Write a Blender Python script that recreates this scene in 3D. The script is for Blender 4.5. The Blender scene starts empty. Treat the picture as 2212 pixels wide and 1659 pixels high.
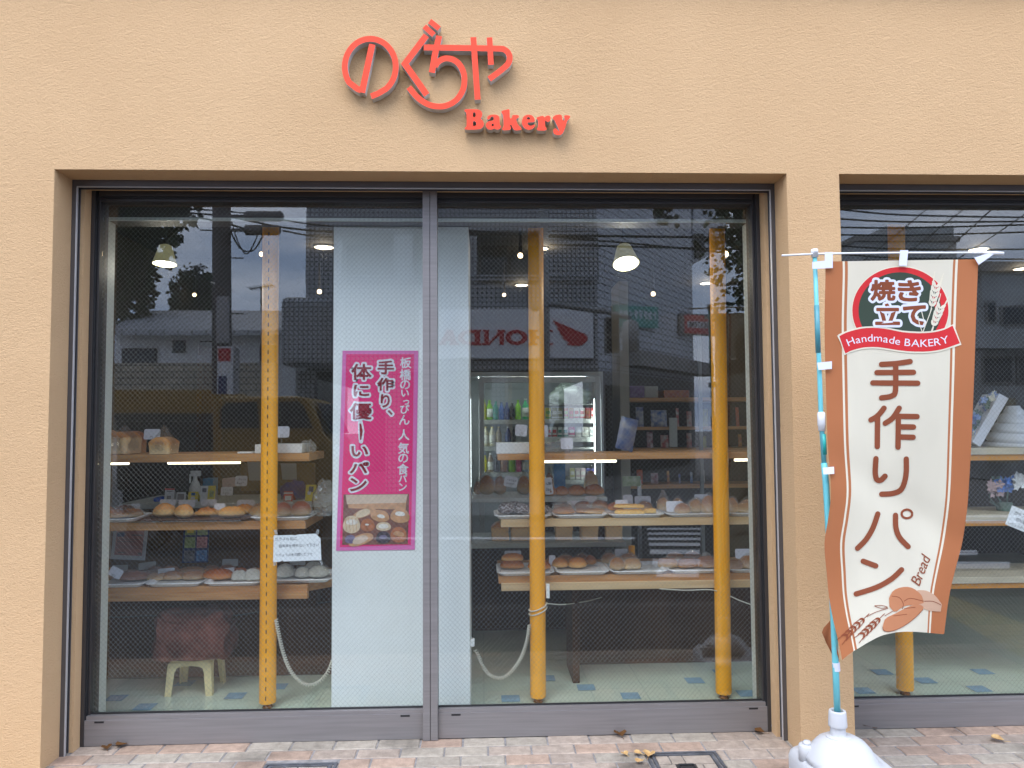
import bpy, bmesh, math, random
from mathutils import Vector, Matrix, noise
from mathutils.geometry import tessellate_polygon
SC = bpy.context.scene
COL = SC.collection
RND = random.Random(7)
R = math.radians

# ------------------------------------------------------------------ camera
FOC, PW, PH = 1661.0, 2212.0, 1659.0
YAW, PITCH, ROLL = R(2.2), R(2.93), R(.38)
CAM = Vector((0, -3.5, 1.5))
_f = Vector((math.sin(YAW)*math.cos(PITCH), math.cos(YAW)*math.cos(PITCH), math.sin(PITCH)))
_r0 = Vector((math.cos(YAW), -math.sin(YAW), 0)); _u0 = _r0.cross(_f)
_r = _r0*math.cos(ROLL) - _u0*math.sin(ROLL); _u = _r0*math.sin(ROLL) + _u0*math.cos(ROLL)
cd = bpy.data.cameras.new('camera'); cam = bpy.data.objects.new('camera', cd); COL.objects.link(cam)
m = Matrix((_r, _u, -_f)).transposed().to_4x4(); m.translation = CAM
cam.matrix_world = m
cd.sensor_width = 36; cd.lens = 36*FOC/PW; cd.clip_end = 500; cd.clip_start = .05
SC.camera = cam

# ------------------------------------------------------------------ sky, sun, exposure
SUN_EL, SUN_AZ = R(56), R(205)          # behind the photographer, a little to the left
w = bpy.data.worlds.new('World'); SC.world = w; w.use_nodes = True
nt = w.node_tree; nt.nodes.clear()
sky = nt.nodes.new('ShaderNodeTexSky'); sky.sky_type = 'NISHITA'; sky.sun_disc = False
sky.sun_elevation = SUN_EL; sky.sun_rotation = SUN_AZ; sky.air_density = 1.6; sky.dust_density = 4.0; sky.ozone_density = 2.5
tc = nt.nodes.new('ShaderNodeTexCoord')
mp = nt.nodes.new('ShaderNodeMapping'); mp.inputs['Scale'].default_value = (1.6, 1.6, 5.0)
nz = nt.nodes.new('ShaderNodeTexNoise'); nz.inputs['Scale'].default_value = 2.2; nz.inputs['Detail'].default_value = 7; nz.inputs['Roughness'].default_value = .55
rp = nt.nodes.new('ShaderNodeValToRGB'); rp.color_ramp.elements[0].position = .36; rp.color_ramp.elements[1].position = .66
rp.color_ramp.elements[0].color = (5.6, 7.8, 12.6, 1); rp.color_ramp.elements[1].color = (16.2, 17.6, 21.0, 1)
mx = nt.nodes.new('ShaderNodeMix'); mx.data_type = 'RGBA'; mx.inputs['Factor'].default_value = .82
bg = nt.nodes.new('ShaderNodeBackground'); bg.inputs['Strength'].default_value = .13
wo = nt.nodes.new('ShaderNodeOutputWorld')
L = nt.links.new
L(tc.outputs['Generated'], mp.inputs['Vector']); L(mp.outputs['Vector'], nz.inputs['Vector']); L(nz.outputs['Fac'], rp.inputs['Fac'])
L(sky.outputs['Color'], mx.inputs['A']); L(rp.outputs['Color'], mx.inputs['B']); L(mx.outputs['Result'], bg.inputs['Color']); L(bg.outputs['Background'], wo.inputs['Surface'])
sl = bpy.data.lights.new('sun', 'SUN'); sl.energy = 1.0; sl.angle = R(40); sl.color = (1, .95, .88)
so = bpy.data.objects.new('sun', sl); COL.objects.link(so)
sd = Vector((math.sin(SUN_AZ)*math.cos(SUN_EL), math.cos(SUN_AZ)*math.cos(SUN_EL), math.sin(SUN_EL)))
so.rotation_euler = sd.to_track_quat('Z', 'Y').to_euler(); so.location = sd*60
SC.view_settings.view_transform = 'Standard'; SC.view_settings.look = 'None'
SC.view_settings.exposure = 0.9; SC.view_settings.gamma = 1
cy = SC.cycles; cy.use_denoising = True; cy.transparent_max_bounces = 32; cy.max_bounces = 10; cy.sample_clamp_indirect = 6.0
cy.caustics_reflective = False; cy.caustics_refractive = False

# ------------------------------------------------------------------ pixel helpers (display pixels of the photograph -> real points)
def P(x, y, Y=None, Z=None):
    d = _f + _r*((x-PW/2)/FOC) - _u*((y-PH/2)/FOC)
    t = (Y-CAM.y)/d.y if Y is not None else (Z-CAM.z)/d.z
    return CAM + d*t
GY = .30                                   # the glass plane
def RF(x, y, YV):                          # a point across the street, seen mirrored in the glass at virtual depth YV
    p = P(x, y, YV); return Vector((p.x, 2*GY-p.y, p.z))
def ppm(Y): return FOC/(Y+3.5)             # pixels per metre at a depth

# ------------------------------------------------------------------ mesh builder
class MB:
    def __init__(s): s.v = []; s.f = []; s.m = []; s.col = {}
    def add(s, vs, fs, mi=0):
        o = len(s.v); s.v += [tuple(v) for v in vs]
        for f in fs: s.f.append(tuple(i+o for i in f)); s.m.append(mi)
        return s
    def box(s, a, b, mi=0):
        x0, y0, z0 = a; x1, y1, z1 = b
        return s.add([(x0,y0,z0),(x1,y0,z0),(x1,y1,z0),(x0,y1,z0),(x0,y0,z1),(x1,y0,z1),(x1,y1,z1),(x0,y1,z1)],
                     [(0,3,2,1),(4,5,6,7),(0,1,5,4),(1,2,6,5),(2,3,7,6),(3,0,4,7)], mi)
    def hexa(s, q, d, mi=0):               # quad q (4 points) given thickness vector d
        q = [Vector(p) for p in q]; d = Vector(d)
        return s.add(q+[p+d for p in q], [(3,2,1,0),(4,5,6,7),(0,1,5,4),(1,2,6,5),(2,3,7,6),(3,0,4,7)], mi)
    def bar(s, a, b, w, h=None, mi=0):     # square bar between two points
        a = Vector(a); b = Vector(b); h = h or w; d = (b-a).normalized()
        u = d.cross(Vector((0,0,1))); u = Vector((1,0,0)) if u.length < 1e-4 else u.normalized(); n = u.cross(d).normalized()
        q = [a-u*w/2-n*h/2, a+u*w/2-n*h/2, a+u*w/2+n*h/2, a-u*w/2+n*h/2]
        return s.hexa(q, b-a, mi)
    def tube(s, pts, r, n=8, mi=0, cap=True):
        pts = [Vector(p) for p in pts]; k = len(pts); rr = r if isinstance(r, (list, tuple)) else [r]*k
        vs = []; fs = []; pu = None
        for i, p in enumerate(pts):
            d = (pts[min(i+1, k-1)]-pts[max(i-1, 0)]).normalized()
            if pu is None:
                pu = d.orthogonal().normalized()
            else:
                pu = (pu - d*pu.dot(d)); pu = pu.normalized() if pu.length > 1e-6 else d.orthogonal().normalized()
            q = d.cross(pu)
            for j in range(n):
                a = 2*math.pi*j/n; vs.append(p+(pu*math.cos(a)+q*math.sin(a))*rr[i])
        for i in range(k-1):
            for j in range(n):
                fs.append((i*n+j, i*n+(j+1) % n, (i+1)*n+(j+1) % n, (i+1)*n+j))
        if cap: fs.append(tuple(range(n-1, -1, -1))); fs.append(tuple((k-1)*n+j for j in range(n)))
        return s.add(vs, fs, mi)
    def lathe(s, prof, c=(0,0,0), n=24, mi=0, sx=1, sy=1):
        vs = []; fs = []; k = len(prof)
        for (r, z) in prof:
            for j in range(n):
                a = 2*math.pi*j/n; vs.append((c[0]+r*sx*math.cos(a), c[1]+r*sy*math.sin(a), c[2]+z))
        for i in range(k-1):
            for j in range(n): fs.append((i*n+j, i*n+(j+1) % n, (i+1)*n+(j+1) % n, (i+1)*n+j))
        fs.append(tuple(range(n-1, -1, -1))); fs.append(tuple((k-1)*n+j for j in range(n)))
        return s.add(vs, fs, mi)
    def poly(s, pts, mp_, off=0, mi=0):    # flat polygon of layout points through a mapping
        t = tessellate_polygon([[Vector((p[0], p[1], 0)) for p in pts]])
        return s.add([mp_(p[0], p[1], off) for p in pts], [tuple(x) for x in t], mi)
    def prism(s, loops, mp_, d0, d1, mi=0, ms=None):   # outline (with holes) extruded from offset d0 (front) to d1
        ms = mi if ms is None else ms
        V3 = [[Vector((p[0], p[1], 0)) for p in l] for l in loops]
        t = tessellate_polygon(V3); fl = [p for l in loops for p in l]; n = len(fl)
        o = len(s.v)
        s.add([mp_(p[0], p[1], d0) for p in fl]+[mp_(p[0], p[1], d1) for p in fl], [])
        for x in t:
            s.f.append(tuple(i+o for i in x)); s.m.append(mi)
            s.f.append(tuple(i+o+n for i in reversed(x))); s.m.append(ms)
        b = 0
        for l in loops:
            k = len(l)
            for i in range(k):
                j = (i+1) % k; s.f.append((o+b+i, o+b+j, o+n+b+j, o+n+b+i)); s.m.append(ms)
            b += k
        return s
    def ribbon(s, pts, w_, mp_, d0, d1=None, mi=0, ms=None, rounded=False):   # constant-width stroke
        pts = [Vector((p[0], p[1])) for p in pts]; k = len(pts)
        ww = w_ if isinstance(w_, (list, tuple)) else [w_]*k
        Lq, Rq = [], []
        for i, p in enumerate(pts):
            if i == 0: t = pts[1]-p
            elif i == k-1: t = p-pts[i-1]
            else: t = (pts[i+1]-p).normalized()+(p-pts[i-1]).normalized()
            t = t.normalized() if t.length > 1e-6 else Vector((1, 0)); n = Vector((-t.y, t.x)); sc = 1
            if 0 < i < k-1:
                c = n.dot(Vector((-(p-pts[i-1]).y, (p-pts[i-1]).x)).normalized()); sc = 1/max(.45, abs(c))
            Lq.append(p+n*ww[i]/2*sc); Rq.append(p-n*ww[i]/2*sc)
        if rounded:
            for e in (0, -1):
                p = pts[e]; q = pts[1] if e == 0 else pts[-2]; d = (p-q).normalized(); n = Vector((-d.y, d.x)); r = ww[e]/2
                cap = [p+d*r*math.sin(a)+n*r*math.cos(a) for a in [math.pi*x/6 for x in range(1, 6)]]
                if e == 0: headcap = cap
                else: tailcap = cap
        if d1 is None:
            for i in range(k-1):
                s.add([mp_(*Lq[i], d0), mp_(*Lq[i+1], d0), mp_(*Rq[i+1], d0), mp_(*Rq[i], d0)], [(0,1,2,3)], mi)
            if rounded:
                s.add([mp_(*q, d0) for q in headcap+[Lq[0], Rq[0]]][::1], [tuple(range(7))], mi)
                s.add([mp_(*q, d0) for q in [Lq[-1]]+tailcap+[Rq[-1]]], [tuple(range(7))], mi)
        else:
            s.prism([[tuple(q) for q in Lq+Rq[::-1]]], mp_, d0, d1, mi, ms)
        return s
def smooth(pts, n=6, closed=False):        # Catmull-Rom
    P_ = [Vector(p) for p in pts]; k = len(P_); out = []
    for i in range(k if closed else k-1):
        g = (lambda j: P_[j % k]) if closed else (lambda j: P_[min(max(j, 0), k-1)])
        a, b, c, d = g(i-1), g(i), g(i+1), g(i+2)
        for t in range(n):
            t /= n; out.append(.5*((2*b)+(c-a)*t+(2*a-5*b+4*c-d)*t*t+(3*b-a-3*c+d)*t**3))
    if not closed: out.append(P_[-1])
    return out
def chaikin(p, it=1):
    for _ in range(it):
        q = []
        for i in range(len(p)):
            a = p[i]; b = p[(i+1) % len(p)]
            q += [(a[0]*.78+b[0]*.22, a[1]*.78+b[1]*.22), (a[0]*.22+b[0]*.78, a[1]*.22+b[1]*.78)]
        p = q
    return p

def obj(name, mb, mats, parent=None, sm=False, bev=0, local=False, recalc=True, seg=2):
    me = bpy.data.meshes.new(name)
    me.from_pydata(mb.v, [], mb.f); me.polygons.foreach_set('material_index', mb.m)
    for x in (mats if isinstance(mats, (list, tuple)) else [mats]): me.materials.append(x)
    if recalc:
        b = bmesh.new(); b.from_mesh(me); bmesh.ops.recalc_face_normals(b, faces=b.faces); b.to_mesh(me); b.free()
    if sm: me.shade_smooth() if hasattr(me, 'shade_smooth') else None
    o = bpy.data.objects.new(name, me); COL.objects.link(o)
    if bev:
        md = o.modifiers.new('bevel', 'BEVEL'); md.width = bev; md.segments = seg; md.limit_method = 'ANGLE'; md.angle_limit = R(40)
    if parent is not None:
        o.parent = parent
        if not local:
            off = parent.location.copy() if parent.type == 'EMPTY' else Vector((0, 0, 0))
            o.matrix_parent_inverse = Matrix.Translation(-off)
    return o
def tag(o, label, cat=None, group=None, kind=None):
    if label: o['label'] = label
    if cat: o['category'] = cat
    if group: o['group'] = group
    if kind: o['kind'] = kind
    return o
def thing(name, label, cat, loc=(0,0,0), group=None):
    o = bpy.data.objects.new(name, None); COL.objects.link(o); o.location = loc; o.empty_display_size = .1
    return tag(o, label, cat, group)
def struct(name, mb, mats, label, cat, **k):
    return tag(obj(name, mb, mats, **k), label, cat, kind='structure')

# ------------------------------------------------------------------ materials
def lin(r, g, b):
    def c(x):
        x /= 255; return x/12.92 if x <= .04045 else ((x+.055)/1.055)**2.4
    return (c(r), c(g), c(b), 1)
def mat(name, col, rough=.6, metal=0, vary=.0, vscale=12, bump=0, bscale=60, emit=None, est=0, stretch=None, spec=None, col2=None, trans=0, coat=0, detail=4):
    M = bpy.data.materials.new(name); M.use_nodes = True; t = M.node_tree; b = t.nodes['Principled BSDF']; l = t.links.new
    col = tuple(col[:3])+(1,)
    b.inputs['Base Color'].default_value = col; b.inputs['Roughness'].default_value = rough; b.inputs['Metallic'].default_value = metal
    if spec is not None: b.inputs['Specular IOR Level'].default_value = spec
    if coat: b.inputs['Coat Weight'].default_value = coat
    if emit is not None: b.inputs['Emission Color'].default_value = tuple(emit[:3])+(1,); b.inputs['Emission Strength'].default_value = est
    if vary or bump or col2:
        c = t.nodes.new('ShaderNodeTexCoord'); mpn = t.nodes.new('ShaderNodeMapping')
        if stretch: mpn.inputs['Scale'].default_value = stretch
        l(c.outputs['Object'], mpn.inputs['Vector'])
    if vary or col2:
        n = t.nodes.new('ShaderNodeTexNoise'); n.inputs['Scale'].default_value = vscale; n.inputs['Detail'].default_value = detail
        l(mpn.outputs['Vector'], n.inputs['Vector'])
        r_ = t.nodes.new('ShaderNodeValToRGB'); r_.color_ramp.elements[0].position = .32; r_.color_ramp.elements[1].position = .68
        if col2: ca, cb = col, tuple(col2[:3])+(1,)
        else: ca = tuple(x*(1-vary) for x in col[:3])+(1,); cb = tuple(min(1, x*(1+vary)) for x in col[:3])+(1,)
        r_.color_ramp.elements[0].color = ca; r_.color_ramp.elements[1].color = cb
        l(n.outputs['Fac'], r_.inputs['Fac']); l(r_.outputs['Color'], b.inputs['Base Color'])
    if bump:
        n2 = t.nodes.new('ShaderNodeTexNoise'); n2.inputs['Scale'].default_value = bscale; n2.inputs['Detail'].default_value = 3
        l(mpn.outputs['Vector'], n2.inputs['Vector'])
        bn = t.nodes.new('ShaderNodeBump'); bn.inputs['Strength'].default_value = bump; bn.inputs['Distance'].default_value = .01
        l(n2.outputs['Fac'], bn.inputs['Height']); l(bn.outputs['Normal'], b.inputs['Normal'])
    if trans:
        tr = t.nodes.new('ShaderNodeBsdfTranslucent'); tr.inputs['Color'].default_value = col
        ms = t.nodes.new('ShaderNodeMixShader'); ms.inputs[0].default_value = trans
        l(b.outputs[0], ms.inputs[1]); l(tr.outputs[0], ms.inputs[2]); l(ms.outputs[0], t.nodes['Material Output'].inputs['Surface'])
    return M
def clear(name, tint, f0, f1=1.0, rough=0.0, bump=0, bscale=20, white=0):   # thin see-through sheet: tinted transparency under a Fresnel reflection
    M = bpy.data.materials.new(name); M.use_nodes = True; t = M.node_tree; t.nodes.clear(); l = t.links.new
    out = t.nodes.new('ShaderNodeOutputMaterial'); tr = t.nodes.new('ShaderNodeBsdfTransparent'); tr.inputs['Color'].default_value = tuple(tint)+(1,)
    gl = t.nodes.new('ShaderNodeBsdfGlossy'); gl.inputs['Roughness'].default_value = rough; gl.inputs['Color'].default_value = (1,1,1,1)
    lw = t.nodes.new('ShaderNodeLayerWeight'); lw.inputs['Blend'].default_value = .5
    pw = t.nodes.new('ShaderNodeMath'); pw.operation = 'POWER'; pw.inputs[1].default_value = 5
    ma = t.nodes.new('ShaderNodeMath'); ma.operation = 'MULTIPLY_ADD'; ma.inputs[1].default_value = f1-f0; ma.inputs[2].default_value = f0
    ms = t.nodes.new('ShaderNodeMixShader')
    l(lw.outputs['Facing'], pw.inputs[0]); l(pw.outputs[0], ma.inputs[0]); l(ma.outputs[0], ms.inputs[0])
    l(tr.outputs[0], ms.inputs[1]); l(gl.outputs[0], ms.inputs[2])
    last = ms.outputs[0]
    if white:
        df = t.nodes.new('ShaderNodeBsdfDiffuse'); df.inputs['Color'].default_value = (.8,.82,.84,1)
        m2 = t.nodes.new('ShaderNodeMixShader'); m2.inputs[0].default_value = white; l(last, m2.inputs[1]); l(df.outputs[0], m2.inputs[2]); last = m2.outputs[0]
    if bump:
        c = t.nodes.new('ShaderNodeTexCoord'); n = t.nodes.new('ShaderNodeTexVoronoi'); n.inputs['Scale'].default_value = bscale
        bn = t.nodes.new('ShaderNodeBump'); bn.inputs['Strength'].default_value = bump; bn.inputs['Distance'].default_value = .02
        l(c.outputs['Object'], n.inputs['Vector']); l(n.outputs['Distance'], bn.inputs['Height'])
        l(bn.outputs['Normal'], gl.inputs['Normal']); l(bn.outputs['Normal'], lw.inputs['Normal'])
    l(last, out.inputs['Surface']); return M
def brickmat(name, c1, c2, mortar, bw, bh, ms_=.008, offset=.5, rough=.7, axis='xz', bump=.4, vary=.5):
    M = bpy.data.materials.new(name); M.use_nodes = True; t = M.node_tree; b = t.nodes['Principled BSDF']; l = t.links.new
    c = t.nodes.new('ShaderNodeTexCoord'); sp = t.nodes.new('ShaderNodeSeparateXYZ'); cb = t.nodes.new('ShaderNodeCombineXYZ')
    l(c.outputs['Object'], sp.inputs[0]); l(sp.outputs['XYZ'.index(axis[0].upper())], cb.inputs[0]); l(sp.outputs['XYZ'.index(axis[1].upper())], cb.inputs[1])
    k = t.nodes.new('ShaderNodeTexBrick'); k.inputs['Scale'].default_value = 1; k.inputs['Brick Width'].default_value = bw; k.inputs['Row Height'].default_value = bh
    k.inputs['Mortar Size'].default_value = ms_; k.offset = offset; k.inputs['Mortar Smooth'].default_value = .1
    k.inputs['Color1'].default_value = tuple(c1[:3])+(1,); k.inputs['Color2'].default_value = tuple(c2[:3])+(1,); k.inputs['Mortar'].default_value = tuple(mortar[:3])+(1,)
    l(cb.outputs[0], k.inputs['Vector'])
    n = t.nodes.new('ShaderNodeTexNoise'); n.inputs['Scale'].default_value = 3; n.inputs['Detail'].default_value = 6; l(c.outputs['Object'], n.inputs['Vector'])
    mr = t.nodes.new('ShaderNodeMapRange'); mr.inputs['To Min'].default_value = 1-vary; mr.inputs['To Max'].default_value = 1+vary; l(n.outputs['Fac'], mr.inputs['Value'])
    vm = t.nodes.new('ShaderNodeVectorMath'); vm.operation = 'SCALE'; l(k.outputs['Color'], vm.inputs[0]); l(mr.outputs[0], vm.inputs['Scale'])
    l(vm.outputs[0], b.inputs['Base Color']); b.inputs['Roughness'].default_value = rough
    bn = t.nodes.new('ShaderNodeBump'); bn.inputs['Strength'].default_value = bump; bn.inputs['Distance'].default_value = .004; bn.invert = True
    l(k.outputs['Fac'], bn.inputs['Height']); l(bn.outputs['Normal'], b.inputs['Normal'])
    return M

M = {}
def stucco(name, base, dark):
    m_ = bpy.data.materials.new(name); m_.use_nodes = True; t = m_.node_tree; b = t.nodes['Principled BSDF']; l = t.links.new
    c = t.nodes.new('ShaderNodeTexCoord'); mpn = t.nodes.new('ShaderNodeMapping'); mpn.inputs['Scale'].default_value = (1, 1, 1.6); l(c.outputs['Object'], mpn.inputs['Vector'])
    n1 = t.nodes.new('ShaderNodeTexNoise'); n1.inputs['Scale'].default_value = 105; n1.inputs['Detail'].default_value = 5; n1.inputs['Roughness'].default_value = .6; n1.inputs['Distortion'].default_value = .9
    n2 = t.nodes.new('ShaderNodeTexNoise'); n2.inputs['Scale'].default_value = 1.3; n2.inputs['Detail'].default_value = 5
    n3 = t.nodes.new('ShaderNodeTexNoise'); n3.inputs['Scale'].default_value = 44; n3.inputs['Detail'].default_value = 3; n3.inputs['Distortion'].default_value = .6
    for n in (n1, n3): l(mpn.outputs[0], n.inputs['Vector'])
    l(c.outputs['Object'], n2.inputs['Vector'])
    r_ = t.nodes.new('ShaderNodeValToRGB'); r_.color_ramp.elements[0].position = .3; r_.color_ramp.elements[1].position = .7
    r_.color_ramp.elements[0].color = dark; r_.color_ramp.elements[1].color = base; l(n2.outputs['Fac'], r_.inputs['Fac'])
    l(r_.outputs['Color'], b.inputs['Base Color']); b.inputs['Roughness'].default_value = .9; b.inputs['Specular IOR Level'].default_value = .15
    ad = t.nodes.new('ShaderNodeMath'); ad.operation = 'MULTIPLY_ADD'; ad.inputs[1].default_value = .5
    l(n3.outputs['Fac'], ad.inputs[0]); l(n1.outputs['Fac'], ad.inputs[2])
    bn = t.nodes.new('ShaderNodeBump'); bn.inputs['Strength'].default_value = .62; bn.inputs['Distance'].default_value = .010
    l(ad.outputs[0], bn.inputs['Height']); l(bn.outputs['Normal'], b.inputs['Normal'])
    return m_
M['stucco'] = stucco('orange_stucco', (.645, .425, .232, 1), (.595, .385, .205, 1))
M['soffit'] = mat('brown_soffit', (.25, .13, .05), .8, vary=.1, bump=.1)
M['alu'] = mat('bronze_aluminium', (.245, .228, .222), .42, .35, vary=.08, vscale=3, stretch=(1, 1, 30), bump=.02)
M['alud'] = mat('dark_aluminium', (.05, .046, .045), .45, .3, vary=.05)
M['railmid'] = mat('shutter_rail_grey', (.10, .094, .095), .4, .3, vary=.05)
M['raillight'] = mat('rail_painted_highlight', (.55, .54, .54), .35, .4)  # pale colour paints the bright highlight line along the shutter rail
M['blindtube'] = mat('dark_blind_tube', (.075, .066, .06), .6, spec=.2)
M['black'] = mat('black_rubber', (.012, .012, .013), .6)
M['steel'] = mat('bright_steel', (.6, .6, .62), .25, 1)
M['glass'] = clear('window_glass', (.955, .972, .962), .047)
M['wire'] = mat('glass_wire', (.22, .232, .22), .5, .2)
M['coral'] = mat('coral_acrylic', (.93, .082, .040), .5, vary=.03, vscale=4, spec=.2)
M['letter_side'] = mat('pale_letter_side', (.50, .47, .44), .5, vary=.12, vscale=30)
M['white'] = mat('white_paint', (.78, .79, .78), .55, vary=.02, vscale=6)
M['whitewall'] = mat('white_wall', (.80, .83, .81), .6, vary=.03, vscale=2.5, bump=.06, bscale=160)
M['jambgrey'] = mat('grey_white_jamb', (.58, .62, .58), .5, vary=.04)
M['paper'] = mat('white_paper', (.80, .82, .84), .7, vary=.015, vscale=9)
M['card'] = mat('price_card_paper', (.62, .62, .68), .6)
M['cardg'] = mat('grey_card_paper', (.40, .40, .38), .6)
M['ink'] = mat('dark_ink', (.045, .048, .065), .7)
M['tape'] = clear('clear_tape', (.85, .86, .86), .05, white=.25)
M['orange'] = mat('yellow_orange_paint', (.94, .395, .008), .42, vary=.07, vscale=8, bump=.05, bscale=40, stretch=(1, 1, .3))
M['orange2'] = mat('orange_edge_paint', (.55, .23, .03), .5, vary=.1)
M['brass'] = mat('rusty_foot', (.32, .15, .05), .5, .6, vary=.4, vscale=60)
M['wood'] = mat('shelf_oak', (.40, .195, .075), .5, spec=.2, col2=(.56, .30, .13), vscale=7, stretch=(.7, 6, 9), bump=.05, bscale=30, detail=8)
M['woodlight'] = mat('pale_pine_edge', (.58, .40, .21), .55, spec=.2, col2=(.66, .50, .31), vscale=6, stretch=(.6, 7, 8), detail=8)
M['cream'] = mat('cream_shelf_edge', (.50, .44, .33), .55, vary=.08, vscale=7)
M['darkwood'] = mat('dark_brown_board', (.052, .024, .010), .6, spec=.1, vary=.3, vscale=5, stretch=(1, 1, .2))
M['midbrown'] = mat('brown_board', (.13, .06, .02), .6, spec=.15, vary=.25, vscale=5, stretch=(.3, 1, 3))
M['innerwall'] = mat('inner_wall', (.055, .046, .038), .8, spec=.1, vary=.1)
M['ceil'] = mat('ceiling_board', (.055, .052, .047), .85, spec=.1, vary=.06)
M['beam'] = mat('grey_blind_box', (.20, .205, .20), .6, vary=.04)
M['enamel'] = mat('white_enamel', (.80, .80, .81), .25, vary=.02, coat=.3)
M['bakesheet'] = mat('dark_baking_sheet', (.11, .055, .035), .5, vary=.2, vscale=14)
M['bag'] = clear('crumpled_plastic', (.98, .985, .985), .12, .9, .07, bump=1, bscale=30, white=.015)
M['bagthick'] = clear('bundled_plastic', (.88, .90, .89), .10, .9, .12, bump=1, bscale=22, white=.16)
M['cord'] = mat('cream_cord', (.62, .60, .52), .5)
M['cream_plastic'] = mat('cream_plastic', (.82, .70, .38), .45, vary=.09, vscale=20)
M['sack'] = mat('brown_paper_sack', (.085, .030, .022), .75, spec=.2, col2=(.19, .066, .048), vscale=12, bump=.3, bscale=25)
M['pinkborder'] = mat('poster_pink', (.74, .17, .46), .5)
M['crimson'] = mat('poster_crimson', (.80, .028, .19), .5, vary=.04, vscale=3)
M['darkred'] = mat('poster_dark_red', (.28, .012, .03), .5)
M['printwhite'] = mat('print_white', (.76, .77, .82), .6)
def fmat(n, c): return mat(n, c, .8, vary=.05, vscale=5, trans=.2, bump=.25, bscale=9, spec=.12, stretch=(1, 1, .45))
M['fbrown'] = fmat('flag_brown', (.48, .178, .076)); M['fcream'] = fmat('flag_cream', (.75, .70, .56)); M['fwhite'] = fmat('flag_ivory', (.82, .76, .60))
M['fred'] = fmat('flag_red', (.70, .045, .05)); M['fgreen'] = fmat('flag_green', (.062, .085, .062)); M['ftext'] = fmat('flag_text_brown', (.29, .085, .042))
M['ftan'] = fmat('flag_tan', (.56, .24, .12)); M['ftan2'] = fmat('flag_pale_tan', (.62, .40, .27)); M['fwhite2'] = fmat('flag_white', (.82, .83, .90))
M['tab'] = mat('white_ribbon_tab', (.72, .73, .84), .6, vary=.02)
M['cyan'] = mat('cyan_pole', (.15, .53, .58), .35, vary=.05, vscale=3); M['teal'] = mat('teal_pole', (.08, .29, .33), .35, vary=.08, vscale=3); M['green_tape'] = mat('green_tape', (.02, .36, .32), .4)
M['tank'] = mat('white_polyethylene', (.56, .565, .57), .4, vary=.02, vscale=4)
M['pvc'] = mat('white_pvc', (.80, .80, .80), .35)
M['paleedge'] = mat('pale_grey_edge', (.44, .46, .45), .5, vary=.05)
M['emit'] = mat('lamp_glow', (.9, .9, .85), .5, emit=(1, .97, .88), est=2.5)
M['emitw'] = mat('warm_bulb', (.9, .8, .6), .5, emit=(1, .72, .42), est=4)
M['tubelight'] = mat('led_tube', (.9, .9, .9), .4, emit=(1, .86, .62), est=2.6)
M['tubecold'] = mat('fridge_tube', (.9, .9, .9), .4, emit=(.86, .97, 1), est=6.5)
M['shade'] = mat('green_brass_shade', (.40, .38, .22), .35, 0, vary=.15, vscale=40, emit=(.45, .42, .22), est=.16)
# ================================================================== THE SHOP BUILDING
XL, XR, ZT = -1.93, 1.43, 2.662
X2, X3 = 1.68, 4.9
shop = thing('shop_building', 'orange stucco shop front with two big wired-glass display windows', 'building', (0, 0, 0))
mb = MB(); TH = .34
mb.box((-9, 0, -.05), (XL, TH, 3.597)); mb.box((XR, 0, -.05), (X2, TH, 3.597)); mb.box((X3, 0, -.05), (9, TH, 3.597))
mb.box((XL, 0, ZT), (XR, TH, 3.597)); mb.box((X2, 0, ZT), (X3, TH, 3.597))
obj('facade_wall', mb, M['stucco'], shop)
mb = MB(); mb.box((-9, -.06, 3.60), (9, 5.5, 3.75)); mb.box((-9, -.02, 3.75), (9, 5.5, 7.2))
obj('upper_wall', mb, M['stucco'], shop, bev=.01)
for a, b in ((XL, XR), (X2, X3)):           # plaster returns inside the reveal, behind the shutter rail
    mb = MB(); mb.box((a, .195, 0), (a+.038, .255, ZT)); mb.box((b-.038, .195, 0), (b, .255, ZT)); mb.box((a+.038, .195, ZT-.02), (b-.038, .255, ZT))
    obj('reveal_return', mb, M['stucco'], shop)

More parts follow.
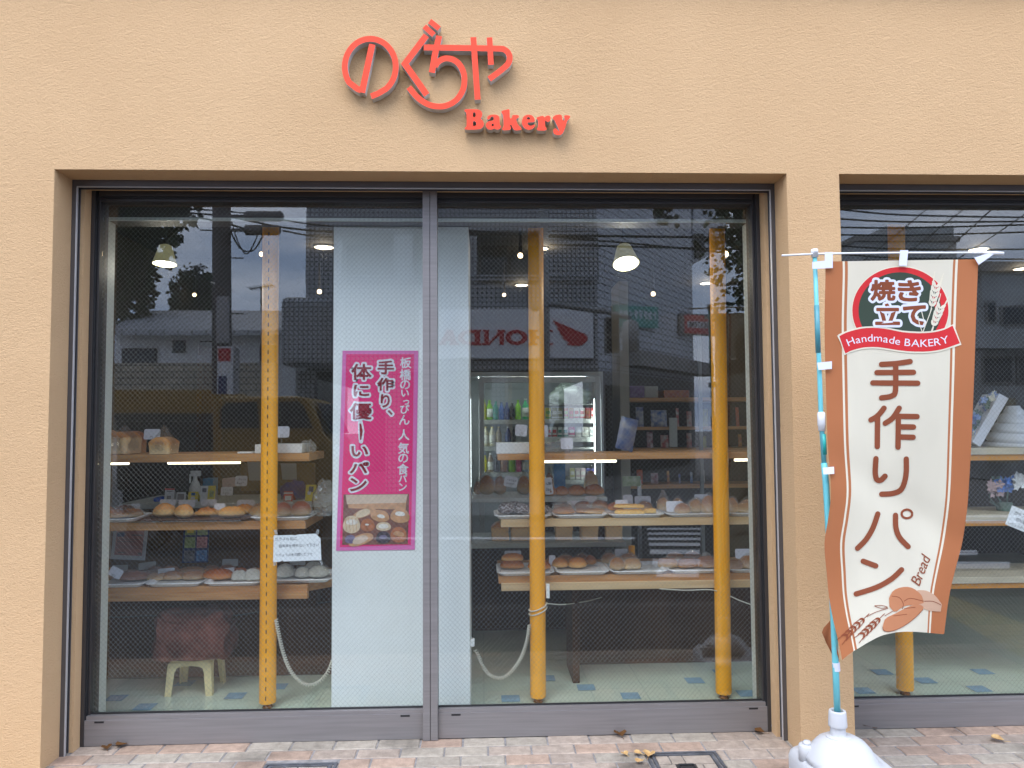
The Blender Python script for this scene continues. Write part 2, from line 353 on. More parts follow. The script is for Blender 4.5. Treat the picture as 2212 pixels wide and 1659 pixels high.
ZS = .142                                   # top of the sill rail
ZH = P(600, 436, .27).z                     # underside of the head
def window(a, b, mull):
    fa, fb = a+.038, b-.038
    mb = MB()
    for x, s in ((fa, 1), (fb, -1)):
        for (d0, d1, y0, y1, mi) in ((0, .018, .255, .36, 0), (.018, .024, .262, .36, 1), (.024, .034, .275, .36, 0)):
            q = sorted((x+s*d0, x+s*d1)); mb.box((q[0], y0, 0), (q[1], y1, ZT), mi)
    hx0, hx1 = fa+.034, fb-.034
    zz = ZT-.02
    for (z0, z1, y0, mi) in ((zz-.025, zz, .255, 0), (zz-.034, zz-.025, .268, 1), (ZH, zz-.034, .275, 0)):
        mb.box((hx0, y0, z0), (hx1, .36, z1), mi)
    wn = obj('display_window', mb, [M['alud'], M['black']], shop, bev=.0012)
    mb = MB()                                # shutter guide rail round the reveal
    for x, s in ((a, 1), (b, -1)):
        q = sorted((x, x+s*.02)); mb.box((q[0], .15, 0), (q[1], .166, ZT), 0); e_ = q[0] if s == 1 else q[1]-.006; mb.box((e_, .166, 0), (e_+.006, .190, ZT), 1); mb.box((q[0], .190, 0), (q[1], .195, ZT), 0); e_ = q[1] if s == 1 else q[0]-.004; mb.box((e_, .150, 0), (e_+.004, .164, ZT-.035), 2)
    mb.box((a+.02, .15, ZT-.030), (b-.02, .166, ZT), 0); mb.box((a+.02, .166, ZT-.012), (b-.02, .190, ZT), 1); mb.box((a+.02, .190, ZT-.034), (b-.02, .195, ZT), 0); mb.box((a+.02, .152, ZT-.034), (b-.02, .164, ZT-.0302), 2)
    obj('shutter_rail', mb, [M['railmid'], M['black'], M['raillight']], wn, bev=.0015)
    gl = [hx0]+[q for mx_ in mull for q in (mx_-.034, mx_+.034)]+[hx1]
    mb = MB()
    segs = []
    ed = [fa+.001]+[q for mx_ in mull for q in (mx_-.036, mx_+.036)]+[fb-.001]
    for i in range(0, len(ed), 2): segs.append((ed[i], ed[i+1]))
    for (s0, s1) in segs:
        mb.box((s0, .258, .002), (s1, .316, ZS-.022), 0); mb.box((s0, .263, ZS-.022), (s1, .316, ZS-.004), 0); mb.box((s0, .285, ZS-.004), (s1, .297, ZS+.002), 1)
        for xx in (s0+.085, s1-.085):
            mb.box((xx-.022, .2565, ZS-.035), (xx+.022, .2578, ZS-.026), 1)
            mb.box((xx-.022, .2560, ZS-.0262), (xx+.022, .2579, ZS-.0250), 0)
    obj('sill_rail', mb, [M['alu'], M['black']], wn, bev=.0015)
    for mx_ in mull:
        mb = MB(); mb.box((mx_-.035, .236, .001), (mx_-.0012, .335, ZT-.02), 0); mb.box((mx_-.0012, .242, .001), (mx_+.0012, .335, ZT-.02), 1); mb.box((mx_+.0012, .238, .001), (mx_+.035, .335, ZT-.02), 0)
        obj('mullion', mb, [M['alu'], M['black']], wn, bev=.002)
    for i in range(0, len(gl), 2):
        g0, g1 = gl[i], gl[i+1]
        pn = obj('glass_pane', MB().box((g0+.001, GY, ZS-.01), (g1-.001, GY+.006, ZH+.01)), M['glass'], wn)
        mb = MB(); z0, z1 = ZS, ZH; wd, ht = g1-g0, z1-z0; st = .0232; sl_ = 1.07; r = .00040
        k = -ht/sl_
        while k < wd:
            for sgn in (1, -1):
                # line x = k + t/sl_ , z = t
                t0 = max(0, -k*sl_); t1 = min(ht, (wd-k)*sl_)
                if t1-t0 > .01:
                    p0 = (k+t0/sl_, t0); p1 = (k+t1/sl_, t1)
                    X0, X1 = (g0+p0[0], g0+p1[0]) if sgn == 1 else (g1-p0[0], g1-p1[0])
                    yy = GY+.0024 if sgn == 1 else GY+.0036
                    a_ = Vector((X0, yy, z0+p0[1])); b_ = Vector((X1, yy, z0+p1[1])); d = (b_-a_).normalized(); n = Vector((d.z, 0, -d.x))
                    o1 = n*r; o2 = Vector((0, r, 0))
                    mb.add([a_+o1, a_-o1*.5-o2, a_-o1*.5+o2, b_+o1, b_-o1*.5-o2, b_-o1*.5+o2], [(0,1,4,3),(1,2,5,4),(2,0,3,5)])
            k += st
        obj('wire_mesh', mb, M['wire'], wn, recalc=False)
    return wn
MULX = P(929, 1000, .24).x
w1 = window(XL, XR, [MULX])
w2 = window(X2, X3, [])
w1['label'] = 'wide two-pane display window of the shop'; w2['label'] = 'display window behind the banner'

# ---- inside shell
def wallbox(n, a, b, mt): return obj(n, MB().box(a, b), mt, shop)
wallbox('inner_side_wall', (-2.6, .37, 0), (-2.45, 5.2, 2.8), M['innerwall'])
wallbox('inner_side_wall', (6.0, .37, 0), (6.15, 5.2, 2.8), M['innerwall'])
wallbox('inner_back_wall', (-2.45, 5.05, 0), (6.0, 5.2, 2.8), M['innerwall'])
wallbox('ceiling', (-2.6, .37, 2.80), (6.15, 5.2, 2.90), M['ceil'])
xa, xb = P(191, 1545, .40).x, P(207, 1545, .40).x
wallbox('window_return', (-2.45, .365, 0), (xb, .50, 2.8), M['jambgrey'])
xc, xd = P(1636, 1300, .40).x, P(1651, 1300, .40).x
wallbox('window_return', (xc, .365, 0), (1.74, .50, 2.8), M['jambgrey'])
ZB0, ZB1 = P(600, 483, .45).z, P(600, 441, .45).z
ZB2 = P(600, 476, .45).z
mb = MB(); mb.box((xb+.001, .412, ZB0+.004), (xc-.001, .54, ZB1), 0); mb.box((xb+.001, .397, ZB0), (xc-.001, .4115, ZB2), 1); mb.box((xb+.001, .42, ZB1), (xc-.001, .56, 2.80), 2); mb.box((1.741, .40, ZB0+.03), (5.5, .54, 2.80), 0)
obj('blind_box', mb, [M['blindtube'], M['jambgrey'], M['beam']], shop, bev=.003)
CX0, CX1 = P(718, 1000, .5).x, P(1014, 1000, .5).x
mb = MB().box((CX0, .5, 0), (CX1, 1.02, ZB0+.001)); obj('interior_column', mb, M['whitewall'], shop, bev=.006)

# shop floor: pale green vinyl tiles with odd blue ones
ft = brickmat('pale_green_vinyl', (.60, .70, .57), (.66, .71, .58), (.52, .60, .50), .30, .30, .003, 0, .09, 'xy', .05, .12)
fblue = mat('blue_vinyl', (.27, .44, .56), .18, vary=.1)
mb = MB(); mb.add([(-2.6, .34, 0), (6.15, .34, 0), (6.15, 5.2, 0), (-2.6, 5.2, 0)], [(0,1,2,3)], 0)
for (x, y) in ((251,1508),(313,1527),(509,1503),(600,1483),(1103,1509),(1266,1485),(1362,1503),(1500,1470),(1613,1498),(1865,1492),(1998,1470),(2115,1488),(2122,1451),(1905,1452),(1690,1480),(400,1476),(1180,1465),(1560,1452)):
    p = P(x, y, Z=.003); mb.add([(p.x-.05, p.y-.05, .004), (p.x+.05, p.y-.05, .004), (p.x+.05, p.y+.05, .004), (p.x-.05, p.y+.05, .004)], [(0,1,2,3)], 1)
struct('shop_floor', mb, [ft, fblue], 'pale green tiled shop floor with odd blue tiles', 'floor', recalc=False)

# ================================================================== PAVEMENT
def pavmat():
    m_ = bpy.data.materials.new('brick_paver'); m_.use_nodes = True; t = m_.node_tree; b = t.nodes['Principled BSDF']; l = t.links.new
    at = t.nodes.new('ShaderNodeAttribute'); at.attribute_name = 'tint'
    c = t.nodes.new('ShaderNodeTexCoord'); n = t.nodes.new('ShaderNodeTexNoise'); n.inputs['Scale'].default_value = 22; n.inputs['Detail'].default_value = 8; n.inputs['Roughness'].default_value = .7
    l(c.outputs['Object'], n.inputs['Vector'])
    mr = t.nodes.new('ShaderNodeMapRange'); mr.inputs['From Min'].default_value = .3; mr.inputs['From Max'].default_value = .7; mr.inputs['To Min'].default_value = .66; mr.inputs['To Max'].default_value = 1.15; l(n.outputs['Fac'], mr.inputs['Value'])
    n3 = t.nodes.new('ShaderNodeTexNoise'); n3.inputs['Scale'].default_value = 2.3; n3.inputs['Detail'].default_value = 6; l(c.outputs['Object'], n3.inputs['Vector'])
    m3 = t.nodes.new('ShaderNodeMapRange'); m3.inputs['From Min'].default_value = .56; m3.inputs['From Max'].default_value = .72; m3.inputs['To Min'].default_value = 1; m3.inputs['To Max'].default_value = .42; l(n3.outputs['Fac'], m3.inputs['Value'])
    mm = t.nodes.new('ShaderNodeMath'); mm.operation = 'MULTIPLY'; l(mr.outputs[0], mm.inputs[0]); l(m3.outputs[0], mm.inputs[1])
    v = t.nodes.new('ShaderNodeVectorMath'); v.operation = 'SCALE'; l(at.outputs['Color'], v.inputs[0]); l(mm.outputs[0], v.inputs['Scale']); l(v.outputs[0], b.inputs['Base Color'])
    b.inputs['Roughness'].default_value = .85
    bn = t.nodes.new('ShaderNodeBump'); bn.inputs['Strength'].default_value = .6; bn.inputs['Distance'].default_value = .006; n2 = t.nodes.new('ShaderNodeTexNoise'); n2.inputs['Scale'].default_value = 110; n2.inputs['Detail'].default_value = 4
    l(c.outputs['Object'], n2.inputs['Vector']); l(n2.outputs['Fac'], bn.inputs['Height']); l(bn.outputs['Normal'], b.inputs['Normal'])
    return m_
mb = MB(); tints = []
gap = mat('paver_joint', (.25, .235, .225), .9, vary=.3, vscale=30, bump=.3)
covers = []                                  # footprints of the two covers: (x0, x1, y0)
pa = P(590, 1641, Z=.0); pb = P(725, 1637, Z=.0); covers.append((pa.x-.02, pb.x+.02, .022))
pa = P(1402, 1626, Z=.0); pb = P(1530, 1622, Z=.0); covers.append((pa.x-.02, pb.x+.03, .047))
TR = random.Random(3)
row = 0; y = .262
while y > -.95:
    off = (0 if row % 2 else .1)+.018*math.sin(row*1.7)
    x = -4.6+off
    while x < 4.8:
        x0, x1, y0, y1 = x+.0035, x+.1965, y-.0935, y
        t_ = TR.random()
        base = (.42, .335, .265) if t_ < .34 else (.43, .305, .225) if t_ < .64 else (.40, .345, .275)
        f_ = TR.uniform(.88, 1.08); base = tuple(c*f_ for c in base)
        cut = [(x0, x1)]
        for (c0, c1, cy) in covers:
            if y0 < cy and y > cy-.45:
                nc = []
                for (u0, u1) in cut:
                    if u1 <= c0 or u0 >= c1: nc.append((u0, u1))
                    else:
                        if u0 < c0-.02: nc.append((u0, c0-.004))
                        if u1 > c1+.02: nc.append((c1+.004, u1))
                cut = nc
        for (u0, u1) in cut:
            z = TR.uniform(-.0015, .0012); e = .004
            vs = [(u0, y0, -.03), (u1, y0, -.03), (u1, y1, -.03), (u0, y1, -.03), (u0, y0, z-e), (u1, y0, z-e), (u1, y1, z-e), (u0, y1, z-e), (u0+e, y0+e, z), (u1-e, y0+e, z), (u1-e, y1-e, z), (u0+e, y1-e, z)]
            mb.add(vs, [(8,9,10,11)]+[(i, (i+1) % 4, 4+(i+1) % 4, 4+i) for i in range(4)]+[(4+i, 4+(i+1) % 4, 8+(i+1) % 4, 8+i) for i in range(4)])
            tints += [base]*12
        x += .2
    y -= .1; row += 1
mb.add([(-30, -2.2, -.004), (30, -2.2, -.004), (30, .33, -.004), (-30, .33, -.004)], [(0,1,2,3)], 1); tints += [(.2, .19, .18)]*4
mb.add([(-30, -2.2, .0), (30, -2.2, .0), (30, y, .0), (-30, y, .0)], [(0,1,2,3)], 2); tints += [(.1, .1, .1)]*4
pv = struct('pavement', mb, [pavmat(), gap, mat('dark_paving', (.085, .08, .078), .85, vary=.3, vscale=9, bump=.3, bscale=120)], 'brick paved pavement in front of the shop', 'pavement', recalc=False)
ca = pv.data.color_attributes.new('tint', 'FLOAT_COLOR', 'POINT')
ca.data.foreach_set('color', [c for t_ in tints for c in (t_[0], t_[1], t_[2], 1)])
# covers: steel-framed, paver-filled
cm = mat('worn_steel_frame', (.17, .175, .19), .5, .6, vary=.3, vscale=20)
cm2 = mat('grey_paver_infill', (.35, .285, .225), .85, vary=.25, vscale=14, bump=.3, bscale=90)
for i, (c0, c1, cy) in enumerate(covers):
    t = thing('inspection_cover', ('steel framed inspection cover under the left window pane, plain paver infill', 'steel framed inspection cover with recessed handle near the banner base')[i], 'cover', ((c0+c1)/2, cy-.2, 0))
    mb = MB()
    for k in range(2):
        e = k*.022
        mb.box((c0+e, cy-.012-e, -.01), (c1-e, cy-e, .004)); mb.box((c0+e, cy-.44+e, -.01), (c0+.012+e, cy-.012-e, .004)); mb.box((c1-.012-e, cy-.44+e, -.01), (c1-e, cy-.012-e, .004))
        mb.box((c0+.012+e, cy-.44+e, -.01), (c1-.012-e, cy-.428+e, .004))
    obj('frame', mb, cm, t)
    mb = MB(); a, b = c0+.036, c1-.036; y = cy-.038; k = 0
    while y > cy-.40:
        xs = [a, a+.13, b-.06, b] if k % 2 else [a, a+.06, b-.13, b]
        for j in range(3): mb.box((xs[j]+.003, y-.08, -.01), (xs[j+1]-.003, y, .001))
        y -= .086; k += 1
    obj('infill', mb, cm2, t)
    if i == 1:
        mx_ = (c0+c1)/2-.01; mb = MB().box((mx_-.045, cy-.19, -.004), (mx_+.045, cy-.125, .003)); hb = obj('handle_pocket', mb, M['alud'], t)
        obj('handle', MB().tube([(mx_-.032, cy-.165, .0), (mx_-.032, cy-.14, .008), (mx_+.032, cy-.14, .008), (mx_+.032, cy-.165, .0)], .004), M['black'], hb)
# fallen ginkgo leaves and debris
lm = mat('dry_leaf', (.42, .23, .08), .7, col2=(.60, .40, .17), vscale=40)
def leaf(px, py, s, rz, label, dark=False):
    p = P(px, py, Z=.004); mb = MB(); n = 7
    top = [(-.5*s, 0), (-.42*s, .35*s), (-.12*s, .52*s), (.05*s, .38*s), (.2*s, .5*s), (.45*s, .3*s), (.5*s, -.05*s), (.02*s, -.5*s)]
    c, s_ = math.cos(rz), math.sin(rz)
    vs = [(0, 0, .006)]+[(c*x-s_*y, s_*x+c*y, .003+abs(x)*.55+abs(y)*.2) for x, y in top]
    mb.add(vs, [(0, i+1, (i+1) % 8+1) for i in range(8)])
    mb.tube([(vs[8][0], vs[8][1], .004), (vs[8][0]*1.9, vs[8][1]*1.9, .006)], .0012, 5)
    o = obj('fallen_leaf', mb, lm if not dark else M['midbrown'], local=True); o.location = p
    md = o.modifiers.new('thickness', 'SOLIDIFY'); md.thickness = .0008
    return tag(o, label, 'leaf', 'dry leaves fallen on the pavement')
leaf(1350, 1631, .035, .4, 'small curled dry leaf lying left of the handled cover')
leaf(1378, 1630, .038, 1.2, 'dry leaf lying on the upper left corner of the handled cover')
leaf(1402, 1633, .055, -.4, 'largest dry leaf lying on top of the handled cover')
leaf(1382, 1647, .04, 2.3, 'dry leaf lying on the lower left edge of the handled cover')
leaf(2155, 1600, .055, .9, 'pale dry leaf standing up on the pavers below the right window')
leaf(1340, 1589, .06, .1, 'flat brown leaf against the sill under the right pane', True)
leaf(230, 1618, .045, .5, 'dark dry leaf at the left corner of the sill', True)
leaf(262, 1612, .05, 2.0, 'small dark leaf by the sill near the left corner', True)
leaf(1640, 1583, .05, 1.0, 'brown leaf in the right corner of the sill', True)
leaf(1870, 1571, .055, 1.0, 'dark crumpled leaf at the foot of the pillar behind the banner base', True)
# ================================================================== LETTERING HELPERS
_gc = {}
def glyph(ch):
    if ch in _gc: return _gc[ch]
    c = bpy.data.curves.new('g', 'FONT'); c.body = ch; c.resolution_u = 3
    o = bpy.data.objects.new('g', c); COL.objects.link(o); bpy.context.view_layer.update()
    me = o.to_mesh(); vs = [(v.co.x, v.co.y) for v in me.vertices]; fs = [tuple(p.vertices) for p in me.polygons]
    cnt = {}
    for p in me.polygons:
        for k in p.edge_keys: cnt[k] = cnt.get(k, 0)+1
    # weld by position so only the outline keeps single edges
    key = {}; rem = []
    for v in vs:
        k = (round(v[0], 4), round(v[1], 4)); rem.append(key.setdefault(k, len(key)))
    cnt = {}
    for f in fs:
        for i in range(len(f)):
            a, b = rem[f[i]], rem[f[(i+1) % len(f)]]
            if a != b: cnt[(min(a, b), max(a, b))] = cnt.get((min(a, b), max(a, b)), 0)+1
    pos = list(key.keys()); ed = [(pos[a], pos[b]) for (a, b), n in cnt.items() if n == 1]
    o.to_mesh_clear(); bpy.data.objects.remove(o); bpy.data.curves.remove(c)
    xs = [v[0] for v in vs] or [0]; ys = [v[1] for v in vs] or [0]
    _gc[ch] = (vs, fs, ed, (min(xs), min(ys), max(xs), max(ys))); return _gc[ch]
def put_glyph(mb, ch, mp_, off, mi=0, rect=None, cen=None, size=None, grow=0, rot=0, shear=0, fill=True):
    """rect: fit the outline box; cen+size: em box.  grow: extra stroke half-width in layout units (y points down)."""
    vs, fs, ed, bb = glyph(ch)
    if rect:
        x0, y0, x1, y1 = rect; x0 += grow; x1 -= grow; y0 += grow; y1 -= grow
        sx = (x1-x0)/max(1e-6, bb[2]-bb[0]); sy = (y1-y0)/max(1e-6, bb[3]-bb[1])
        T = lambda p: (x0+(p[0]-bb[0])*sx, y1-(p[1]-bb[1])*sy)
    else:
        cr, sr = math.cos(rot), math.sin(rot)
        def T(p):
            x = (p[0]-.5+shear*p[1])*size; y = -(p[1]-.37)*size
            return (cen[0]+cr*x-sr*y, cen[1]+sr*x+cr*y)
    if fill: mb.add([mp_(*T(v), off) for v in vs], fs, mi)
    if grow:
        nn = 6
        for i, (a, b) in enumerate(ed):
            a = T(a); b = T(b); d = Vector((b[0]-a[0], b[1]-a[1])); ln = d.length
            if ln < 1e-6: continue
            d /= ln; n = Vector((-d.y, d.x)); pts = []
            for c_, s_ in ((a, -1), (b, 1)):
                for k in range(nn+1):
                    an = math.pi*k/nn - math.pi/2
                    q = d*(s_*math.cos(an)*grow)+n*(s_*math.sin(an)*grow); pts.append((c_[0]+q.x, c_[1]+q.y))
            mb.add([mp_(*p, off+((i*7) % 11-5)*1.5e-5) for p in pts], [tuple(range(len(pts)))], mi)
def textline(mb, txt, mp_, off, x, y, size, mi=0, grow=0, dx=None, rot=0, jitter=0, shear=0, vertical=False):
    for ch in txt:
        if ch != ' ':
            j = RND.uniform(-jitter, jitter)*size
            put_glyph(mb, ch, mp_, off, mi, cen=(x+RND.uniform(-jitter, jitter)*size, y+j), size=size*(1+RND.uniform(-jitter, jitter)*1.5), grow=grow, rot=rot, shear=shear)
        st = dx if dx else size
        if vertical: y += st
        else: x += st*math.cos(rot); y += st*math.sin(rot)
def latin(mb, txt, mp_, off, x, y, size, mi=0, grow=0, shear=0, squeeze=1, track=0):   # left-aligned, baseline y
    for ch in txt:
        if ch == ' ': x += .28*size; continue
        vs, fs, ed, bb = glyph(ch)
        T = lambda p: (x+((p[0]-bb[0])+shear*p[1])*size*squeeze, y-p[1]*size)
        mb.add([mp_(*T(v), off) for v in vs], fs, mi)
        if grow:
            for i, (a, b) in enumerate(ed):
                a = T(a); b = T(b); d = Vector((b[0]-a[0], b[1]-a[1])); ln = d.length
                if ln < 1e-7: continue
                d /= ln; n = Vector((-d.y, d.x))*grow; e = d*grow
                q = [(a[0]-e.x+n.x, a[1]-e.y+n.y), (b[0]+e.x+n.x, b[1]+e.y+n.y), (b[0]+e.x-n.x, b[1]+e.y-n.y), (a[0]-e.x-n.x, a[1]-e.y-n.y)]
                mb.add([mp_(*p, off+((i*7) % 11-5)*1.5e-5) for p in q], [(0,1,2,3)], mi)
        x += (bb[2]-bb[0]+.075+track)*size*squeeze
    return x

# ================================================================== SHOP SIGN
def zoom(sx, sy, sc):                        # pixel of an enlarged crop -> display pixel
    return lambda x, y: ((sx+x/sc)/1.82278, (sy+y/sc)/1.82278)
zs = zoom(1250, 50, 2.0109)
def smap(x, y, off):
    p = P(*zs(x, y), -.05); return Vector((p.x, -.05-off, p.z))
sign = thing('shop_sign', 'coral red raised shop lettering with pale sides on the stucco above the window', 'sign', P(*zs(1100, 500), 0))
def stroke(mb, pts, w_=46, sm_=0):
    pts = smooth([Vector((p[0], p[1], 0)) for p in pts], sm_) if sm_ else pts
    k = len(mb.f); mb.ribbon(pts, w_, smap, .0+len(mb.f)*1e-6, -.042, 0, 1)
SM = [M['coral'], M['letter_side']]
mb = MB(); stroke(mb, [(434, 250), (352, 632)], 50)
el = [(418+202*math.cos(R(a)), 428-222*math.sin(R(a))) for a in range(-52, 221, 7)]
stroke(mb, [(424, 662), (480, 640)]+el+[(318, 604), (345, 614)], 46)
obj('hiragana_letter', mb, SM, sign)
mb = MB(); stroke(mb, [(862, 180), (692, 405), (866, 650)], 50); stroke(mb, [(846, 108), (922, 176)], 42); stroke(mb, [(888, 66), (964, 126)], 42)
obj('hiragana_letter', mb, SM, sign)
mb = MB(); stroke(mb, [(964, 184), (930, 330), (906, 474)], 48)
stroke(mb, smooth([Vector(q+(0,)) for q in ((930, 425), (958, 388), (1010, 362), (1075, 372), (1130, 418), (1162, 500), (1155, 600), (1105, 685), (1030, 732), (950, 742), (868, 722), (790, 668), (724, 590))], 5), 46)
stroke(mb, [(842, 275), (1150, 279), (1450, 285)]+[tuple(v[:2]) for v in smooth([Vector(q+(0,)) for q in ((1470, 287), (1506, 312), (1522, 355), (1508, 405), (1455, 455), (1360, 526))], 4)], 46)
obj('hiragana_letter', mb, SM, sign)
mb = MB(); stroke(mb, [(1234, 194), (1268, 688)], 46); stroke(mb, [(1362, 196), (1374, 412)], 44)
obj('hiragana_letter', mb, SM, sign)
zb = zoom(1820, 420, 5.0273)
def bmap(x, y, off):
    p = P(*zb(x, y), -.05); return Vector((p.x, -.05-off, p.z))
BK = [([(45,50),(230,48),(320,55),(375,85),(400,145),(385,205),(362,238),(405,270),(430,330),(420,390),(380,432),(310,452),(55,457),(50,415),(85,402),(90,300),(82,110),(45,95)],[[(213,110),(255,115),(270,160),(255,205),(213,215)],[(213,285),(260,290),(283,335),(265,380),(213,390)]]),
 ([(497,245),(495,205),(530,170),(600,155),(680,160),(725,185),(738,240),(742,360),(755,376),(774,382),(755,430),(715,454),(665,450),(632,428),(590,454),(530,454),(485,425),(465,380),(475,330),(510,295),(560,280),(622,275),(622,215),(605,193),(575,200),(545,240),(515,262)],[[(622,330),(622,388),(590,385),(577,365),(592,340)]]),
 ([(772,98),(800,75),(890,55),(932,48),(938,90),(940,222),(962,238),(990,205),(985,178),(1010,164),(1095,164),(1124,180),(1122,210),(1095,230),(1065,250),(1075,290),(1110,370),(1165,415),(1176,456),(1100,470),(1035,467),(1010,440),(965,350),(940,370),(965,400),(962,437),(940,464),(800,467),(788,432),(818,405),(820,300),(808,160),(785,130)],[]),
 ([(1442,305),(1295,312),(1290,330),(1310,365),(1350,380),(1400,365),(1430,350),(1442,378),(1410,427),(1350,457),(1290,457),(1220,417),(1182,345),(1182,270),(1210,200),(1260,165),(1320,154),(1385,173),(1432,228)],[[(1275,250),(1285,215),(1310,203),(1335,215),(1350,250)]]),
 ([(1470,238),(1480,210),(1540,190),(1605,178),(1620,215),(1650,193),(1690,173),(1730,178),(1754,220),(1742,275),(1710,302),(1675,300),(1650,265),(1640,290),(1640,380),(1650,405),(1674,430),(1660,472),(1490,472),(1476,440),(1500,410),(1505,330),(1500,262)],[]),
 ([(1788,232),(1800,200),(1850,165),(1910,156),(1962,163),(1977,200),(1977,240),(2000,280),(2025,270),(2030,240),(2016,208),(2018,173),(2100,170),(2138,188),(2127,230),(2080,275),(2060,340),(2030,440),(1990,532),(1940,562),(1870,562),(1810,532),(1798,480),(1815,438),(1850,428),(1880,455),(1915,490),(1920,470),(1890,400),(1830,272),(1805,252)],[])]
for o_, hs in BK:
    mb = MB(); mb.prism([chaikin(o_)]+[chaikin(h) for h in hs], bmap, 0, -.042, 0, 1); obj('latin_letter', mb, SM, sign)

# ================================================================== POSTER on the white column
zp = zoom(1250, 1350, 1.8431)
def pmap(x, y, off):
    p = P(*zp(x, y), .497); return Vector((p.x, .497-off, p.z))
poster = obj('poster', MB().prism([[(182,57),(732,57),(720,800),(706,1501),(135,1509),(160,800)]], pmap, 0, -.0015), M['pinkborder'])
tag(poster, 'tall pink bakery poster with white outlined writing and bread photo on the white column', 'poster')
mb = MB(); mb.poly([(210,82),(700,82),(690,800),(678,1466),(163,1482),(188,800)], pmap, .0008); obj('poster_panel', mb, M['crimson'], poster, recalc=False)
mb = MB()
Yp = [145, 232, 302, 364, 424, 482, 558, None, 668, 765, 835, 918, 985, 1045]
for ch, y in zip('板橋のいっぴん 人気の食パン', Yp):
    if y: s = {'い':66,'っ':62,'ぴ':72,'パ':66,'ン':70}.get(ch, 84); put_glyph(mb, ch, pmap, .0016, 0, cen=(640-(y-145)*.025+(10 if ch == 'っ' else 0), y), size=s, grow=1.8)
BIG = [('手', (432,124,560,232)), ('作', (430,250,556,352)), ('り', (455,368,530,474)), ('、', (506,484,550,528)),
       ('体', (242,148,398,274)), ('に', (258,300,380,394)), ('優', (232,432,398,560)), ('い', (242,744,372,830)), ('パ', (230,862,372,950)), ('ン', (232,976,362,1082))]
for ch, r in BIG: put_glyph(mb, ch, pmap, .0016, 0, rect=(r[0]-10, r[1]-10, r[2]+10, r[3]+10), grow=15)
mb.ribbon([(312, 580), (318, 640), (316, 715)], [36, 46, 32], pmap, .0016, None, 0, rounded=True)
for ch, r in BIG: put_glyph(mb, ch, pmap, .0026, 1, rect=(r[0]+4, r[1]+4, r[2]-4, r[3]-4), grow=3.2)
mb.ribbon([(312, 592), (318, 640), (314, 700)], [14, 22, 10], pmap, .0026, None, 1, rounded=True)
obj('poster_writing', mb, [M['printwhite'], M['darkred']], poster, recalc=False)
pc = [mat('poster_photo_%s' % n, c, .5, vary=v, vscale=40) for n, c, v in (('board', (.20,.085,.065), .25), ('loaf', (.62,.47,.36), .08), ('crust', (.55,.30,.16), .2), ('pale', (.66,.52,.36), .12), ('glazed', (.42,.15,.07), .25), ('dark', (.06,.045,.06), .4), ('cream', (.74,.70,.64), .08), ('blue', (.16,.13,.22), .2))]
mb = MB(); mb.poly([(190,1100),(666,1096),(656,1462),(180,1466)], pmap, .0016, 0)
mb.poly([(215,1105),(650,1100),(640,1210),(225,1200)], pmap, .0019, 2); mb.poly([(205,1103),(655,1099),(640,1160),(215,1170)], pmap, .0022, 1)
def blob(cx, cy, rx, ry, mi, off, rot=0, n=20, wob=.06):
    mb.poly([(cx+rx*math.cos(a)*math.cos(rot)*(1+wob*math.sin(3*a))-ry*math.sin(a)*math.sin(rot), cy+rx*math.cos(a)*math.sin(rot)+ry*math.sin(a)*math.cos(rot)*(1+wob*math.cos(2*a))) for a in [2*math.pi*k/n for k in range(n)]], pmap, off, mi)
for i, (cx, cy, rx, ry, mi, rot, (ex, ey, er, em)) in enumerate([(335,1235,92,30,2,-.38,(330,1236,55,3)), (455,1255,68,45,2,.2,(462,1258,28,6)), (600,1255,70,55,2,.1,(600,1240,36,6)), (248,1318,62,68,3,0,(250,1300,42,6)), (365,1322,52,50,4,0,(360,1318,14,6)), (480,1332,54,34,3,0,(480,1330,36,6)), (590,1392,58,60,4,.2,(592,1385,40,2)), (478,1412,52,48,5,0,(478,1408,30,7)), (315,1428,95,40,2,-.35,(310,1428,58,1)), (240,1425,40,34,7,0,(240,1425,20,7))]):
    blob(cx, cy, rx, ry, mi, .0024+i*.0001, rot); blob(ex, ey, er, er*.5, em, .0036+i*.0001, rot)
for k in range(4): mb.ribbon([(200+k*26, 1270), (215+k*24, 1370)], 3, pmap, .0048, None, 2)
obj('poster_photo', mb, pc, poster, recalc=False)

# ================================================================== HANDWRITTEN NOTES taped inside the glass
def note(zf, corners, lines, size, ang, label, tapes, cut=None):
    def nm(x, y, off):
        p = P(*zf(x, y), GY+.009); return Vector((p.x, GY+.009-off, p.z))
    o = obj('handwritten_note', MB().prism([corners], nm, 0, -.0006), M['paper']); tag(o, label, 'note')
    mb = MB()
    for (txt, x, y, s) in lines: textline(mb, txt, nm, .0005, x, y, s, 0, grow=0, dx=s*.98, rot=ang, jitter=.07)
    obj('writing', mb, M['ink'], o, recalc=False)
    for t in tapes: obj('tape', MB().prism([t], nm, .0006, .0002), M['tape'], o)
z6 = zoom(850, 2050, 4.148)
note(z6, [(945,243),(1270,232),(1278,243),(1350,226),(1630,212),(1708,285),(1722,645),(1180,664),(1100,668),(1095,648),(1040,672),(935,678)],
     [('ガラスの前に', 992, 305, 62), ('自転車を停めないで下さい', 1055, 415, 56), ('いちょうの木の間にどうぞ', 1000, 562, 52)], 60, -.03,
     'white handwritten paper note taped inside the left pane beside the slotted orange post',
     [[(945,150),(995,145),(1015,235),(965,240)], [(1650,140),(1692,148),(1672,235),(1632,205)], [(935,680),(985,678),(980,732),(940,732)], [(1688,648),(1718,645),(1755,705),(1722,722)]])
z4 = zoom(3750, 1500, 2.766)
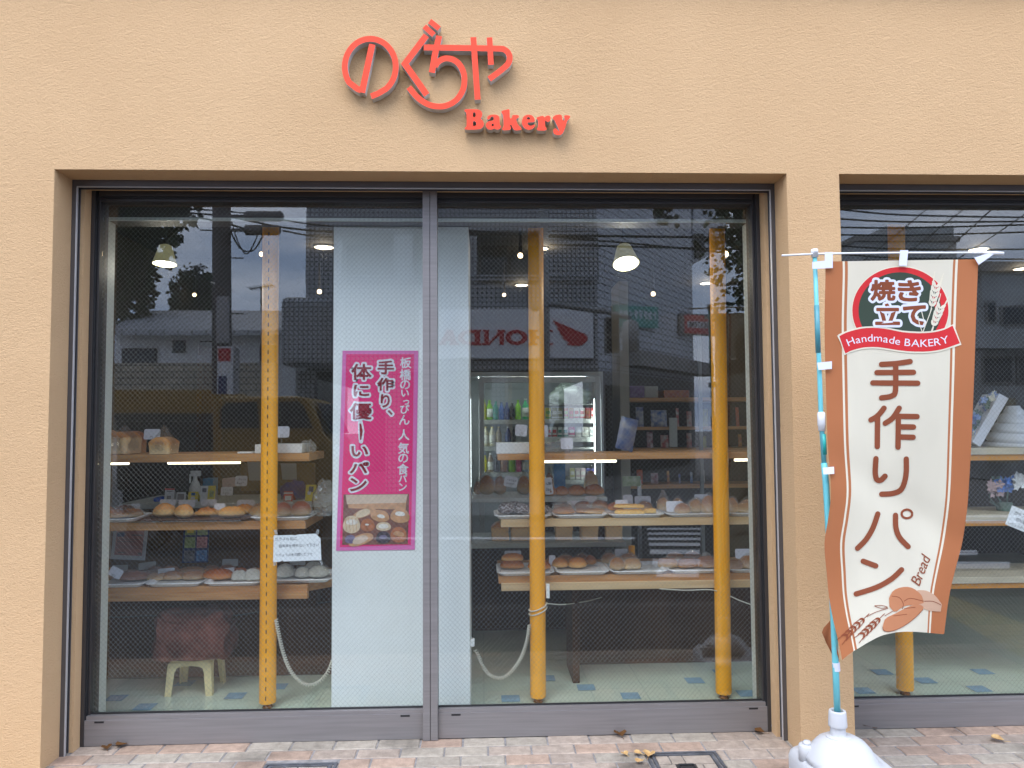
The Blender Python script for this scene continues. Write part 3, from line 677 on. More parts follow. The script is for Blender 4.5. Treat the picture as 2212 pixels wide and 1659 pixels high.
note(z4, [(650,1355),(1090,1530),(1020,1745),(575,1560)], [('ガラスの前に', 690, 1440, 46), ('自転車を停めないで下さい', 710, 1512, 40), ('いちょうの木の間にどうぞ', 622, 1548, 36)], 44, .375,
     'white handwritten paper note taped at a slant in the right window', [])
# ================================================================== ADVERTISING BANNER (nobori) in front of the pillar
ban = thing('advertising_banner', 'tall brown and cream bakery banner on a blue pole in a white water base', 'banner', (1.31, -.43, 0))
YB = -.43
z7 = zoom(3050, 900, 1.508); z8 = zoom(3050, 1900, 1.4756); ze = zoom(3280, 1000, 3.8138); zw = zoom(3280, 2400, 3.8138)
def S(x, y):                                  # depth of the cloth at a display pixel (soft waves, growing towards the hem)
    t = max(0, (y-560)/850); u = (x-1785)/325
    return YB-.012+.034*t*math.sin(2.2*u+1.2+2.4*t)+.013*math.sin(5.5*u-3.0*t)*(.25+t)-.05*t*t*(.5-u)+.016*t*math.sin(9*t+3*u)+.010*max(0, u-.72)/.28*math.sin(8*t+1)+.007*math.exp(-((t-.62-.25*(u-.5))/.05)**2)*1.2
def fpt(x, y, off=0): return P(x, y, S(x, y)-off)
LE = [(1782.3,565),(1783,600),(1781,700),(1783.5,821),(1788,960),(1795,1060),(1789,1120),(1781,1175),(1786,1240),(1791,1290),(1800,1340),(1812,1390),(1819,1426)]
RE = [(2114,560),(2112,590),(2108,700),(2104,821),(2098,960),(2093.4,1042),(2089,1100),(2079,1170),(2065,1225),(2054,1270),(2047,1310),(2042,1350),(2039.5,1370)]
HEM = [(1819,1426),(1833,1414),(1855,1400),(1881,1384.5),(1905,1373),(1933,1366.5),(1960,1364.5),(1989,1365.5),(2015,1368),(2039.5,1370)]
us = sorted({0, .06, .114, .128, .147, .835, .850, .866, .93, 1}|{.147+.688*k/18 for k in range(1, 18)})
le = smooth([Vector(q+(0,)) for q in LE], 5); re_ = smooth([Vector(q+(0,)) for q in RE], 5); hm = smooth([Vector(q+(0,)) for q in HEM], 6)
def hem(u):
    x = hm[0].x+(hm[-1].x-hm[0].x)*u
    for a, b in zip(hm, hm[1:]):
        if a.x <= x <= b.x+1e-6: return x, a.y+(b.y-a.y)*(x-a.x)/max(1e-6, b.x-a.x)
    return x, hm[-1].y
mb = MB(); nr = len(le); vs = []
for j in range(nr):
    v = j/(nr-1)
    for u in us:
        a, b = le[j], re_[j]; x = a.x+(b.x-a.x)*u; y = a.y+(b.y-a.y)*u
        hx, hy = hem(u); lin_y = le[-1].y+(re_[-1].y-le[-1].y)*u
        k = max(0, (v-.5)/.5)**2; y += (hy-lin_y)*k
        y -= 2.5*math.sin(u*math.pi)*(1-v)**6*0
        vs.append(fpt(x, y))
nu = len(us); fs = []; mi = []
for j in range(nr-1):
    for i in range(nu-1):
        fs.append((j*nu+i, j*nu+i+1, (j+1)*nu+i+1, (j+1)*nu+i)); u = (us[i]+us[i+1])/2
        mi.append(0 if u < .114 or u > .866 else 1 if u < .128 or u > .85 else 0 if u < .147 or u > .835 else 2)
mb.add(vs, fs); mb.m = mi
flag = obj('cloth', mb, [M['fbrown'], M['fwhite'], M['fcream']], ban, sm=True)
def fm(zf): return lambda x, y, off: fpt(*zf(x, y), .0006+off*.34)
fe, f7, f8, fw = fm(ze), fm(z7), fm(z8), fm(zw)
def ringpoly(mb, pts, mp_, off, mi, cen):     # fan of small faces so a big patch follows the cloth
    k = len(pts); st = [0, .25, .5, .75, 1]; vs = [mp_(cen[0], cen[1], off)]
    for s in st[1:]:
        for p in pts: vs.append(mp_(cen[0]+(p[0]-cen[0])*s, cen[1]+(p[1]-cen[1])*s, off))
    fs = [(0, 1+i, 1+(i+1) % k) for i in range(k)]
    for q in range(len(st)-2):
        for i in range(k): fs.append((1+q*k+i, 1+(q+1)*k+i, 1+(q+1)*k+(i+1) % k, 1+q*k+(i+1) % k))
    mb.add(vs, fs, mi)
def strip(mb, top, bot, mp_, off, mi, n=24, rows=4):
    T = smooth([Vector(p+(0,)) for p in top], 6); B = smooth([Vector(p+(0,)) for p in bot], 6)
    def at(c, t): f = t*(len(c)-1); i = min(int(f), len(c)-2); return c[i].lerp(c[i+1], f-i)
    vs = []
    for i in range(n+1):
        a = at(T, i/n); b = at(B, i/n)
        for j in range(rows+1): q = a.lerp(b, j/rows); vs.append(mp_(q.x, q.y, off))
    mb.add(vs, [(i*(rows+1)+j, i*(rows+1)+j+1, (i+1)*(rows+1)+j+1, (i+1)*(rows+1)+j) for i in range(n) for j in range(rows)], mi)
mb = MB()
el = [(1012+722*math.cos(a), 850-655*math.sin(a)) for a in [2*math.pi*k/64 for k in range(64)]]
el = [(x, min(y, 1200)) for x, y in el]
ringpoly(mb, [(1012+(x-1012)*1.022, 850+(y-850)*1.022) for x, y in el], fe, .0022, 1, (1012, 850)); ringpoly(mb, el, fe, .0030, 0, (1012, 850))
gi = [(1004+622*math.cos(a), 852-578*math.sin(a)) for a in [2*math.pi*k/64 for k in range(64)]]
ringpoly(mb, [(x, min(y, 1200)) for x, y in gi], fe, .0038, 2, (1004, 850))
top = [(95,1235),(200,1180),(365,1132),(480,1114),(650,1110),(850,1135),(1050,1175),(1300,1190),(1480,1180),(1610,1155),(1700,1125),(1795,1075)]
bot = [(185,1495),(270,1452),(400,1415),(500,1400),(650,1397),(800,1415),(950,1440),(1150,1462),(1400,1465),(1600,1440),(1740,1400),(1905,1340)]
strip(mb, [(x-18 if i == 0 else x+18 if i == 11 else x, y-24) for i, (x, y) in enumerate(top)], [(x-14 if i == 0 else x+24 if i == 11 else x, y+24) for i, (x, y) in enumerate(bot)], fe, .0046, 1)
mb.poly([(60,1225),(115,1215),(180,1500),(140,1380)], fe, .0046, 1)
strip(mb, top, bot, fe, .0054, 0)
mb.poly([(95,1235),(135,1300),(162,1345),(185,1495),(140,1360)], fe, .0056, 0)
obj('emblem', mb, [M['fred'], M['fwhite'], M['fgreen']], flag, recalc=False)
mb = MB()
for ch, r in (('焼', (562,385,940,705)), ('き', (970,392,1322,715)), ('立', (632,742,1008,1068)), ('て', (1048,768,1396,1070))):
    put_glyph(mb, ch, fe, .0062, 1, rect=(r[0]-36, r[1]-36, r[2]+36, r[3]+36), grow=50); put_glyph(mb, ch, fe, .0075, 0, rect=r, grow=14)
mb2 = mb; txt = 'Handmade BAKERY'; base = [(235,1385),(330,1350),(500,1318),(680,1315),(850,1340),(1000,1368),(1180,1388),(1350,1394),(1500,1382),(1620,1362),(1760,1322)]
bc = smooth([Vector(p+(0,)) for p in base], 8); acc = [0]
for a, b in zip(bc, bc[1:]): acc.append(acc[-1]+(b-a).length)
sz = 158; xx = 0; adv = []
for ch in txt:
    if ch == ' ': xx += .30; adv.append(None); continue
    bb = glyph(ch)[3]; adv.append((xx, bb)); xx += bb[2]-bb[0]+.085
k_ = acc[-1]/(xx*sz)
for ch, a in zip(txt, adv):
    if a is None: continue
    s0 = a[0]*sz*k_; i = max(j for j in range(len(acc)-1) if acc[j] <= s0+1e-6); p = bc[i].lerp(bc[i+1], (s0-acc[i])/max(1e-6, acc[i+1]-acc[i])); d = (bc[min(i+3, len(bc)-1)]-bc[max(0, i-1)]).normalized()
    vs, fs_, ed, bb = glyph(ch)
    mb.add([fe(p.x+d.x*(v[0]-bb[0])*sz*k_+d.y*v[1]*sz, p.y+d.y*(v[0]-bb[0])*sz*k_-d.x*v[1]*sz, .0066) for v in vs], fs_, 1)
def ear(mb, mp_, base, tip, n, gl_, gw, aw, off, mi, spread=.5):
    b = Vector(base); t = Vector(tip); ax = (t-b); ln = ax.length; ax.normalize(); nn = Vector((-ax.y, ax.x))
    mb.ribbon([b-ax*ln*.25, t-ax*ln*.1], aw*1.1, mp_, off, None, mi)
    for k in range(n):
        c = b+ax*ln*k/n
        for s in (1, -1):
            d = (ax+nn*s*spread).normalized(); q = c+d*gl_*.55+nn*s*gw*.2; pr = Vector((-d.y, d.x))
            pts = [q+d*gl_*.5*math.cos(a)+pr*gw*.5*math.sin(a) for a in [2*math.pi*z/10 for z in range(10)]]
            mb.poly([tuple(p) for p in pts], mp_, off+.0001*(k % 3), mi)
            e = q+d*gl_*.5; mb.ribbon([e-d*gl_*.1, e+(ax*.75+d*.25).normalized()*gl_*1.6], aw, mp_, off, None, mi)
ear(mb, fe, (1480,790), (1560,430), 5, 92, 42, 11, .0088, 2); ear(mb, fe, (1505,1080), (1625,760), 5, 88, 40, 11, .0088, 2)
for q in ([(1345,1185),(1485,815)], [(1485,1175),(1512,1090)], [(1345,1185),(1300,1060),(1275,930)], [(1385,1080),(1330,860)]): mb.ribbon(q, 13, fe, .0088, None, 2)
# the five large characters, rounded strokes
def st(zf, pts, w_, sm_=4): mb.ribbon([tuple(v[:2]) for v in smooth([Vector(p+(0,)) for p in pts], sm_)] if len(pts) > 2 else [tuple(Vector(pts[0]).lerp(Vector(pts[1]), k/8)) for k in range(9)], w_, zf, .004+.00004*(len(mb.f) % 9), None, 0, rounded=True)
def CH(g, zf, w_, ex=None):
    global mb
    mb = MB()
    for pts in g: st(zf, pts, w_)
    if ex: ex()
    obj('printed_character', mb, M['ftext'], flag, recalc=False)
obj('banner_writing', mb, [M['ftext'], M['fwhite2'], M['fwhite']], flag, recalc=False)
GS = ([(635,806),(720,801),(805,789)], [(608,855),(825,853)], [(583,916),(850,918)], [(719,810),(718,960),(695,994),(635,1005)],
            [(650,1066),(612,1112),(572,1136)], [(612,1110),(610,1294)], [(740,1066),(702,1124),(657,1156)], [(715,1114),(846,1116)], [(735,1112),(733,1298)], [(735,1177),(825,1178)], [(735,1237),(823,1239)],
            [(602,1366),(598,1445),(606,1488),(630,1494),(656,1470)], [(782,1368),(780,1465),(755,1545),(705,1572),(636,1577)])
CH(GS[:4], f7, 32); CH(GS[4:11], f7, 32); CH(GS[11:], f7, 32)
CH([[(600,182),(572,262),(532,330),(482,382)], [(703,190),(705,262),(727,320),(776,372)]], f8, 31, lambda: mb.ribbon([(769+31*math.cos(a), 182+25*math.sin(a)) for a in [2*math.pi*k/20 for k in range(21)]], 13, f8, .0042, None, 0))
CH([[(515,457),(588,484)], [(738,506),(680,560),(590,610),(474,647)]], f8, 31)
mb = MB()   # bread drawing, script word and wheat near the hem
strip(mb, [(830,625),(880,628),(930,655),(972,708)], [(790,720),(850,728),(900,745),(965,750)], f8, .0040, 1, 12, 3)
strip(mb, [(665,672),(690,628),(745,607),(800,612),(850,650),(866,690)], [(668,720),(700,752),(745,722),(790,712),(830,710),(866,700)], f8, .0048, 0, 12, 3)
strip(mb, [(628,838),(645,790),(700,762),(780,720),(840,708),(865,722)], [(632,856),(655,866),(700,858),(760,828),(820,782),(862,738)], f8, .0056, 0, 12, 3)
for q in ([(680,660),(725,668),(748,705),(742,735)], [(752,690),(790,672),(866,690)], [(690,775),(770,765)], [(752,733),(818,724)], [(628,838),(632,856),(655,866),(700,858),(760,828),(820,782),(862,738)], [(870,690),(920,690),(968,712)]): mb.ribbon([tuple(v[:2]) for v in smooth([Vector(p+(0,)) for p in q], 3)], 3.5, f8, .0062, None, 2)
def script(pts, w_=9): mb.ribbon([tuple(v[:2]) for v in smooth([Vector(p+(0,)) for p in pts], 5)], w_, f8, .0045, None, 2)
d_ = Vector((.37, -.929)); n_ = Vector((-.929, -.37)); x_ = 0
for ch, kx in (('B', 1.0), ('r', .92), ('e', .92), ('a', .92), ('d', .92)):
    vs_, fs__, ed_, bb_ = glyph(ch); sz_ = 84
    T_ = lambda p: Vector((842, 604))+d_*(x_+((p[0]-bb_[0])*kx+.28*p[1])*sz_)+n_*(p[1]*sz_*1.05)
    mb.add([f8(*T_(v), .0045) for v in vs_], fs__, 2); x_ += ((bb_[2]-bb_[0])*kx+.04)*sz_
ear(mb, f8, (520,790), (400,905), 5, 26, 12, 4, .0042, 2, .55); ear(mb, f8, (612,788), (500,895), 5, 26, 12, 4, .0042, 2, .55)
script([(535,780),(590,752),(660,730)], 3.5); script([(580,716),(620,714),(655,724),(620,730),(582,718)], 3.5); script([(640,775),(690,745)], 3.5)
obj('bread_drawing', mb, [M['ftan'], M['ftan2'], M['ftext']], flag, recalc=False)
# back flap of the cloth curling round the pole
mb = MB(); zq = lambda x, y, d: P(*z8(x, y), d)
mb.add([zq(318,690,YB+.03), zq(345,745,YB+.005), zq(325,800,YB+.03), zq(285,845,YB+.05), zq(275,870,YB+.055), zq(300,930,YB+.05), zq(335,1000,YB+.03), zq(375,1040,YB-.0), zq(372,1000,YB-.02), zq(345,860,YB-.0)], [(0,1,9,2),(2,9,5,3),(3,5,4),(5,9,8,6),(6,8,7)], 0)
mb.m[0] = 1
o = obj('curled_edge', mb, [M['fbrown'], mat('flag_back_pink', (.62,.33,.25), .75, trans=.2)], flag, sm=True)
md = o.modifiers.new('thickness', 'SOLIDIFY'); md.thickness = .0008
# pole in telescoping segments
pp = [(1759.6,545),(1765.5,700),(1770,800),(1773.5,900),(1780,1000),(1784,1042),(1792,1180),(1800.5,1330),(1805,1440),(1809.5,1560)]
PL = [P(x, y, YB) for x, y in pp]
mb = MB()
mb.tube(PL[0:5], [.0086, .009, .0092, .0095, .0098], 14, 0); mb.tube(PL[4:], [.0125]*6, 14, 0)
mb.tube([P(1764,660,YB), P(1767.5,762,YB)], .0104, 14, 1); mb.tube([P(1777.6,938,YB), P(1780.2,982,YB)], .0112, 14, 2)
for q in ((1804.5,1428),(1806.5,1470),(1807.3,1486)): a = P(*q, YB); mb.tube([a, a+Vector((0,0,-.0014))], .0116, 14, 3)
obj('pole', mb, [M['cyan'], M['teal'], M['green_tape'], M['black']], ban, sm=True)
mb = MB(); a = P(1759, 538, YB); b = P(1760.5, 556, YB); mb.tube([b, b.lerp(a, .45), b.lerp(a, .46), a.lerp(b, .1), a], [.0135, .0135, .0145, .0142, .0115], 16)
obj('top_cap', mb, M['pvc'], ban, sm=True); mb = MB(); a = P(1773.8, 890, YB); b = P(1775.2, 931, YB); mb.tube([a, a.lerp(b, .1), a.lerp(b, .7), a.lerp(b, .72), b], [.012, .0155, .0155, .014, .0135], 16)
obj('collar', mb, M['pvc'], ban, sm=True)
mb = MB(); mb.tube([P(1689,552,YB-.004), P(1760,548.5,YB-.004), P(1850,547,YB-.004), P(1960,546,YB-.004), P(2125,546,YB-.004)], .0042, 8); mb.tube([P(2122,546,YB-.004), P(2167,547.5,YB-.004)], .0075, 8)
obj('crossbar', mb, M['pvc'], ban, sm=True)
def tab(n, q, off=.007):
    mb = MB(); pts = [fpt(x, y, off) for x, y in q]; mb.add(pts, [tuple(range(len(pts)))]); o = obj('ribbon_tab', mb, M['tab'], ban)
    md = o.modifiers.new('thickness', 'SOLIDIFY'); md.thickness = .0012; md.offset = 0
zt = zoom(3040, 900, 4.739)
for q in ([zt(985,440),zt(1130,440),zt(1132,735),zt(752,752),zt(752,622),zt(985,600)], [z7(745,128),z7(793,128),z7(785,220),z7(738,220)], [z7(1185,172),z7(1275,145),z7(1300,152),z7(1212,215)], [z7(253,796),z7(340,788),z7(340,833),z7(260,840)], [z7(285,1420),z7(352,1414),z7(354,1456),z7(290,1460)]): tab('t', q, .014)
mb = MB(); a = P(1805.6,1431,YB); b = P(1806.8,1449,YB); mb.tube([a, b], .0145, 14); obj('tie_band', mb, M['tab'], ban)
# water tank base
bx = P(1809.5, 1560, YB).x; T0 = (bx, YB, 0)
mb = MB()
def rrect(hx, hy, r, z, n=5):
    out = []
    for sx, sy, a0 in ((1,1,0),(-1,1,90),(-1,-1,180),(1,-1,270)):
        for k in range(n+1): a = R(a0+90*k/n); out.append((bx+sx*(hx-r)+r*math.cos(a), YB+sy*(hy-r)+r*math.sin(a), z))
    return out
cx_ = bx+.03
rings = [rrect(.160,.18,.04,.004), rrect(.172,.192,.05,.02), rrect(.172,.192,.05,.115), rrect(.168,.188,.05,.134), rrect(.156,.176,.05,.147), rrect(.140,.150,.08,.152)]
rings = [[(x+.03, y, z) for x, y, z in r] for r in rings]
def circ(r, z, n=24): return [(bx+.012+r*math.cos(2*math.pi*(k+.5)/n), YB+r*math.sin(2*math.pi*(k+.5)/n), z) for k in range(n)]
rings += [circ(.140,.154), circ(.132,.172), circ(.114,.205), circ(.090,.232), circ(.065,.246), circ(.048,.250)]
k = len(rings[0]); vs = [p for r in rings for p in r]
mb.add(vs, [(i*k+j, i*k+(j+1) % k, (i+1)*k+(j+1) % k, (i+1)*k+j) for i in range(len(rings)-1) for j in range(k)]+[tuple(range(k-1, -1, -1)), tuple((len(rings)-1)*k+j for j in range(k))])
bs = obj('water_base', mb, M['tank'], ban, sm=True)
mb = MB(); mb.lathe([(.046,.240),(.047,.253),(.030,.255),(.0285,.289),(.0355,.290),(.0355,.300),(.033,.345),(.031,.352),(.022,.352),(.022,.33)], T0, 28)
obj('pole_socket', mb, M['tank'], bs, sm=True, bev=.002)
mb = MB(); mb.lathe([(.034,.14),(.033,.197),(.029,.203),(.0,.203)], (bx-.105, YB+.05, 0), 20); mb.lathe([(.017,.203),(.017,.210),(.012,.216),(0,.217)], (bx-.105, YB+.05, 0), 18); obj('filler_cap', mb, M['tank'], bs, sm=True)
# ================================================================== INSIDE: ORANGE POSTS
def post(x0, y0, x1, y1, w_px, Yd, label, slot=False, zb=None):
    b = P(x1, y1, Yd); t = P(x0, y0, Yd); z0 = b.z if zb is None else zb; r = w_px/2/ppm(Yd)
    d = (t-b)/(t.z-b.z); T = b+d*(2.80-b.z); B = b+d*(z0-b.z)
    o = thing('orange_post', label, 'post', (B.x, B.y, z0), 'yellow orange posts behind the glass')
    q = lambda z: B+d*(z-z0)
    obj('post_tube', MB().tube([q(z0+.024), q(z0+.027), q(z0+.036), q(2.795)], [r*.8, r*.97, r, r], 28), M['orange'], o, sm=True, bev=.002)
    obj('foot', MB().tube([q(z0+.001), q(z0+.012), q(z0+.0121), q(z0+.024)], [r*.62, r*.5, r*.34, r*.34], 20), M['brass'], o, sm=True)
    if slot:
        mb = MB(); z = z0+.05
        while z < 2.74:
            p = q(z); mb.box((p.x-.0024+.002, p.y-r-.0012, z), (p.x+.0024+.002, p.y-r+.004, z+.021)); z += .0495
        p0, p1 = q(z0+.06), q(2.7); mb.bar((p0.x+.002, p0.y-r+.003, p0.z), (p1.x+.002, p1.y-r+.003, p1.z), .003)
        obj('slot_strip', mb, M['black'], o)
    return o
YP = .72
post(585, 500, 578, 1526, 34.5, YP, 'orange post with a dashed line of dark slots, leftmost in the window', True, 0)
post(1157, 500, 1162.5, 1517, 33.5, YP, 'plain orange post in the right pane with a white cable wound round it', False, 0)
post(1549, 500, 1563.5, 1508, 33.5, YP, 'plain orange post near the right jamb of the wide window', False, 0)
post(1936, 500, 1955.5, 1500, 35, YP, 'orange post behind the banner in the right window', False, 0)

# ================================================================== DISPLAY SHELVES
YF = .80                                    # front edge of the boards
def board(mb, xl, xr, yt, yb, depth, mi=0, xref=None, dy=0):
    xm = xref or (xl+xr)/2; Y0 = YF+dy
    z1 = P(xm, yt, Y0).z; z0 = P(xm, yb, Y0).z; a = P(xl, yt, Y0).x; b = P(xr, yt, Y0).x
    mb.box((a, Y0, z0), (b, Y0+depth, z1), mi); return z1, a, b
LU = thing('display_shelf', 'wooden three-tier bread shelf unit left of the white column', 'shelf', (-1.6, 1.05, 0), 'wooden bread shelf units')
mb = MB(); ZL1, _, _ = board(mb, 195, 668, 981, 998, .40, xref=430); obj('shelf_board', mb, M['wood'], LU, bev=.002)
mb = MB(); ZL2, _, _ = board(mb, 195, 660, 1127, 1145, .46, xref=430); obj('shelf_board', mb, M['wood'], LU, bev=.002)
mb = MB(); ZL3, xa3, _ = board(mb, 195, 664, 1267, 1283, .5, xref=430, dy=.02)
xr3 = P(706, 1267, .82).x
mb.add([(xr3-.17, .82, ZL3-.045), (xr3, .82+.16, ZL3-.045), (xr3, 1.32, ZL3-.045), (xr3-.17, 1.32, ZL3-.045), (xr3-.17, .82, ZL3), (xr3, .98, ZL3), (xr3, 1.32, ZL3), (xr3-.17, 1.32, ZL3)], [(0,3,2,1),(4,5,6,7),(0,1,5,4),(1,2,6,5),(2,3,7,6),(3,0,4,7)])
obj('shelf_board', mb, M['wood'], LU, bev=.002)
mb = MB(); board(mb, 195, 664, 1283, 1297, .04, xref=430, dy=.0); obj('front_lip', mb, M['wood'], LU, bev=.002)
mb = MB(); mb.box((-2.44, 1.24, 0), (xr3-.05, 1.30, ZL3-.05)); mb.box((-2.44, 1.12, ZL3-.19), (xr3-.12, 1.24, ZL3-.05)); obj('base_panel', mb, M['darkwood'], LU, bev=.003)
mb = MB(); mb.box((-2.44, 1.30, ZL3), (P(660, 1200, 1.3).x, 1.32, ZL2-.046)); obj('back_panel', mb, M['midbrown'], LU)
for x0, x1 in ((200, 281), (366, 521)):
    a = P(x0, 998, .86); b = P(x1, 998, .86); obj('light_tube', MB().box((a.x, .83, ZL1-.056), (b.x, .855, ZL1-.0445)), M['tubelight'], LU, bev=.003)
RU = thing('display_shelf', 'wooden three-tier bread shelf unit between the white column and the right jamb', 'shelf', (.9, 1.05, 0), 'wooden bread shelf units')
mb = MB(); ZR1, _, _ = board(mb, 1075, 1655, 979, 992, .34, xref=1350); obj('shelf_board', mb, M['wood'], RU, bev=.002)
mb = MB(); ZR2, _, _ = board(mb, 1082, 1655, 1119, 1136, .46, xref=1350); obj('shelf_board', mb, M['woodlight'], RU, bev=.002)
mb = MB(); ZR3, _, _ = board(mb, 1077, 1655, 1241, 1257, .5, xref=1350, dy=.02); obj('shelf_board', mb, M['wood'], RU, bev=.002)
mb = MB(); board(mb, 1083, 1655, 1257, 1273, .035, xref=1350); obj('front_lip', mb, M['woodlight'], RU, bev=.002)
for x0, x1 in ((1174, 1330), (1584, 1650)):
    a = P(x0, 992, .86); b = P(x1, 992, .86); obj('light_tube', MB().box((a.x, .83, ZR1-.052), (b.x, .85, ZR1-.0385)), M['tubelight'], RU, bev=.003)
mb = MB(); a = P(1100, 1400, 1.2).x; b = P(1650, 1300, 1.2).x
mb.box((a+.38, 1.34, 0), (1.9, 1.40, .62)); mb.box((a+.36, 1.0, 0), (a+.40, 1.34, ZR3-.047)); obj('base_panel', mb, M['darkwood'], RU, bev=.003)
WU = thing('display_shelf', 'cream edged shelf unit with orange bars in the right window', 'shelf', (2.9, 1.05, 0))
ZW = []
for yt, yb, yo in ((968, 982, 994.5), (1111.5, 1125, 1136), (1246, 1260, 1271)):
    mb = MB(); z, a, b = board(mb, 2020, 2330, yt, yb, .40, xref=2150); ZW.append(z); obj('shelf_board', mb, M['cream'], WU, bev=.002)
    mb = MB(); board(mb, 2010, 2330, yb, yo, .03, xref=2150, dy=.01); obj('orange_bar', mb, M['orange2'], WU, bev=.002)
mb = MB(); mb.box((P(2250, 1000, .9).x, .9, 0), (P(2250, 1000, .9).x+.05, .95, ZW[0])); obj('upright', mb, M['cream'], WU)

# ================================================================== BREAD
def crust(name, low, high, top=None, vs=14, rough=.45, dust=None, pos=(.12, .55)):
    m_ = bpy.data.materials.new(name); m_.use_nodes = True; t = m_.node_tree; b = t.nodes['Principled BSDF']; l = t.links.new
    c = t.nodes.new('ShaderNodeTexCoord'); s_ = t.nodes.new('ShaderNodeSeparateXYZ'); l(c.outputs['Object'], s_.inputs[0])
    n = t.nodes.new('ShaderNodeTexNoise'); n.inputs['Scale'].default_value = vs; n.inputs['Detail'].default_value = 6; l(c.outputs['Object'], n.inputs['Vector'])
    ad = t.nodes.new('ShaderNodeMath'); ad.operation = 'MULTIPLY_ADD'; ad.inputs[1].default_value = .45; l(n.outputs['Fac'], ad.inputs[0]); l(s_.outputs['Z'], ad.inputs[2])
    r_ = t.nodes.new('ShaderNodeValToRGB'); e = r_.color_ramp.elements; e[0].position = pos[0]+.12; e[0].color = low+(1,); e[1].position = pos[1]+.15; e[1].color = high+(1,)
    if top: q = e.new(pos[1]+.32); q.color = top+(1,)
    l(ad.outputs[0], r_.inputs['Fac']); src = r_.outputs['Color']
    if dust:
        n2 = t.nodes.new('ShaderNodeTexNoise'); n2.inputs['Scale'].default_value = 9; n2.inputs['Detail'].default_value = 8; l(c.outputs['Object'], n2.inputs['Vector'])
        mr = t.nodes.new('ShaderNodeMapRange'); mr.inputs['From Min'].default_value = .44; mr.inputs['From Max'].default_value = .6; l(n2.outputs['Fac'], mr.inputs['Value'])
        mx_ = t.nodes.new('ShaderNodeMix'); mx_.data_type = 'RGBA'; l(mr.outputs[0], mx_.inputs['Factor']); l(src, mx_.inputs['A']); mx_.inputs['B'].default_value = dust+(1,); src = mx_.outputs['Result']
    l(src, b.inputs['Base Color']); b.inputs['Roughness'].default_value = rough
    bn = t.nodes.new('ShaderNodeBump'); bn.inputs['Strength'].default_value = .35; bn.inputs['Distance'].default_value = .03; l(n.outputs['Fac'], bn.inputs['Height']); l(bn.outputs['Normal'], b.inputs['Normal'])
    return m_
CR = dict(golden=crust('golden_crust', (.78,.52,.24), (.66,.32,.09), (.46,.16,.035)), brown=crust('brown_crust', (.62,.32,.12), (.42,.15,.042), (.26,.075,.02)),
          pale=crust('pale_crust', (.84,.62,.34), (.76,.45,.17), (.62,.28,.08)), dusted=crust('dark_dusted_crust', (.05,.03,.025), (.06,.035,.03), None, dust=(.42,.40,.42)),
          tin=crust('tin_loaf_crust', (.80,.56,.32), (.74,.47,.22), (.46,.18,.05), pos=(.2,.75)), white=crust('white_bun', (.80,.78,.68), (.84,.82,.74)), pink=crust('frankfurt_roll', (.58,.26,.15), (.46,.16,.09)),
          red=crust('red_topped_crust', (.84,.60,.28), (.56,.21,.05), (.46,.05,.015)), pie=crust('pie_crust', (.82,.58,.22), (.76,.44,.12), (.46,.19,.04), vs=7), glaze=crust('glazed_crust', (.66,.34,.12), (.46,.15,.035), (.32,.08,.018), rough=.2))
_bm = {}
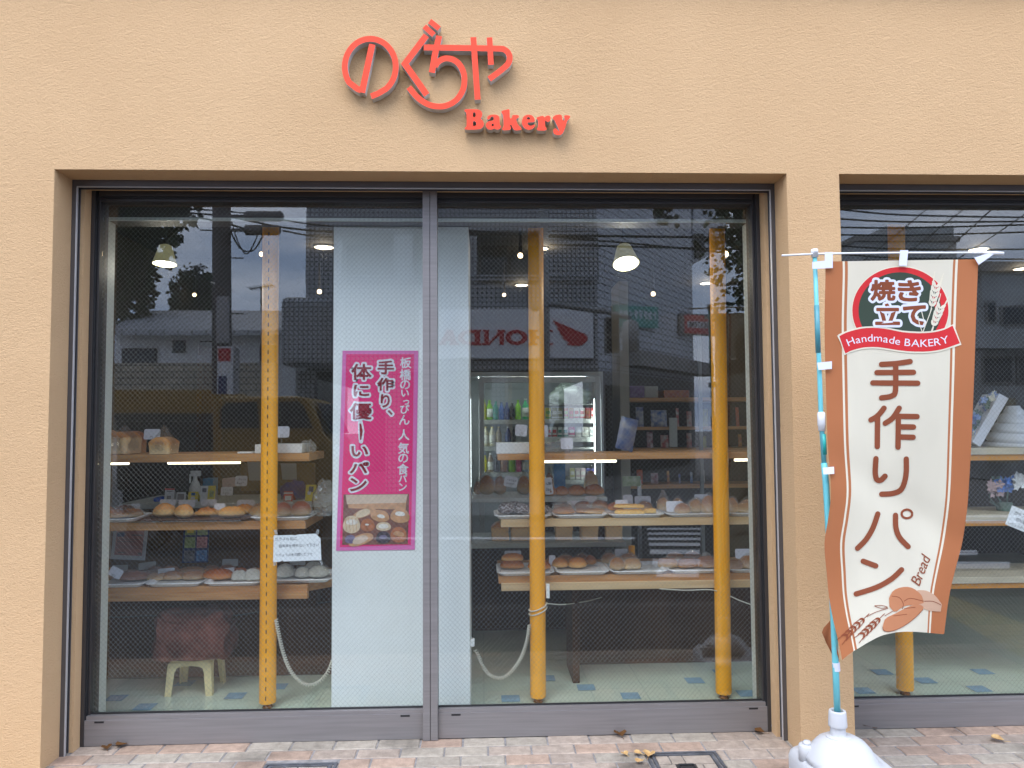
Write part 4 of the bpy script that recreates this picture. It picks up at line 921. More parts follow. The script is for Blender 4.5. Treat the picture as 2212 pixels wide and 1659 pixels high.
def bread_mesh(kind, var):
    if (kind, var) in _bm: return _bm[(kind, var)]
    n = 26; k = 16; vs = []; fs = []
    for i in range(k+1):
        ph = math.pi*i/k
        for j in range(n):
            th = 2*math.pi*j/n; x = math.sin(ph)*math.cos(th); y = math.sin(ph)*math.sin(th); z = math.cos(ph)
            if kind == 'tin':                   # tin loaf: boxy below, domed above
                e = .22
                f = lambda v: math.copysign(abs(v)**e, v)
                z = max(0., min(1., (z*1.12+1)/2)); k_ = 1 if z < .62 else math.sqrt(max(0, 1-((z-.62)/.38)**2*.93))
                k_ *= 1.05 if .55 < z < .8 else 1
                if i in (0, k): k_ = 0
                x, y = f(math.cos(th))*k_, f(math.sin(th))*(1-.3*(1-k_) if k_ else 0)
            elif kind in ('cut', ):
                f = lambda v: math.copysign(abs(v)**.18, v); x = f(math.cos(th))*math.sin(ph)**.12 if 0 < ph < math.pi-.01 else 0; y = f(math.sin(th))*math.sin(ph)**.12 if 0 < ph < math.pi-.01 else 0
                z = .5+.5*math.copysign(abs(z)**.25, z) ; x *= .5*2; 
            else:
                z = z*.72+.28 if z > 0 else z*.28+.28
                if kind == 'croissant':
                    rg = 1-.16*abs(math.sin(x*7.5)); y *= (1-.55*x*x)*rg; z *= (1-.45*x*x)*rg; y += .35*x*x
                if kind == 'oval' and z > .6:
                    for c in (-.45, 0, .45): z -= .10*math.exp(-((x-c+.35*y)/.09)**2)
                if kind == 'braid':
                    f = lambda v: math.copysign(abs(v)**.45, v); x = f(x); y = f(y); z = .5*abs(z)**.5+.12*math.sin(x*26+abs(y)*5) if z > .3 else z*.6
                if kind == 'flat':
                    rim = math.hypot(x, y); z = z*.55+(.10 if .55 < rim < .9 and z > .3 else 0)+(.10*noise.noise((x*5, y*5, var)) if z > .4 else 0)
                if kind == 'roll':
                    f = lambda v: math.copysign(abs(v)**.6, v); x = f(x)
            q = noise.noise_vector(Vector((x*1.6+var*7, y*1.6, z*1.6)))*.10
            vs.append((.5*x+q.x*.35, .5*y+q.y*.35, max(0, z+q.z*.3)))
    for i in range(k):
        for j in range(n): fs.append((i*n+j, (i+1)*n+j, (i+1)*n+(j+1) % n, i*n+(j+1) % n))
    me = bpy.data.meshes.new(kind); me.from_pydata(vs, [], fs)
    b = bmesh.new(); b.from_mesh(me); bmesh.ops.remove_doubles(b, verts=b.verts, dist=1e-5); bmesh.ops.recalc_face_normals(b, faces=b.faces); b.to_mesh(me); b.free()
    for p in me.polygons: p.use_smooth = True
    _bm[(kind, var)] = me; return me
def bag_mesh(var, peak):
    key = ('bag', var, peak)
    if key in _bm: return _bm[key]
    n, k = 22, 12; vs = []; fs = []
    for i in range(k+1):
        ph = math.pi*i/k
        for j in range(n):
            th = 2*math.pi*j/n; x = math.sin(ph)**.8*math.cos(th); y = math.sin(ph)**.8*math.sin(th); z = math.cos(ph); z = z*.78+.34 if z > 0 else z*.34+.34
            if peak and i < 4: z += peak*(1-i/4)**1.3; x *= .55+.45*i/4; y *= .3+.7*i/4
            q = noise.noise_vector(Vector((x*3+var*5, y*3, z*3)))*.16
            vs.append((.56*x+q.x*.3, .58*y+q.y*.3, max(.002, z+q.z*.25)))
    for i in range(k):
        for j in range(n): fs.append((i*n+j, (i+1)*n+j, (i+1)*n+(j+1) % n, i*n+(j+1) % n))
    me = bpy.data.meshes.new('bag'); me.from_pydata(vs, [], fs); b = bmesh.new(); b.from_mesh(me); bmesh.ops.remove_doubles(b, verts=b.verts, dist=1e-5); bmesh.ops.recalc_face_normals(b, faces=b.faces); b.to_mesh(me); b.free()
    me.materials.append(M['bag']); _bm[key] = me; return me
_bn = [0]
NAMES = dict(bun='bread_roll', oval='bread_loaf', croissant='croissant', braid='braided_pie', flat='flat_bread', tin='bread_loaf', roll='bread_roll', cut='bread_loaf')
def bread(kind, cr, x0, x1, yt, yb, zs, label, bag=None, group='bread set out on the display shelves', rz=None, Yr=(YF+.03, YF+.42), depth=None, Y=None):
    c = P((x0+x1)/2, yb, Z=zs)
    Yc = Y if Y is not None else min(max(c.y, Yr[0]), Yr[1])
    wd = (x1-x0)/ppm(Yc); Yc += wd*.42 if Y is None else 0
    wd = (x1-x0)/ppm(Yc); cx = P((x0+x1)/2, yb, Yc).x
    wd *= 1.08; hh = max(.024, (yb-yt)/ppm(Yc)-.02*wd); _bn[0] += 1; var = _bn[0] % 5
    me = bread_mesh(kind, var)
    me = me.copy(); me.materials.append(CR[cr])
    o = bpy.data.objects.new(NAMES[kind], me); COL.objects.link(o); o.location = (cx, Yc, zs+.001)
    dr = depth or {'tin': 1.5, 'braid': .42, 'croissant': .5, 'oval': .62, 'roll': .55, 'cut': 1.0}.get(kind, .86)
    o.scale = (wd, wd*dr, hh); o.rotation_euler.z = RND.uniform(-.2, .2) if rz is None else rz
    tag(o, label, 'bread', group)
    if bag is not None:
        b = bpy.data.objects.new('plastic_bag', bag_mesh(var, bag)); COL.objects.link(b); b.parent = o
        if kind == 'tin': b.scale = (1.08, 1.04, 1.0)
    return o
def rr(hx, hy, r, z, n=4):
    out = []
    for sx, sy, a0 in ((1,1,0),(-1,1,90),(-1,-1,180),(1,-1,270)):
        for k in range(n+1): a = R(a0+90*k/n); out.append((sx*(hx-r)+r*math.cos(a), sy*(hy-r)+r*math.sin(a), z))
    return out
def tray(x0, x1, zs, label, mt='enamel', yf=YF-.015, dp=.31, h=.020, z0=.001):
    a = P(x0, 1200, yf).x; b = P(x1, 1200, yf).x; hx, hy = (b-a)/2, dp/2
    rg = [rr(hx*.86, hy-.022, .03, .0), rr(hx-.012, hy-.010, .035, h-.003), rr(hx, hy, .04, h), rr(hx, hy, .04, h-.003), rr(hx-.003, hy-.003, .04, h+.0012), rr(hx-.016, hy-.014, .034, h-.003), rr(hx*.86-.003, hy-.025, .03, .004)]
    k = len(rg[0]); vs = [p for r in rg for p in r]
    mb = MB().add(vs, [(i*k+j, i*k+(j+1) % k, (i+1)*k+(j+1) % k, (i+1)*k+j) for i in range(len(rg)-1) for j in range(k)]+[tuple(range(k-1, -1, -1)), tuple((len(rg)-1)*k+j for j in range(k))])
    o = obj('bread_tray', mb, M[mt], sm=False, local=True); o.location = ((a+b)/2, yf+hy, zs+z0); tag(o, label, 'tray', 'bread trays on the display shelves'); return o
def pcard(x0, x1, y0, y1, Yd, zs, label, mt='card', tilt=0, writing=None, name='price_card', group='price cards standing among the bread', wire=True):
    a = P(x0, y0, Yd); b = P(x1, y1, Yd); w_, h_ = b.x-a.x, a.z-b.z; r = min(w_, h_)*.18
    c, s_ = math.cos(tilt), math.sin(tilt); cx, cz = (a.x+b.x)/2, (a.z+b.z)/2
    mp_ = lambda x, y, off: Vector((cx+c*x-s_*y, Yd-off+y*.18, cz+s_*x+c*y))
    pts = [(p[0], p[1]) for p in rr(w_/2, h_/2, r, 0, 3)]
    o = obj(name, MB().prism([pts], mp_, 0, -.001), M[mt] if isinstance(mt, str) else mt); tag(o, label, 'price card', group)
    if wire and cz-h_*.3 > zs+.005:
        mb = MB(); pts = [mp_(.0, -h_*.32, .003)+Vector((.008*math.cos(t), 0, .008*math.sin(t))) for t in [-1.4+2*math.pi*k/10 for k in range(10)]]
        mb.tube(pts+[Vector((cx, Yd+.004, zs+.004)), Vector((cx, Yd+.03, zs+.002))], .001, 5); obj('wire_clip', mb, M['steel'], o)
    if writing:
        mb = MB()                            # too small to read in the photograph: pen strokes only
        for k in range(2):
            for j in range(5-k):
                x, y = -w_*.32+j*w_*.15, h_*(.16-.36*k)
                mb.ribbon([(x+RND.uniform(0, w_*.10), y+RND.uniform(-h_*.1, h_*.1)) for _ in range(5)], h_*.03, mp_, .0012+.0001*j)
        obj('writing', mb, M['ink'], o, recalc=False)
    return o
# ------------------------------------------------------------------ left unit
G1, T2 = ZL1, ZL2+.008
GL = 'bagged loaves on the top shelf'
bread('tin', 'tin', 212, 247, 931, 981, G1, 'bagged tin loaf half hidden behind the left white jamb', .1, GL, .1)
bread('tin', 'tin', 247, 288, 934, 981, G1, 'bagged tin loaf with a shiny crumpled bag, second from the left jamb', .18, GL, -.1)
bread('tin', 'brown', 262, 300, 934, 980, G1, 'brown crusted tin loaf behind the crumpled bagged loaf', None, GL, -.1, Y=1.12)
bread('tin', 'pale', 334, 374, 945, 981, G1, 'pale loaf alone in a tall peaked plastic bag on the top left shelf', .62, GL, .05)
pcard(311, 346, 927, 949, .95, G1, 'blank white price card beside the loaf in the tall peaked bag')
pcard(594, 625, 921, 945, .96, G1, 'white price card standing above the white box on the top left shelf')
def carton(n, a, b, z, d, h, label, cat, mt, bev=.003, Yd=YF+.02):
    xa, xb = P(a, 1000, Yd).x, P(b, 1000, Yd).x
    return tag(obj(n, MB().box((xa, Yd, z+.001), (xb, Yd+d, z+h)), mt, bev=bev), label, cat)
carton('white_box', 550, 652, G1, .2, .05, 'long flat white box at the right end of the top left shelf', 'box', M['white'])
carton('paper_slip', 512, 545, G1, .06, .010, 'folded white paper slip left of the flat white box', 'paper', M['paper'])
def heap(name, x0, x1, yt, yb, Yd, z, mt, label, cat, seed=1, dp=.8, sub=3, boxy=0):
    wd = (x1-x0)/ppm(Yd); h = (yb-yt)/ppm(Yd); c = P((x0+x1)/2, yb, Yd); b = bmesh.new(); bmesh.ops.create_icosphere(b, subdivisions=sub, radius=1)
    for v in b.verts:
        if boxy: v.co = Vector([math.copysign(abs(c_)**boxy, c_) for c_ in v.co])
        q = noise.noise_vector(v.co*2.2+Vector((seed*3.3, 0, 0)))*.30+noise.noise_vector(v.co*6+Vector((0, seed, 0)))*.07
        v.co = v.co+q; v.co.z = max(v.co.z, -.55)
    zm = min(v.co.z for v in b.verts); zx = max(v.co.z for v in b.verts); xm = max(abs(v.co.x) for v in b.verts)
    for v in b.verts: v.co = Vector((v.co.x/xm*wd/2, v.co.y*wd/2*dp, (v.co.z-zm)/(zx-zm)*h))
    me = bpy.data.meshes.new(name); b.to_mesh(me); b.free(); me.materials.append(mt)
    for p in me.polygons: p.use_smooth = True
    o = bpy.data.objects.new(name, me); COL.objects.link(o); o.location = (c.x, Yd+wd/2*dp*.6, z+.001); return tag(o, label, cat)
heap('plastic_pack', 645, 682, 951, 979, .92, G1, M['bagthick'], 'clear plastic pack behind the right end of the flat white box', 'pack', 2)
heap('plastic_bundle', 672, 726, 1030, 1112, .98, ZL2, M['bagthick'], 'bundle of clear plastic bags at the right end of the middle left shelf', 'plastic bags', 4, .5)
# middle shelf
tray(193, 283, ZL2, 'white tray at the left end of the middle left shelf')
tray(289, 534, ZL2, 'wide dark brown baking sheet on the middle left shelf', 'bakesheet', h=.012)
tray(536, 668, ZL2, 'white tray of red topped buns right of the slotted post')
mb = MB()
for x0, x1 in ((276, 345), (352, 468), (474, 520)):
    a, b = P(x0, 1124, YF-.02).x, P(x1, 1124, YF-.02).x; mb.box((a, YF-.021, ZL2+.0015), (b, YF-.0165, ZL2+.0075))
o = tag(obj('metal_label_rail', mb, M['steel']), 'thin shiny metal strip in front of the dark baking sheet', 'strip')
a = T2
bread('bun', 'golden', 212, 247, 1086, 1108, a, 'bagged golden bun at the back left of the left end tray', 0, Y=1.02)
bread('bun', 'brown', 249, 292, 1079, 1101, a, 'bagged bun topmost at the back of the left end tray', 0, Y=1.08)
bread('oval', 'golden', 215, 279, 1103, 1122, a, 'bagged flat golden bread at the front of the left end tray', 0)
bread('oval', 'golden', 258, 307, 1096, 1116, a, 'bagged golden bread hanging over the right rim of the left end tray', 0, Y=.98)
bread('bun', 'pale', 334, 378, 1089, 1119, a, 'large smooth pale round roll, leftmost on the dark baking sheet')
bread('bun', 'pale', 379, 416, 1091, 1120, a, 'round roll with a cracked top on the dark baking sheet')
bread('croissant', 'golden', 419, 477, 1096, 1118, a, 'ridged croissant in the middle of the dark baking sheet')
bread('croissant', 'golden', 424, 460, 1091, 1108, a, 'small croissant behind the front croissant on the dark sheet', Y=1.06)
bread('oval', 'pale', 474, 528, 1095, 1120, a, 'oval slashed loaf at the right of the dark baking sheet')
bread('oval', 'golden', 508, 550, 1090, 1113, a, 'oval loaf partly behind the slashed loaf next to the slotted post', Y=1.06)
bread('bun', 'pale', 543, 578, 1094, 1118, a, 'bagged pale bun left of the slotted post on the red topped bun tray', 0)
bread('bun', 'red', 596, 630, 1087, 1117, a, 'bagged red topped bun just right of the slotted post', 0)
bread('bun', 'red', 630, 671, 1085, 1117, a, 'bagged red topped bun at the right end of its tray', .1)
for x0, x1, y0, y1, yd, lb in ((345, 379, 1079, 1093, 1.16, 'price card behind the large smooth roll'), (386, 421, 1080, 1095, 1.16, 'price card behind the cracked roll'), (434, 468, 1079, 1092, 1.18, 'price card behind the croissants'), (463, 486, 1088, 1106, 1.0, 'price card left of the slashed loaf'), (512, 550, 1080, 1100, 1.2, 'price card behind the two oval loaves'), (283, 302, 1088, 1106, 1.14, 'small price card at the right of the left end tray')):
    pcard(x0, x1, y0, y1, yd, ZL2, lb+' on the middle left shelf', 'card')
# bottom shelf
b3 = ZL3+.008
tray(196, 306, ZL3, 'white tray at the left end of the bottom left shelf', yf=YF)
tray(309, 432, ZL3, 'second white tray from the left on the bottom left shelf', yf=YF)
tray(436, 562, ZL3, 'white tray left of the slotted post on the bottom left shelf', yf=YF)
tray(578, 714, ZL3, 'white tray under the taped note on the bottom left shelf', yf=YF+.03, z0=.006)
bread('bun', 'golden', 208, 242, 1235, 1258, b3, 'bagged golden bun behind the white cord on the bottom left shelf', 0)
bread('oval', 'pink', 258, 322, 1239, 1258, b3, 'long pinkish brown bagged roll on the bottom left end tray', 0)
bread('roll', 'brown', 262, 300, 1231, 1246, b3, 'small brown bagged roll behind the pinkish roll', 0, Y=1.08)
bread('flat', 'golden', 320, 360, 1233, 1256, b3, 'bagged bread at the left of the second bottom tray', 0)
bread('roll', 'golden', 355, 395, 1237, 1256, b3, 'bagged golden roll in the middle of the second bottom tray', 0)
bread('roll', 'golden', 396, 436, 1236, 1256, b3, 'bagged split roll at the right of the second bottom tray', 0)
bread('roll', 'pale', 388, 442, 1223, 1242, b3, 'bagged pale roll behind the split roll on the second bottom tray', 0, Y=1.1)
bread('oval', 'glaze', 440, 503, 1232, 1257, b3, 'large glazed brown loaf on the tray left of the slotted post')
bread('roll', 'glaze', 506, 534, 1222, 1240, b3, 'small dark glazed roll behind the white wrapped rolls', None, Y=1.06)
bread('roll', 'golden', 536, 566, 1223, 1240, b3, 'orange brown roll beside the slotted post, at the back', None, Y=1.06)
bread('roll', 'white', 502, 531, 1235, 1257, b3, 'white wrapped roll, left of the pair by the slotted post', .0)
bread('roll', 'white', 531, 562, 1232, 1257, b3, 'white wrapped roll, right of the pair by the slotted post', .0)
for x0, x1, y0, y1, yd, lb in ((597, 634, 1226, 1250, None, 'bagged white bun at the left of the tray under the note'), (638, 668, 1228, 1250, None, 'bagged white bun in the middle of the tray under the note'), (667, 709, 1226, 1250, None, 'bagged white bun at the right end of the tray under the note'), (660, 694, 1208, 1232, 1.1, 'bagged white bun at the back of the tray under the note'), (600, 632, 1212, 1232, 1.1, 'bagged white bun at the back left, just below the note')):
    bread('bun', 'white', x0, x1, y0, y1, b3+.006, lb, 0, Y=yd)
for x0, x1, y0, y1, yd, mt, tl, lb in ((236, 264, 1227, 1247, .9, 'card', -.5, 'tilted price card beside the pinkish roll'), (242, 276, 1221, 1232, 1.18, 'cardg', 0, 'grey price card behind the pinkish roll'), (299, 337, 1215, 1229, 1.16, 'cardg', .12, 'grey price card between the first two trays'), (341, 377, 1228, 1241, 1.0, 'card', .08, 'price card behind the golden roll'), (480, 514, 1208, 1223, 1.18, 'cardg', 0, 'grey price card behind the large glazed loaf'), (470, 506, 1228, 1242, 1.0, 'card', .1, 'price card leaning on the large glazed loaf'), (626, 660, 1205, 1220, 1.16, 'cardg', 0, 'grey price card just below the taped note')):
    pcard(x0, x1, y0, y1, yd, ZL3, lb+' on the bottom left shelf', mt, tl)
for x0, x1, y0, y1, kd, cr, nm in ((214,250,1222,1240,'roll','golden','bagged roll in the back row of the left end tray'), (318,352,1221,1240,'bun','brown','bagged brown bun in the back row of the second tray'), (352,386,1220,1239,'roll','golden','bagged golden roll in the back row of the second tray'), (440,474,1218,1238,'bun','golden','bagged bun in the back row of the third tray'), (474,506,1216,1236,'roll','brown','bagged brown roll in the back row of the third tray')):
    bread(kd, cr, x0, x1, y0, y1, b3, nm+', bottom left shelf', .05, Y=1.12)
for x0, x1, y0, y1, kd, cr, nm in ((545,580,1078,1100,'bun','golden','bun in the back row left of the slotted post'), (596,628,1074,1098,'bun','golden','bun in the back row right of the slotted post'), (630,664,1073,1098,'bun','red','red topped bun in the back row at the right')):
    bread(kd, cr, x0, x1, y0, y1, T2, nm+', middle left shelf', .05, Y=1.1)
# leaflets hanging between middle and bottom shelf
def leaflet(q, Yd, mats, label, deco, name='leaflet'):
    def mp_(u, v, off):
        a = [P(x, y, Yd) for x, y in q]; t = a[0].lerp(a[1], u); b = a[3].lerp(a[2], u); p = t.lerp(b, v); return Vector((p.x, Yd-off+.02*v, p.z))
    o = obj(name, MB().prism([[(0,0),(1,0),(1,1),(0,1)]], mp_, 0, -.0015), mats[0]); tag(o, label, 'leaflet'); mb = MB()
    for (u0, v0, u1, v1, mi) in deco: mb.add([mp_(u0,v0,.001+.0004*mi), mp_(u1,v0,.001+.0004*mi), mp_(u1,v1,.001+.0004*mi), mp_(u0,v1,.001+.0004*mi)], [(0,1,2,3)], mi)
    obj('print', mb, mats, o, recalc=False); return o
pk = mat('pink_print', (.46,.21,.19), .6, vary=.06); nv = mat('navy_print', (.03,.045,.13), .6); gy = mat('grey_print', (.2,.18,.18), .6); yl = mat('yellow_print', (.62,.50,.06), .6); lp = mat('leaflet_paper', (.52,.53,.56), .6); gr = mat('green_print', (.22,.30,.12), .5, vary=.5, vscale=90); bl = mat('blue_print', (.06,.16,.36), .5, vary=.6, vscale=90); pr = mat('rose_print', (.42,.20,.22), .5, vary=.5, vscale=90); dk = mat('slate_print', (.10,.10,.13), .5, vary=.8, vscale=90); rd = mat('red_print', (.5,.05,.04), .6)
leaflet([(246,1140),(320,1141),(309.5,1212),(235,1209)], 1.1, [lp, pk, nv, gy], 'pink notice leaflet hanging under the middle left shelf', [(.1,0,.9,.86,1),(.12,.14,.34,.28,2),(.55,.2,.88,.24,3),(.14,.34,.86,.36,3),(.14,.42,.7,.44,3),(.14,.56,.8,.575,3),(.14,.62,.86,.635,3),(.2,.76,.42,.79,3),(.78,.76,.88,.83,3)])
leaflet([(196,1140),(240,1140),(235,1208),(196,1207)], 1.12, [lp, yl, gy, gr], 'white and yellow leaflet hanging behind the white cord under the middle shelf', [(.2,.02,.9,.3,3),(.3,.55,.85,.75,1),(.3,.34,.8,.5,2),(.3,.82,.85,.88,2)])
cs = leaflet([(397,1141),(452,1141),(446.6,1216),(389.7,1217.5)], 1.06, [nv, gr, pr, dk, bl, yl], 'navy card sheet of six small colour pictures hanging under the middle left shelf', [(.07,.02,.48,.20,1),(.54,.02,.95,.20,1),(.14,.05,.4,.14,5),(.07,.25,.48,.57,1),(.54,.25,.95,.57,2),(.07,.64,.48,.96,3),(.54,.64,.95,.96,4)], 'picture_sheet')
# stool, sack
def stool():
    c0, c1 = P(354, 1506, Z=0), P(452, 1502, Z=0); w_ = c1.x-c0.x; X = (c0.x+c1.x)/2; Y0 = .92; dp = .22; H = .205
    t = thing('plastic_stool', 'low cream plastic stool under the left shelves', 'stool', (X+.01, Y0+dp/2, 0)); X += .01; hw = w_/2-.004
    mb = MB(); r1 = rr(hw-.010, dp/2-.004, .03, H); r2 = rr(hw-.004, dp/2, .03, H-.012); r3 = rr(hw, dp/2+.003, .03, H-.03); r0 = rr(hw-.035, dp/2-.03, .02, H-.004); k = len(r1)
    vs = [(p[0]+X, p[1]+Y0+dp/2, p[2]) for r in (r3, r2, r1, r0) for p in r]
    mb.add(vs, [(i*k+j, i*k+(j+1) % k, (i+1)*k+(j+1) % k, (i+1)*k+j) for i in range(3) for j in range(k)]+[tuple(3*k+j for j in range(k)), tuple(range(k-1, -1, -1))])
    obj('seat', mb, M['cream_plastic'], t, bev=.002)
    for sx in (-1, 1):
        for sy in (-1, 1):
            mb = MB(); q = []
            for z, o_, wt in ((H-.03, 0, .052), (.13, .004, .040), (.0, .012, .034)):
                x1 = X+sx*(hw+o_); y1 = Y0+dp/2+sy*(dp/2+o_*.8); q.append([(x1, y1, z), (x1-sx*wt, y1, z), (x1-sx*wt, y1-sy*.006, z), (x1-sx*.006, y1-sy*.006, z), (x1-sx*.006, y1-sy*wt, z), (x1, y1-sy*wt, z)])
            vs = [p for r in q for p in r]; mb.add(vs, [(i*6+j, i*6+(j+1) % 6, (i+1)*6+(j+1) % 6, (i+1)*6+j) for i in range(2) for j in range(6)]+[tuple(range(6)), tuple(12+j for j in range(6))])
            rib = X+sx*(hw-.012); mb.add([(rib-.003, Y0+dp/2+sy*(dp/2+.004), H-.03), (rib+.003, Y0+dp/2+sy*(dp/2+.004), H-.03), (rib+.003+sx*.008, Y0+dp/2+sy*(dp/2+.012), .002), (rib-.003+sx*.008, Y0+dp/2+sy*(dp/2+.012), .002)], [(0,1,2,3)])
            obj('leg', mb, M['cream_plastic'], t)
    for sy in (-1, 1):                         # curved apron between the legs
        y = Y0+dp/2+sy*(dp/2-.001); top = [(X-hw+.04, H-.03), (X+hw-.04, H-.03)]; arc = [(X+(hw-.04)*math.cos(a), H-.075+.032*math.sin(a)**.6) for a in [math.pi*k/12 for k in range(13)]]
        obj('apron', MB().prism([[top[0], top[1]]+arc], lambda x, z, off: Vector((x, y+off*sy, z)), 0, -.005), M['cream_plastic'], t)
stool()
heap('paper_sack', 318, 497, 1328, 1428, .93, .205, M['sack'], 'crumpled brown paper sack lying on the cream stool', 'sack', 5, .62, 4, .42)

# ------------------------------------------------------------------ right unit
carton('white_box', 1072, 1146, ZR1, .2, .062, 'flat white box at the left end of the top right shelf', 'box', M['white'])
pcard(1113, 1139, 917, 942, .98, ZR1, 'price card above the white box on the top right shelf', 'card', -.08)
pcard(1166, 1184, 918, 944, 1.0, ZR1, 'price card half behind the wound post on the top right shelf', 'card')
pcard(1211, 1238, 946, 970, .9, ZR1, 'pale price card standing right of the wound post', 'card')
heap('plastic_pack', 1176, 1236, 950, 978, .95, ZR1, M['bagthick'], 'low clear plastic pack right of the wound post on the top right shelf', 'pack', 3, .5)
snk = mat('blue_snack_print', (.012,.05,.17), .3, col2=(.20,.18,.20), vscale=22, coat=.3)
def pouch(x0, x1, yt, yb, Yd, z, mt, label, tilt=0, group=None, lean=.2):
    a = P(x0, yb, Yd); b = P(x1, yt, Yd); w_ = b.x-a.x; h = b.z-z; n = 8; vs = []
    for s in (1, -1):
        for j in range(n+1):
            for i in range(n+1):
                u, v = i/n, j/n; th = .16*w_*(math.sin(math.pi*u)*math.sin(math.pi*v))**.6 if 0 < u < 1 and 0 < v < 1 else 0
                x = (u-.5)*w_*(1+.03*math.sin(v*19)); zz = v*h; th += .01*w_*math.sin(u*17+v*11)*(1 if 0 < u < 1 and 0 < v < 1 else 0)
                vs.append((a.x+w_/2+x*math.cos(tilt)-(zz-h/2)*math.sin(tilt), Yd-s*th+lean*zz, z+.001+max(0, zz*math.cos(tilt)+x*math.sin(tilt)+abs(w_/2*math.sin(tilt)))))
    k = (n+1)**2; fs = []
    for j in range(n):
        for i in range(n):
            q = (j*(n+1)+i, j*(n+1)+i+1, (j+1)*(n+1)+i+1, (j+1)*(n+1)+i); fs += [q, tuple(k+c for c in reversed(q))]
    return tag(obj('snack_bag', MB().add(vs, fs), mt, sm=True), label, 'snack bag', group)
pouch(1337, 1374, 906, 974, .92, ZR1, snk, 'blue snack bag leaning on the top right shelf', -.25)
tray(1068, 1194, ZR2, 'white tray of dark sugar dusted buns, leftmost on the middle right shelf')
tray(1197, 1316, ZR2, 'white tray right of the wound post on the middle right shelf')
tray(1319, 1440, ZR2, 'white tray of braided pies on the middle right shelf')
tray(1444, 1577, ZR2, 'white tray of bagged buns left of the right hand post, middle right shelf')
tray(1580, 1690, ZR2, 'white tray at the right end of the middle right shelf')
c = ZR2+.008
bread('bun', 'dusted', 1077, 1112, 1086, 1112, c, 'dark sugar dusted bun, front left on its tray')
bread('bun', 'dusted', 1112, 1144, 1089, 1112, c, 'dark sugar dusted bun beside the wound post')
bread('bun', 'dusted', 1095, 1129, 1069, 1094, c, 'dark dusted bun at the back of its tray, topmost', Y=1.06)
bread('bun', 'dusted', 1166, 1190, 1092, 1112, c, 'dark bun showing just right of the wound post')
bread('flat', 'glaze', 1195, 1240, 1089, 1112, c, 'bagged glazed flat bread just right of the wound post', .1)
bread('flat', 'glaze', 1196, 1236, 1070, 1094, c, 'shiny bagged bread standing at the back right of the wound post', .2, Y=1.1)
bread('flat', 'brown', 1243, 1280, 1092, 1110, c, 'bagged flat brown bread in the middle of the second tray', 0)
bread('flat', 'golden', 1262, 1308, 1094, 1112, c, 'bagged flat bread at the right of the second tray', 0)
bread('braid', 'pie', 1330, 1392, 1095, 1114, c, 'ridged golden pie, lower of the two stacked on the third tray')
bread('braid', 'pie', 1329, 1389, 1085, 1100, c+.03, 'ridged golden pie stacked on top of another pie')
bread('oval', 'glaze', 1312, 1346, 1072, 1092, c, 'glazed brown bread behind the stacked pies', None, Y=1.08)
bread('braid', 'pie', 1392, 1416, 1090, 1110, c, 'small pie with white paper at the right of the stacked pies')
bread('bun', 'pale', 1420, 1446, 1078, 1108, c, 'pale bun in a peaked bag behind the third and fourth trays', .5, Y=1.04)
bread('bun', 'pale', 1452, 1476, 1070, 1096, c, 'pale bagged bun at the back of the fourth tray', .1, Y=1.1)
bread('bun', 'golden', 1458, 1490, 1088, 1112, c, 'bagged golden bun at the front left of the fourth tray', 0)
bread('bun', 'pale', 1489, 1518, 1080, 1110, c, 'bagged shiny pale bun in the middle of the fourth tray', 0)
bread('bun', 'golden', 1515, 1548, 1072, 1112, c, 'tall bagged golden bun left of the right hand post', .1)
bread('bun', 'golden', 1568, 1594, 1076, 1110, c, 'bagged bun just right of the right hand post', 0)
bread('roll', 'pale', 1590, 1636, 1088, 1110, c, 'bagged pale roll at the right end of the middle right shelf', 0)
bread('bun', 'golden', 1598, 1630, 1070, 1092, c, 'bagged bun behind the roll at the right end', .2, Y=1.08)
for x0, x1, y0, y1, yd, lb in ((1225, 1266, 1082, 1098, 1.12, 'price card behind the bagged flat breads'), (1264, 1290, 1072, 1092, 1.2, 'tall price card at the back of the second tray'), (1346, 1367, 1069, 1090, 1.14, 'price card upright behind the stacked pies'), (1329, 1356, 1080, 1094, 1.0, 'price card just left above the stacked pies'), (1371, 1406, 1072, 1090, 1.14, 'price card behind the right end of the pies'), (1439, 1476, 1083, 1105, .9, 'white price card at the front of the fourth tray'), (1500, 1530, 1068, 1084, 1.16, 'price card behind the shiny pale bun'), (1629, 1645, 1078, 1098, .95, 'price card at the right jamb')):
    pcard(x0, x1, y0, y1, yd, ZR2, lb+' on the middle right shelf', 'card')
d = ZR3+.008
tray(1073, 1199, ZR3, 'white tray at the left end of the bottom right shelf', yf=YF)
tray(1201, 1318, ZR3, 'white tray of three round rolls on the bottom right shelf', yf=YF)
tray(1320, 1445, ZR3, 'white tray in the middle of the bottom right shelf', yf=YF)
tray(1447, 1574, ZR3, 'white tray left of the right hand post on the bottom right shelf', yf=YF)
tray(1577, 1690, ZR3, 'white tray at the right end of the bottom right shelf', yf=YF)
bread('roll', 'brown', 1082, 1130, 1212, 1232, d, 'brown roll at the bottom of a stack of two on the bottom right shelf')
bread('roll', 'golden', 1085, 1129, 1198, 1216, d+.038, 'golden roll on top of a stack of two on the bottom right shelf')
bread('roll', 'glaze', 1142, 1188, 1214, 1234, d, 'glazed roll behind the wound post on the bottom right shelf')
bread('oval', 'brown', 1180, 1206, 1198, 1216, d, 'dark roll at the back between the first two bottom right trays', Y=1.12)
bread('bun', 'golden', 1192, 1227, 1207, 1229, d, 'round golden roll, left of three on their tray')
bread('bun', 'golden', 1228, 1266, 1206, 1230, d, 'round golden roll, middle of three on their tray')
bread('bun', 'brown', 1262, 1288, 1201, 1222, d, 'small brown roll, right and rear of three on their tray')
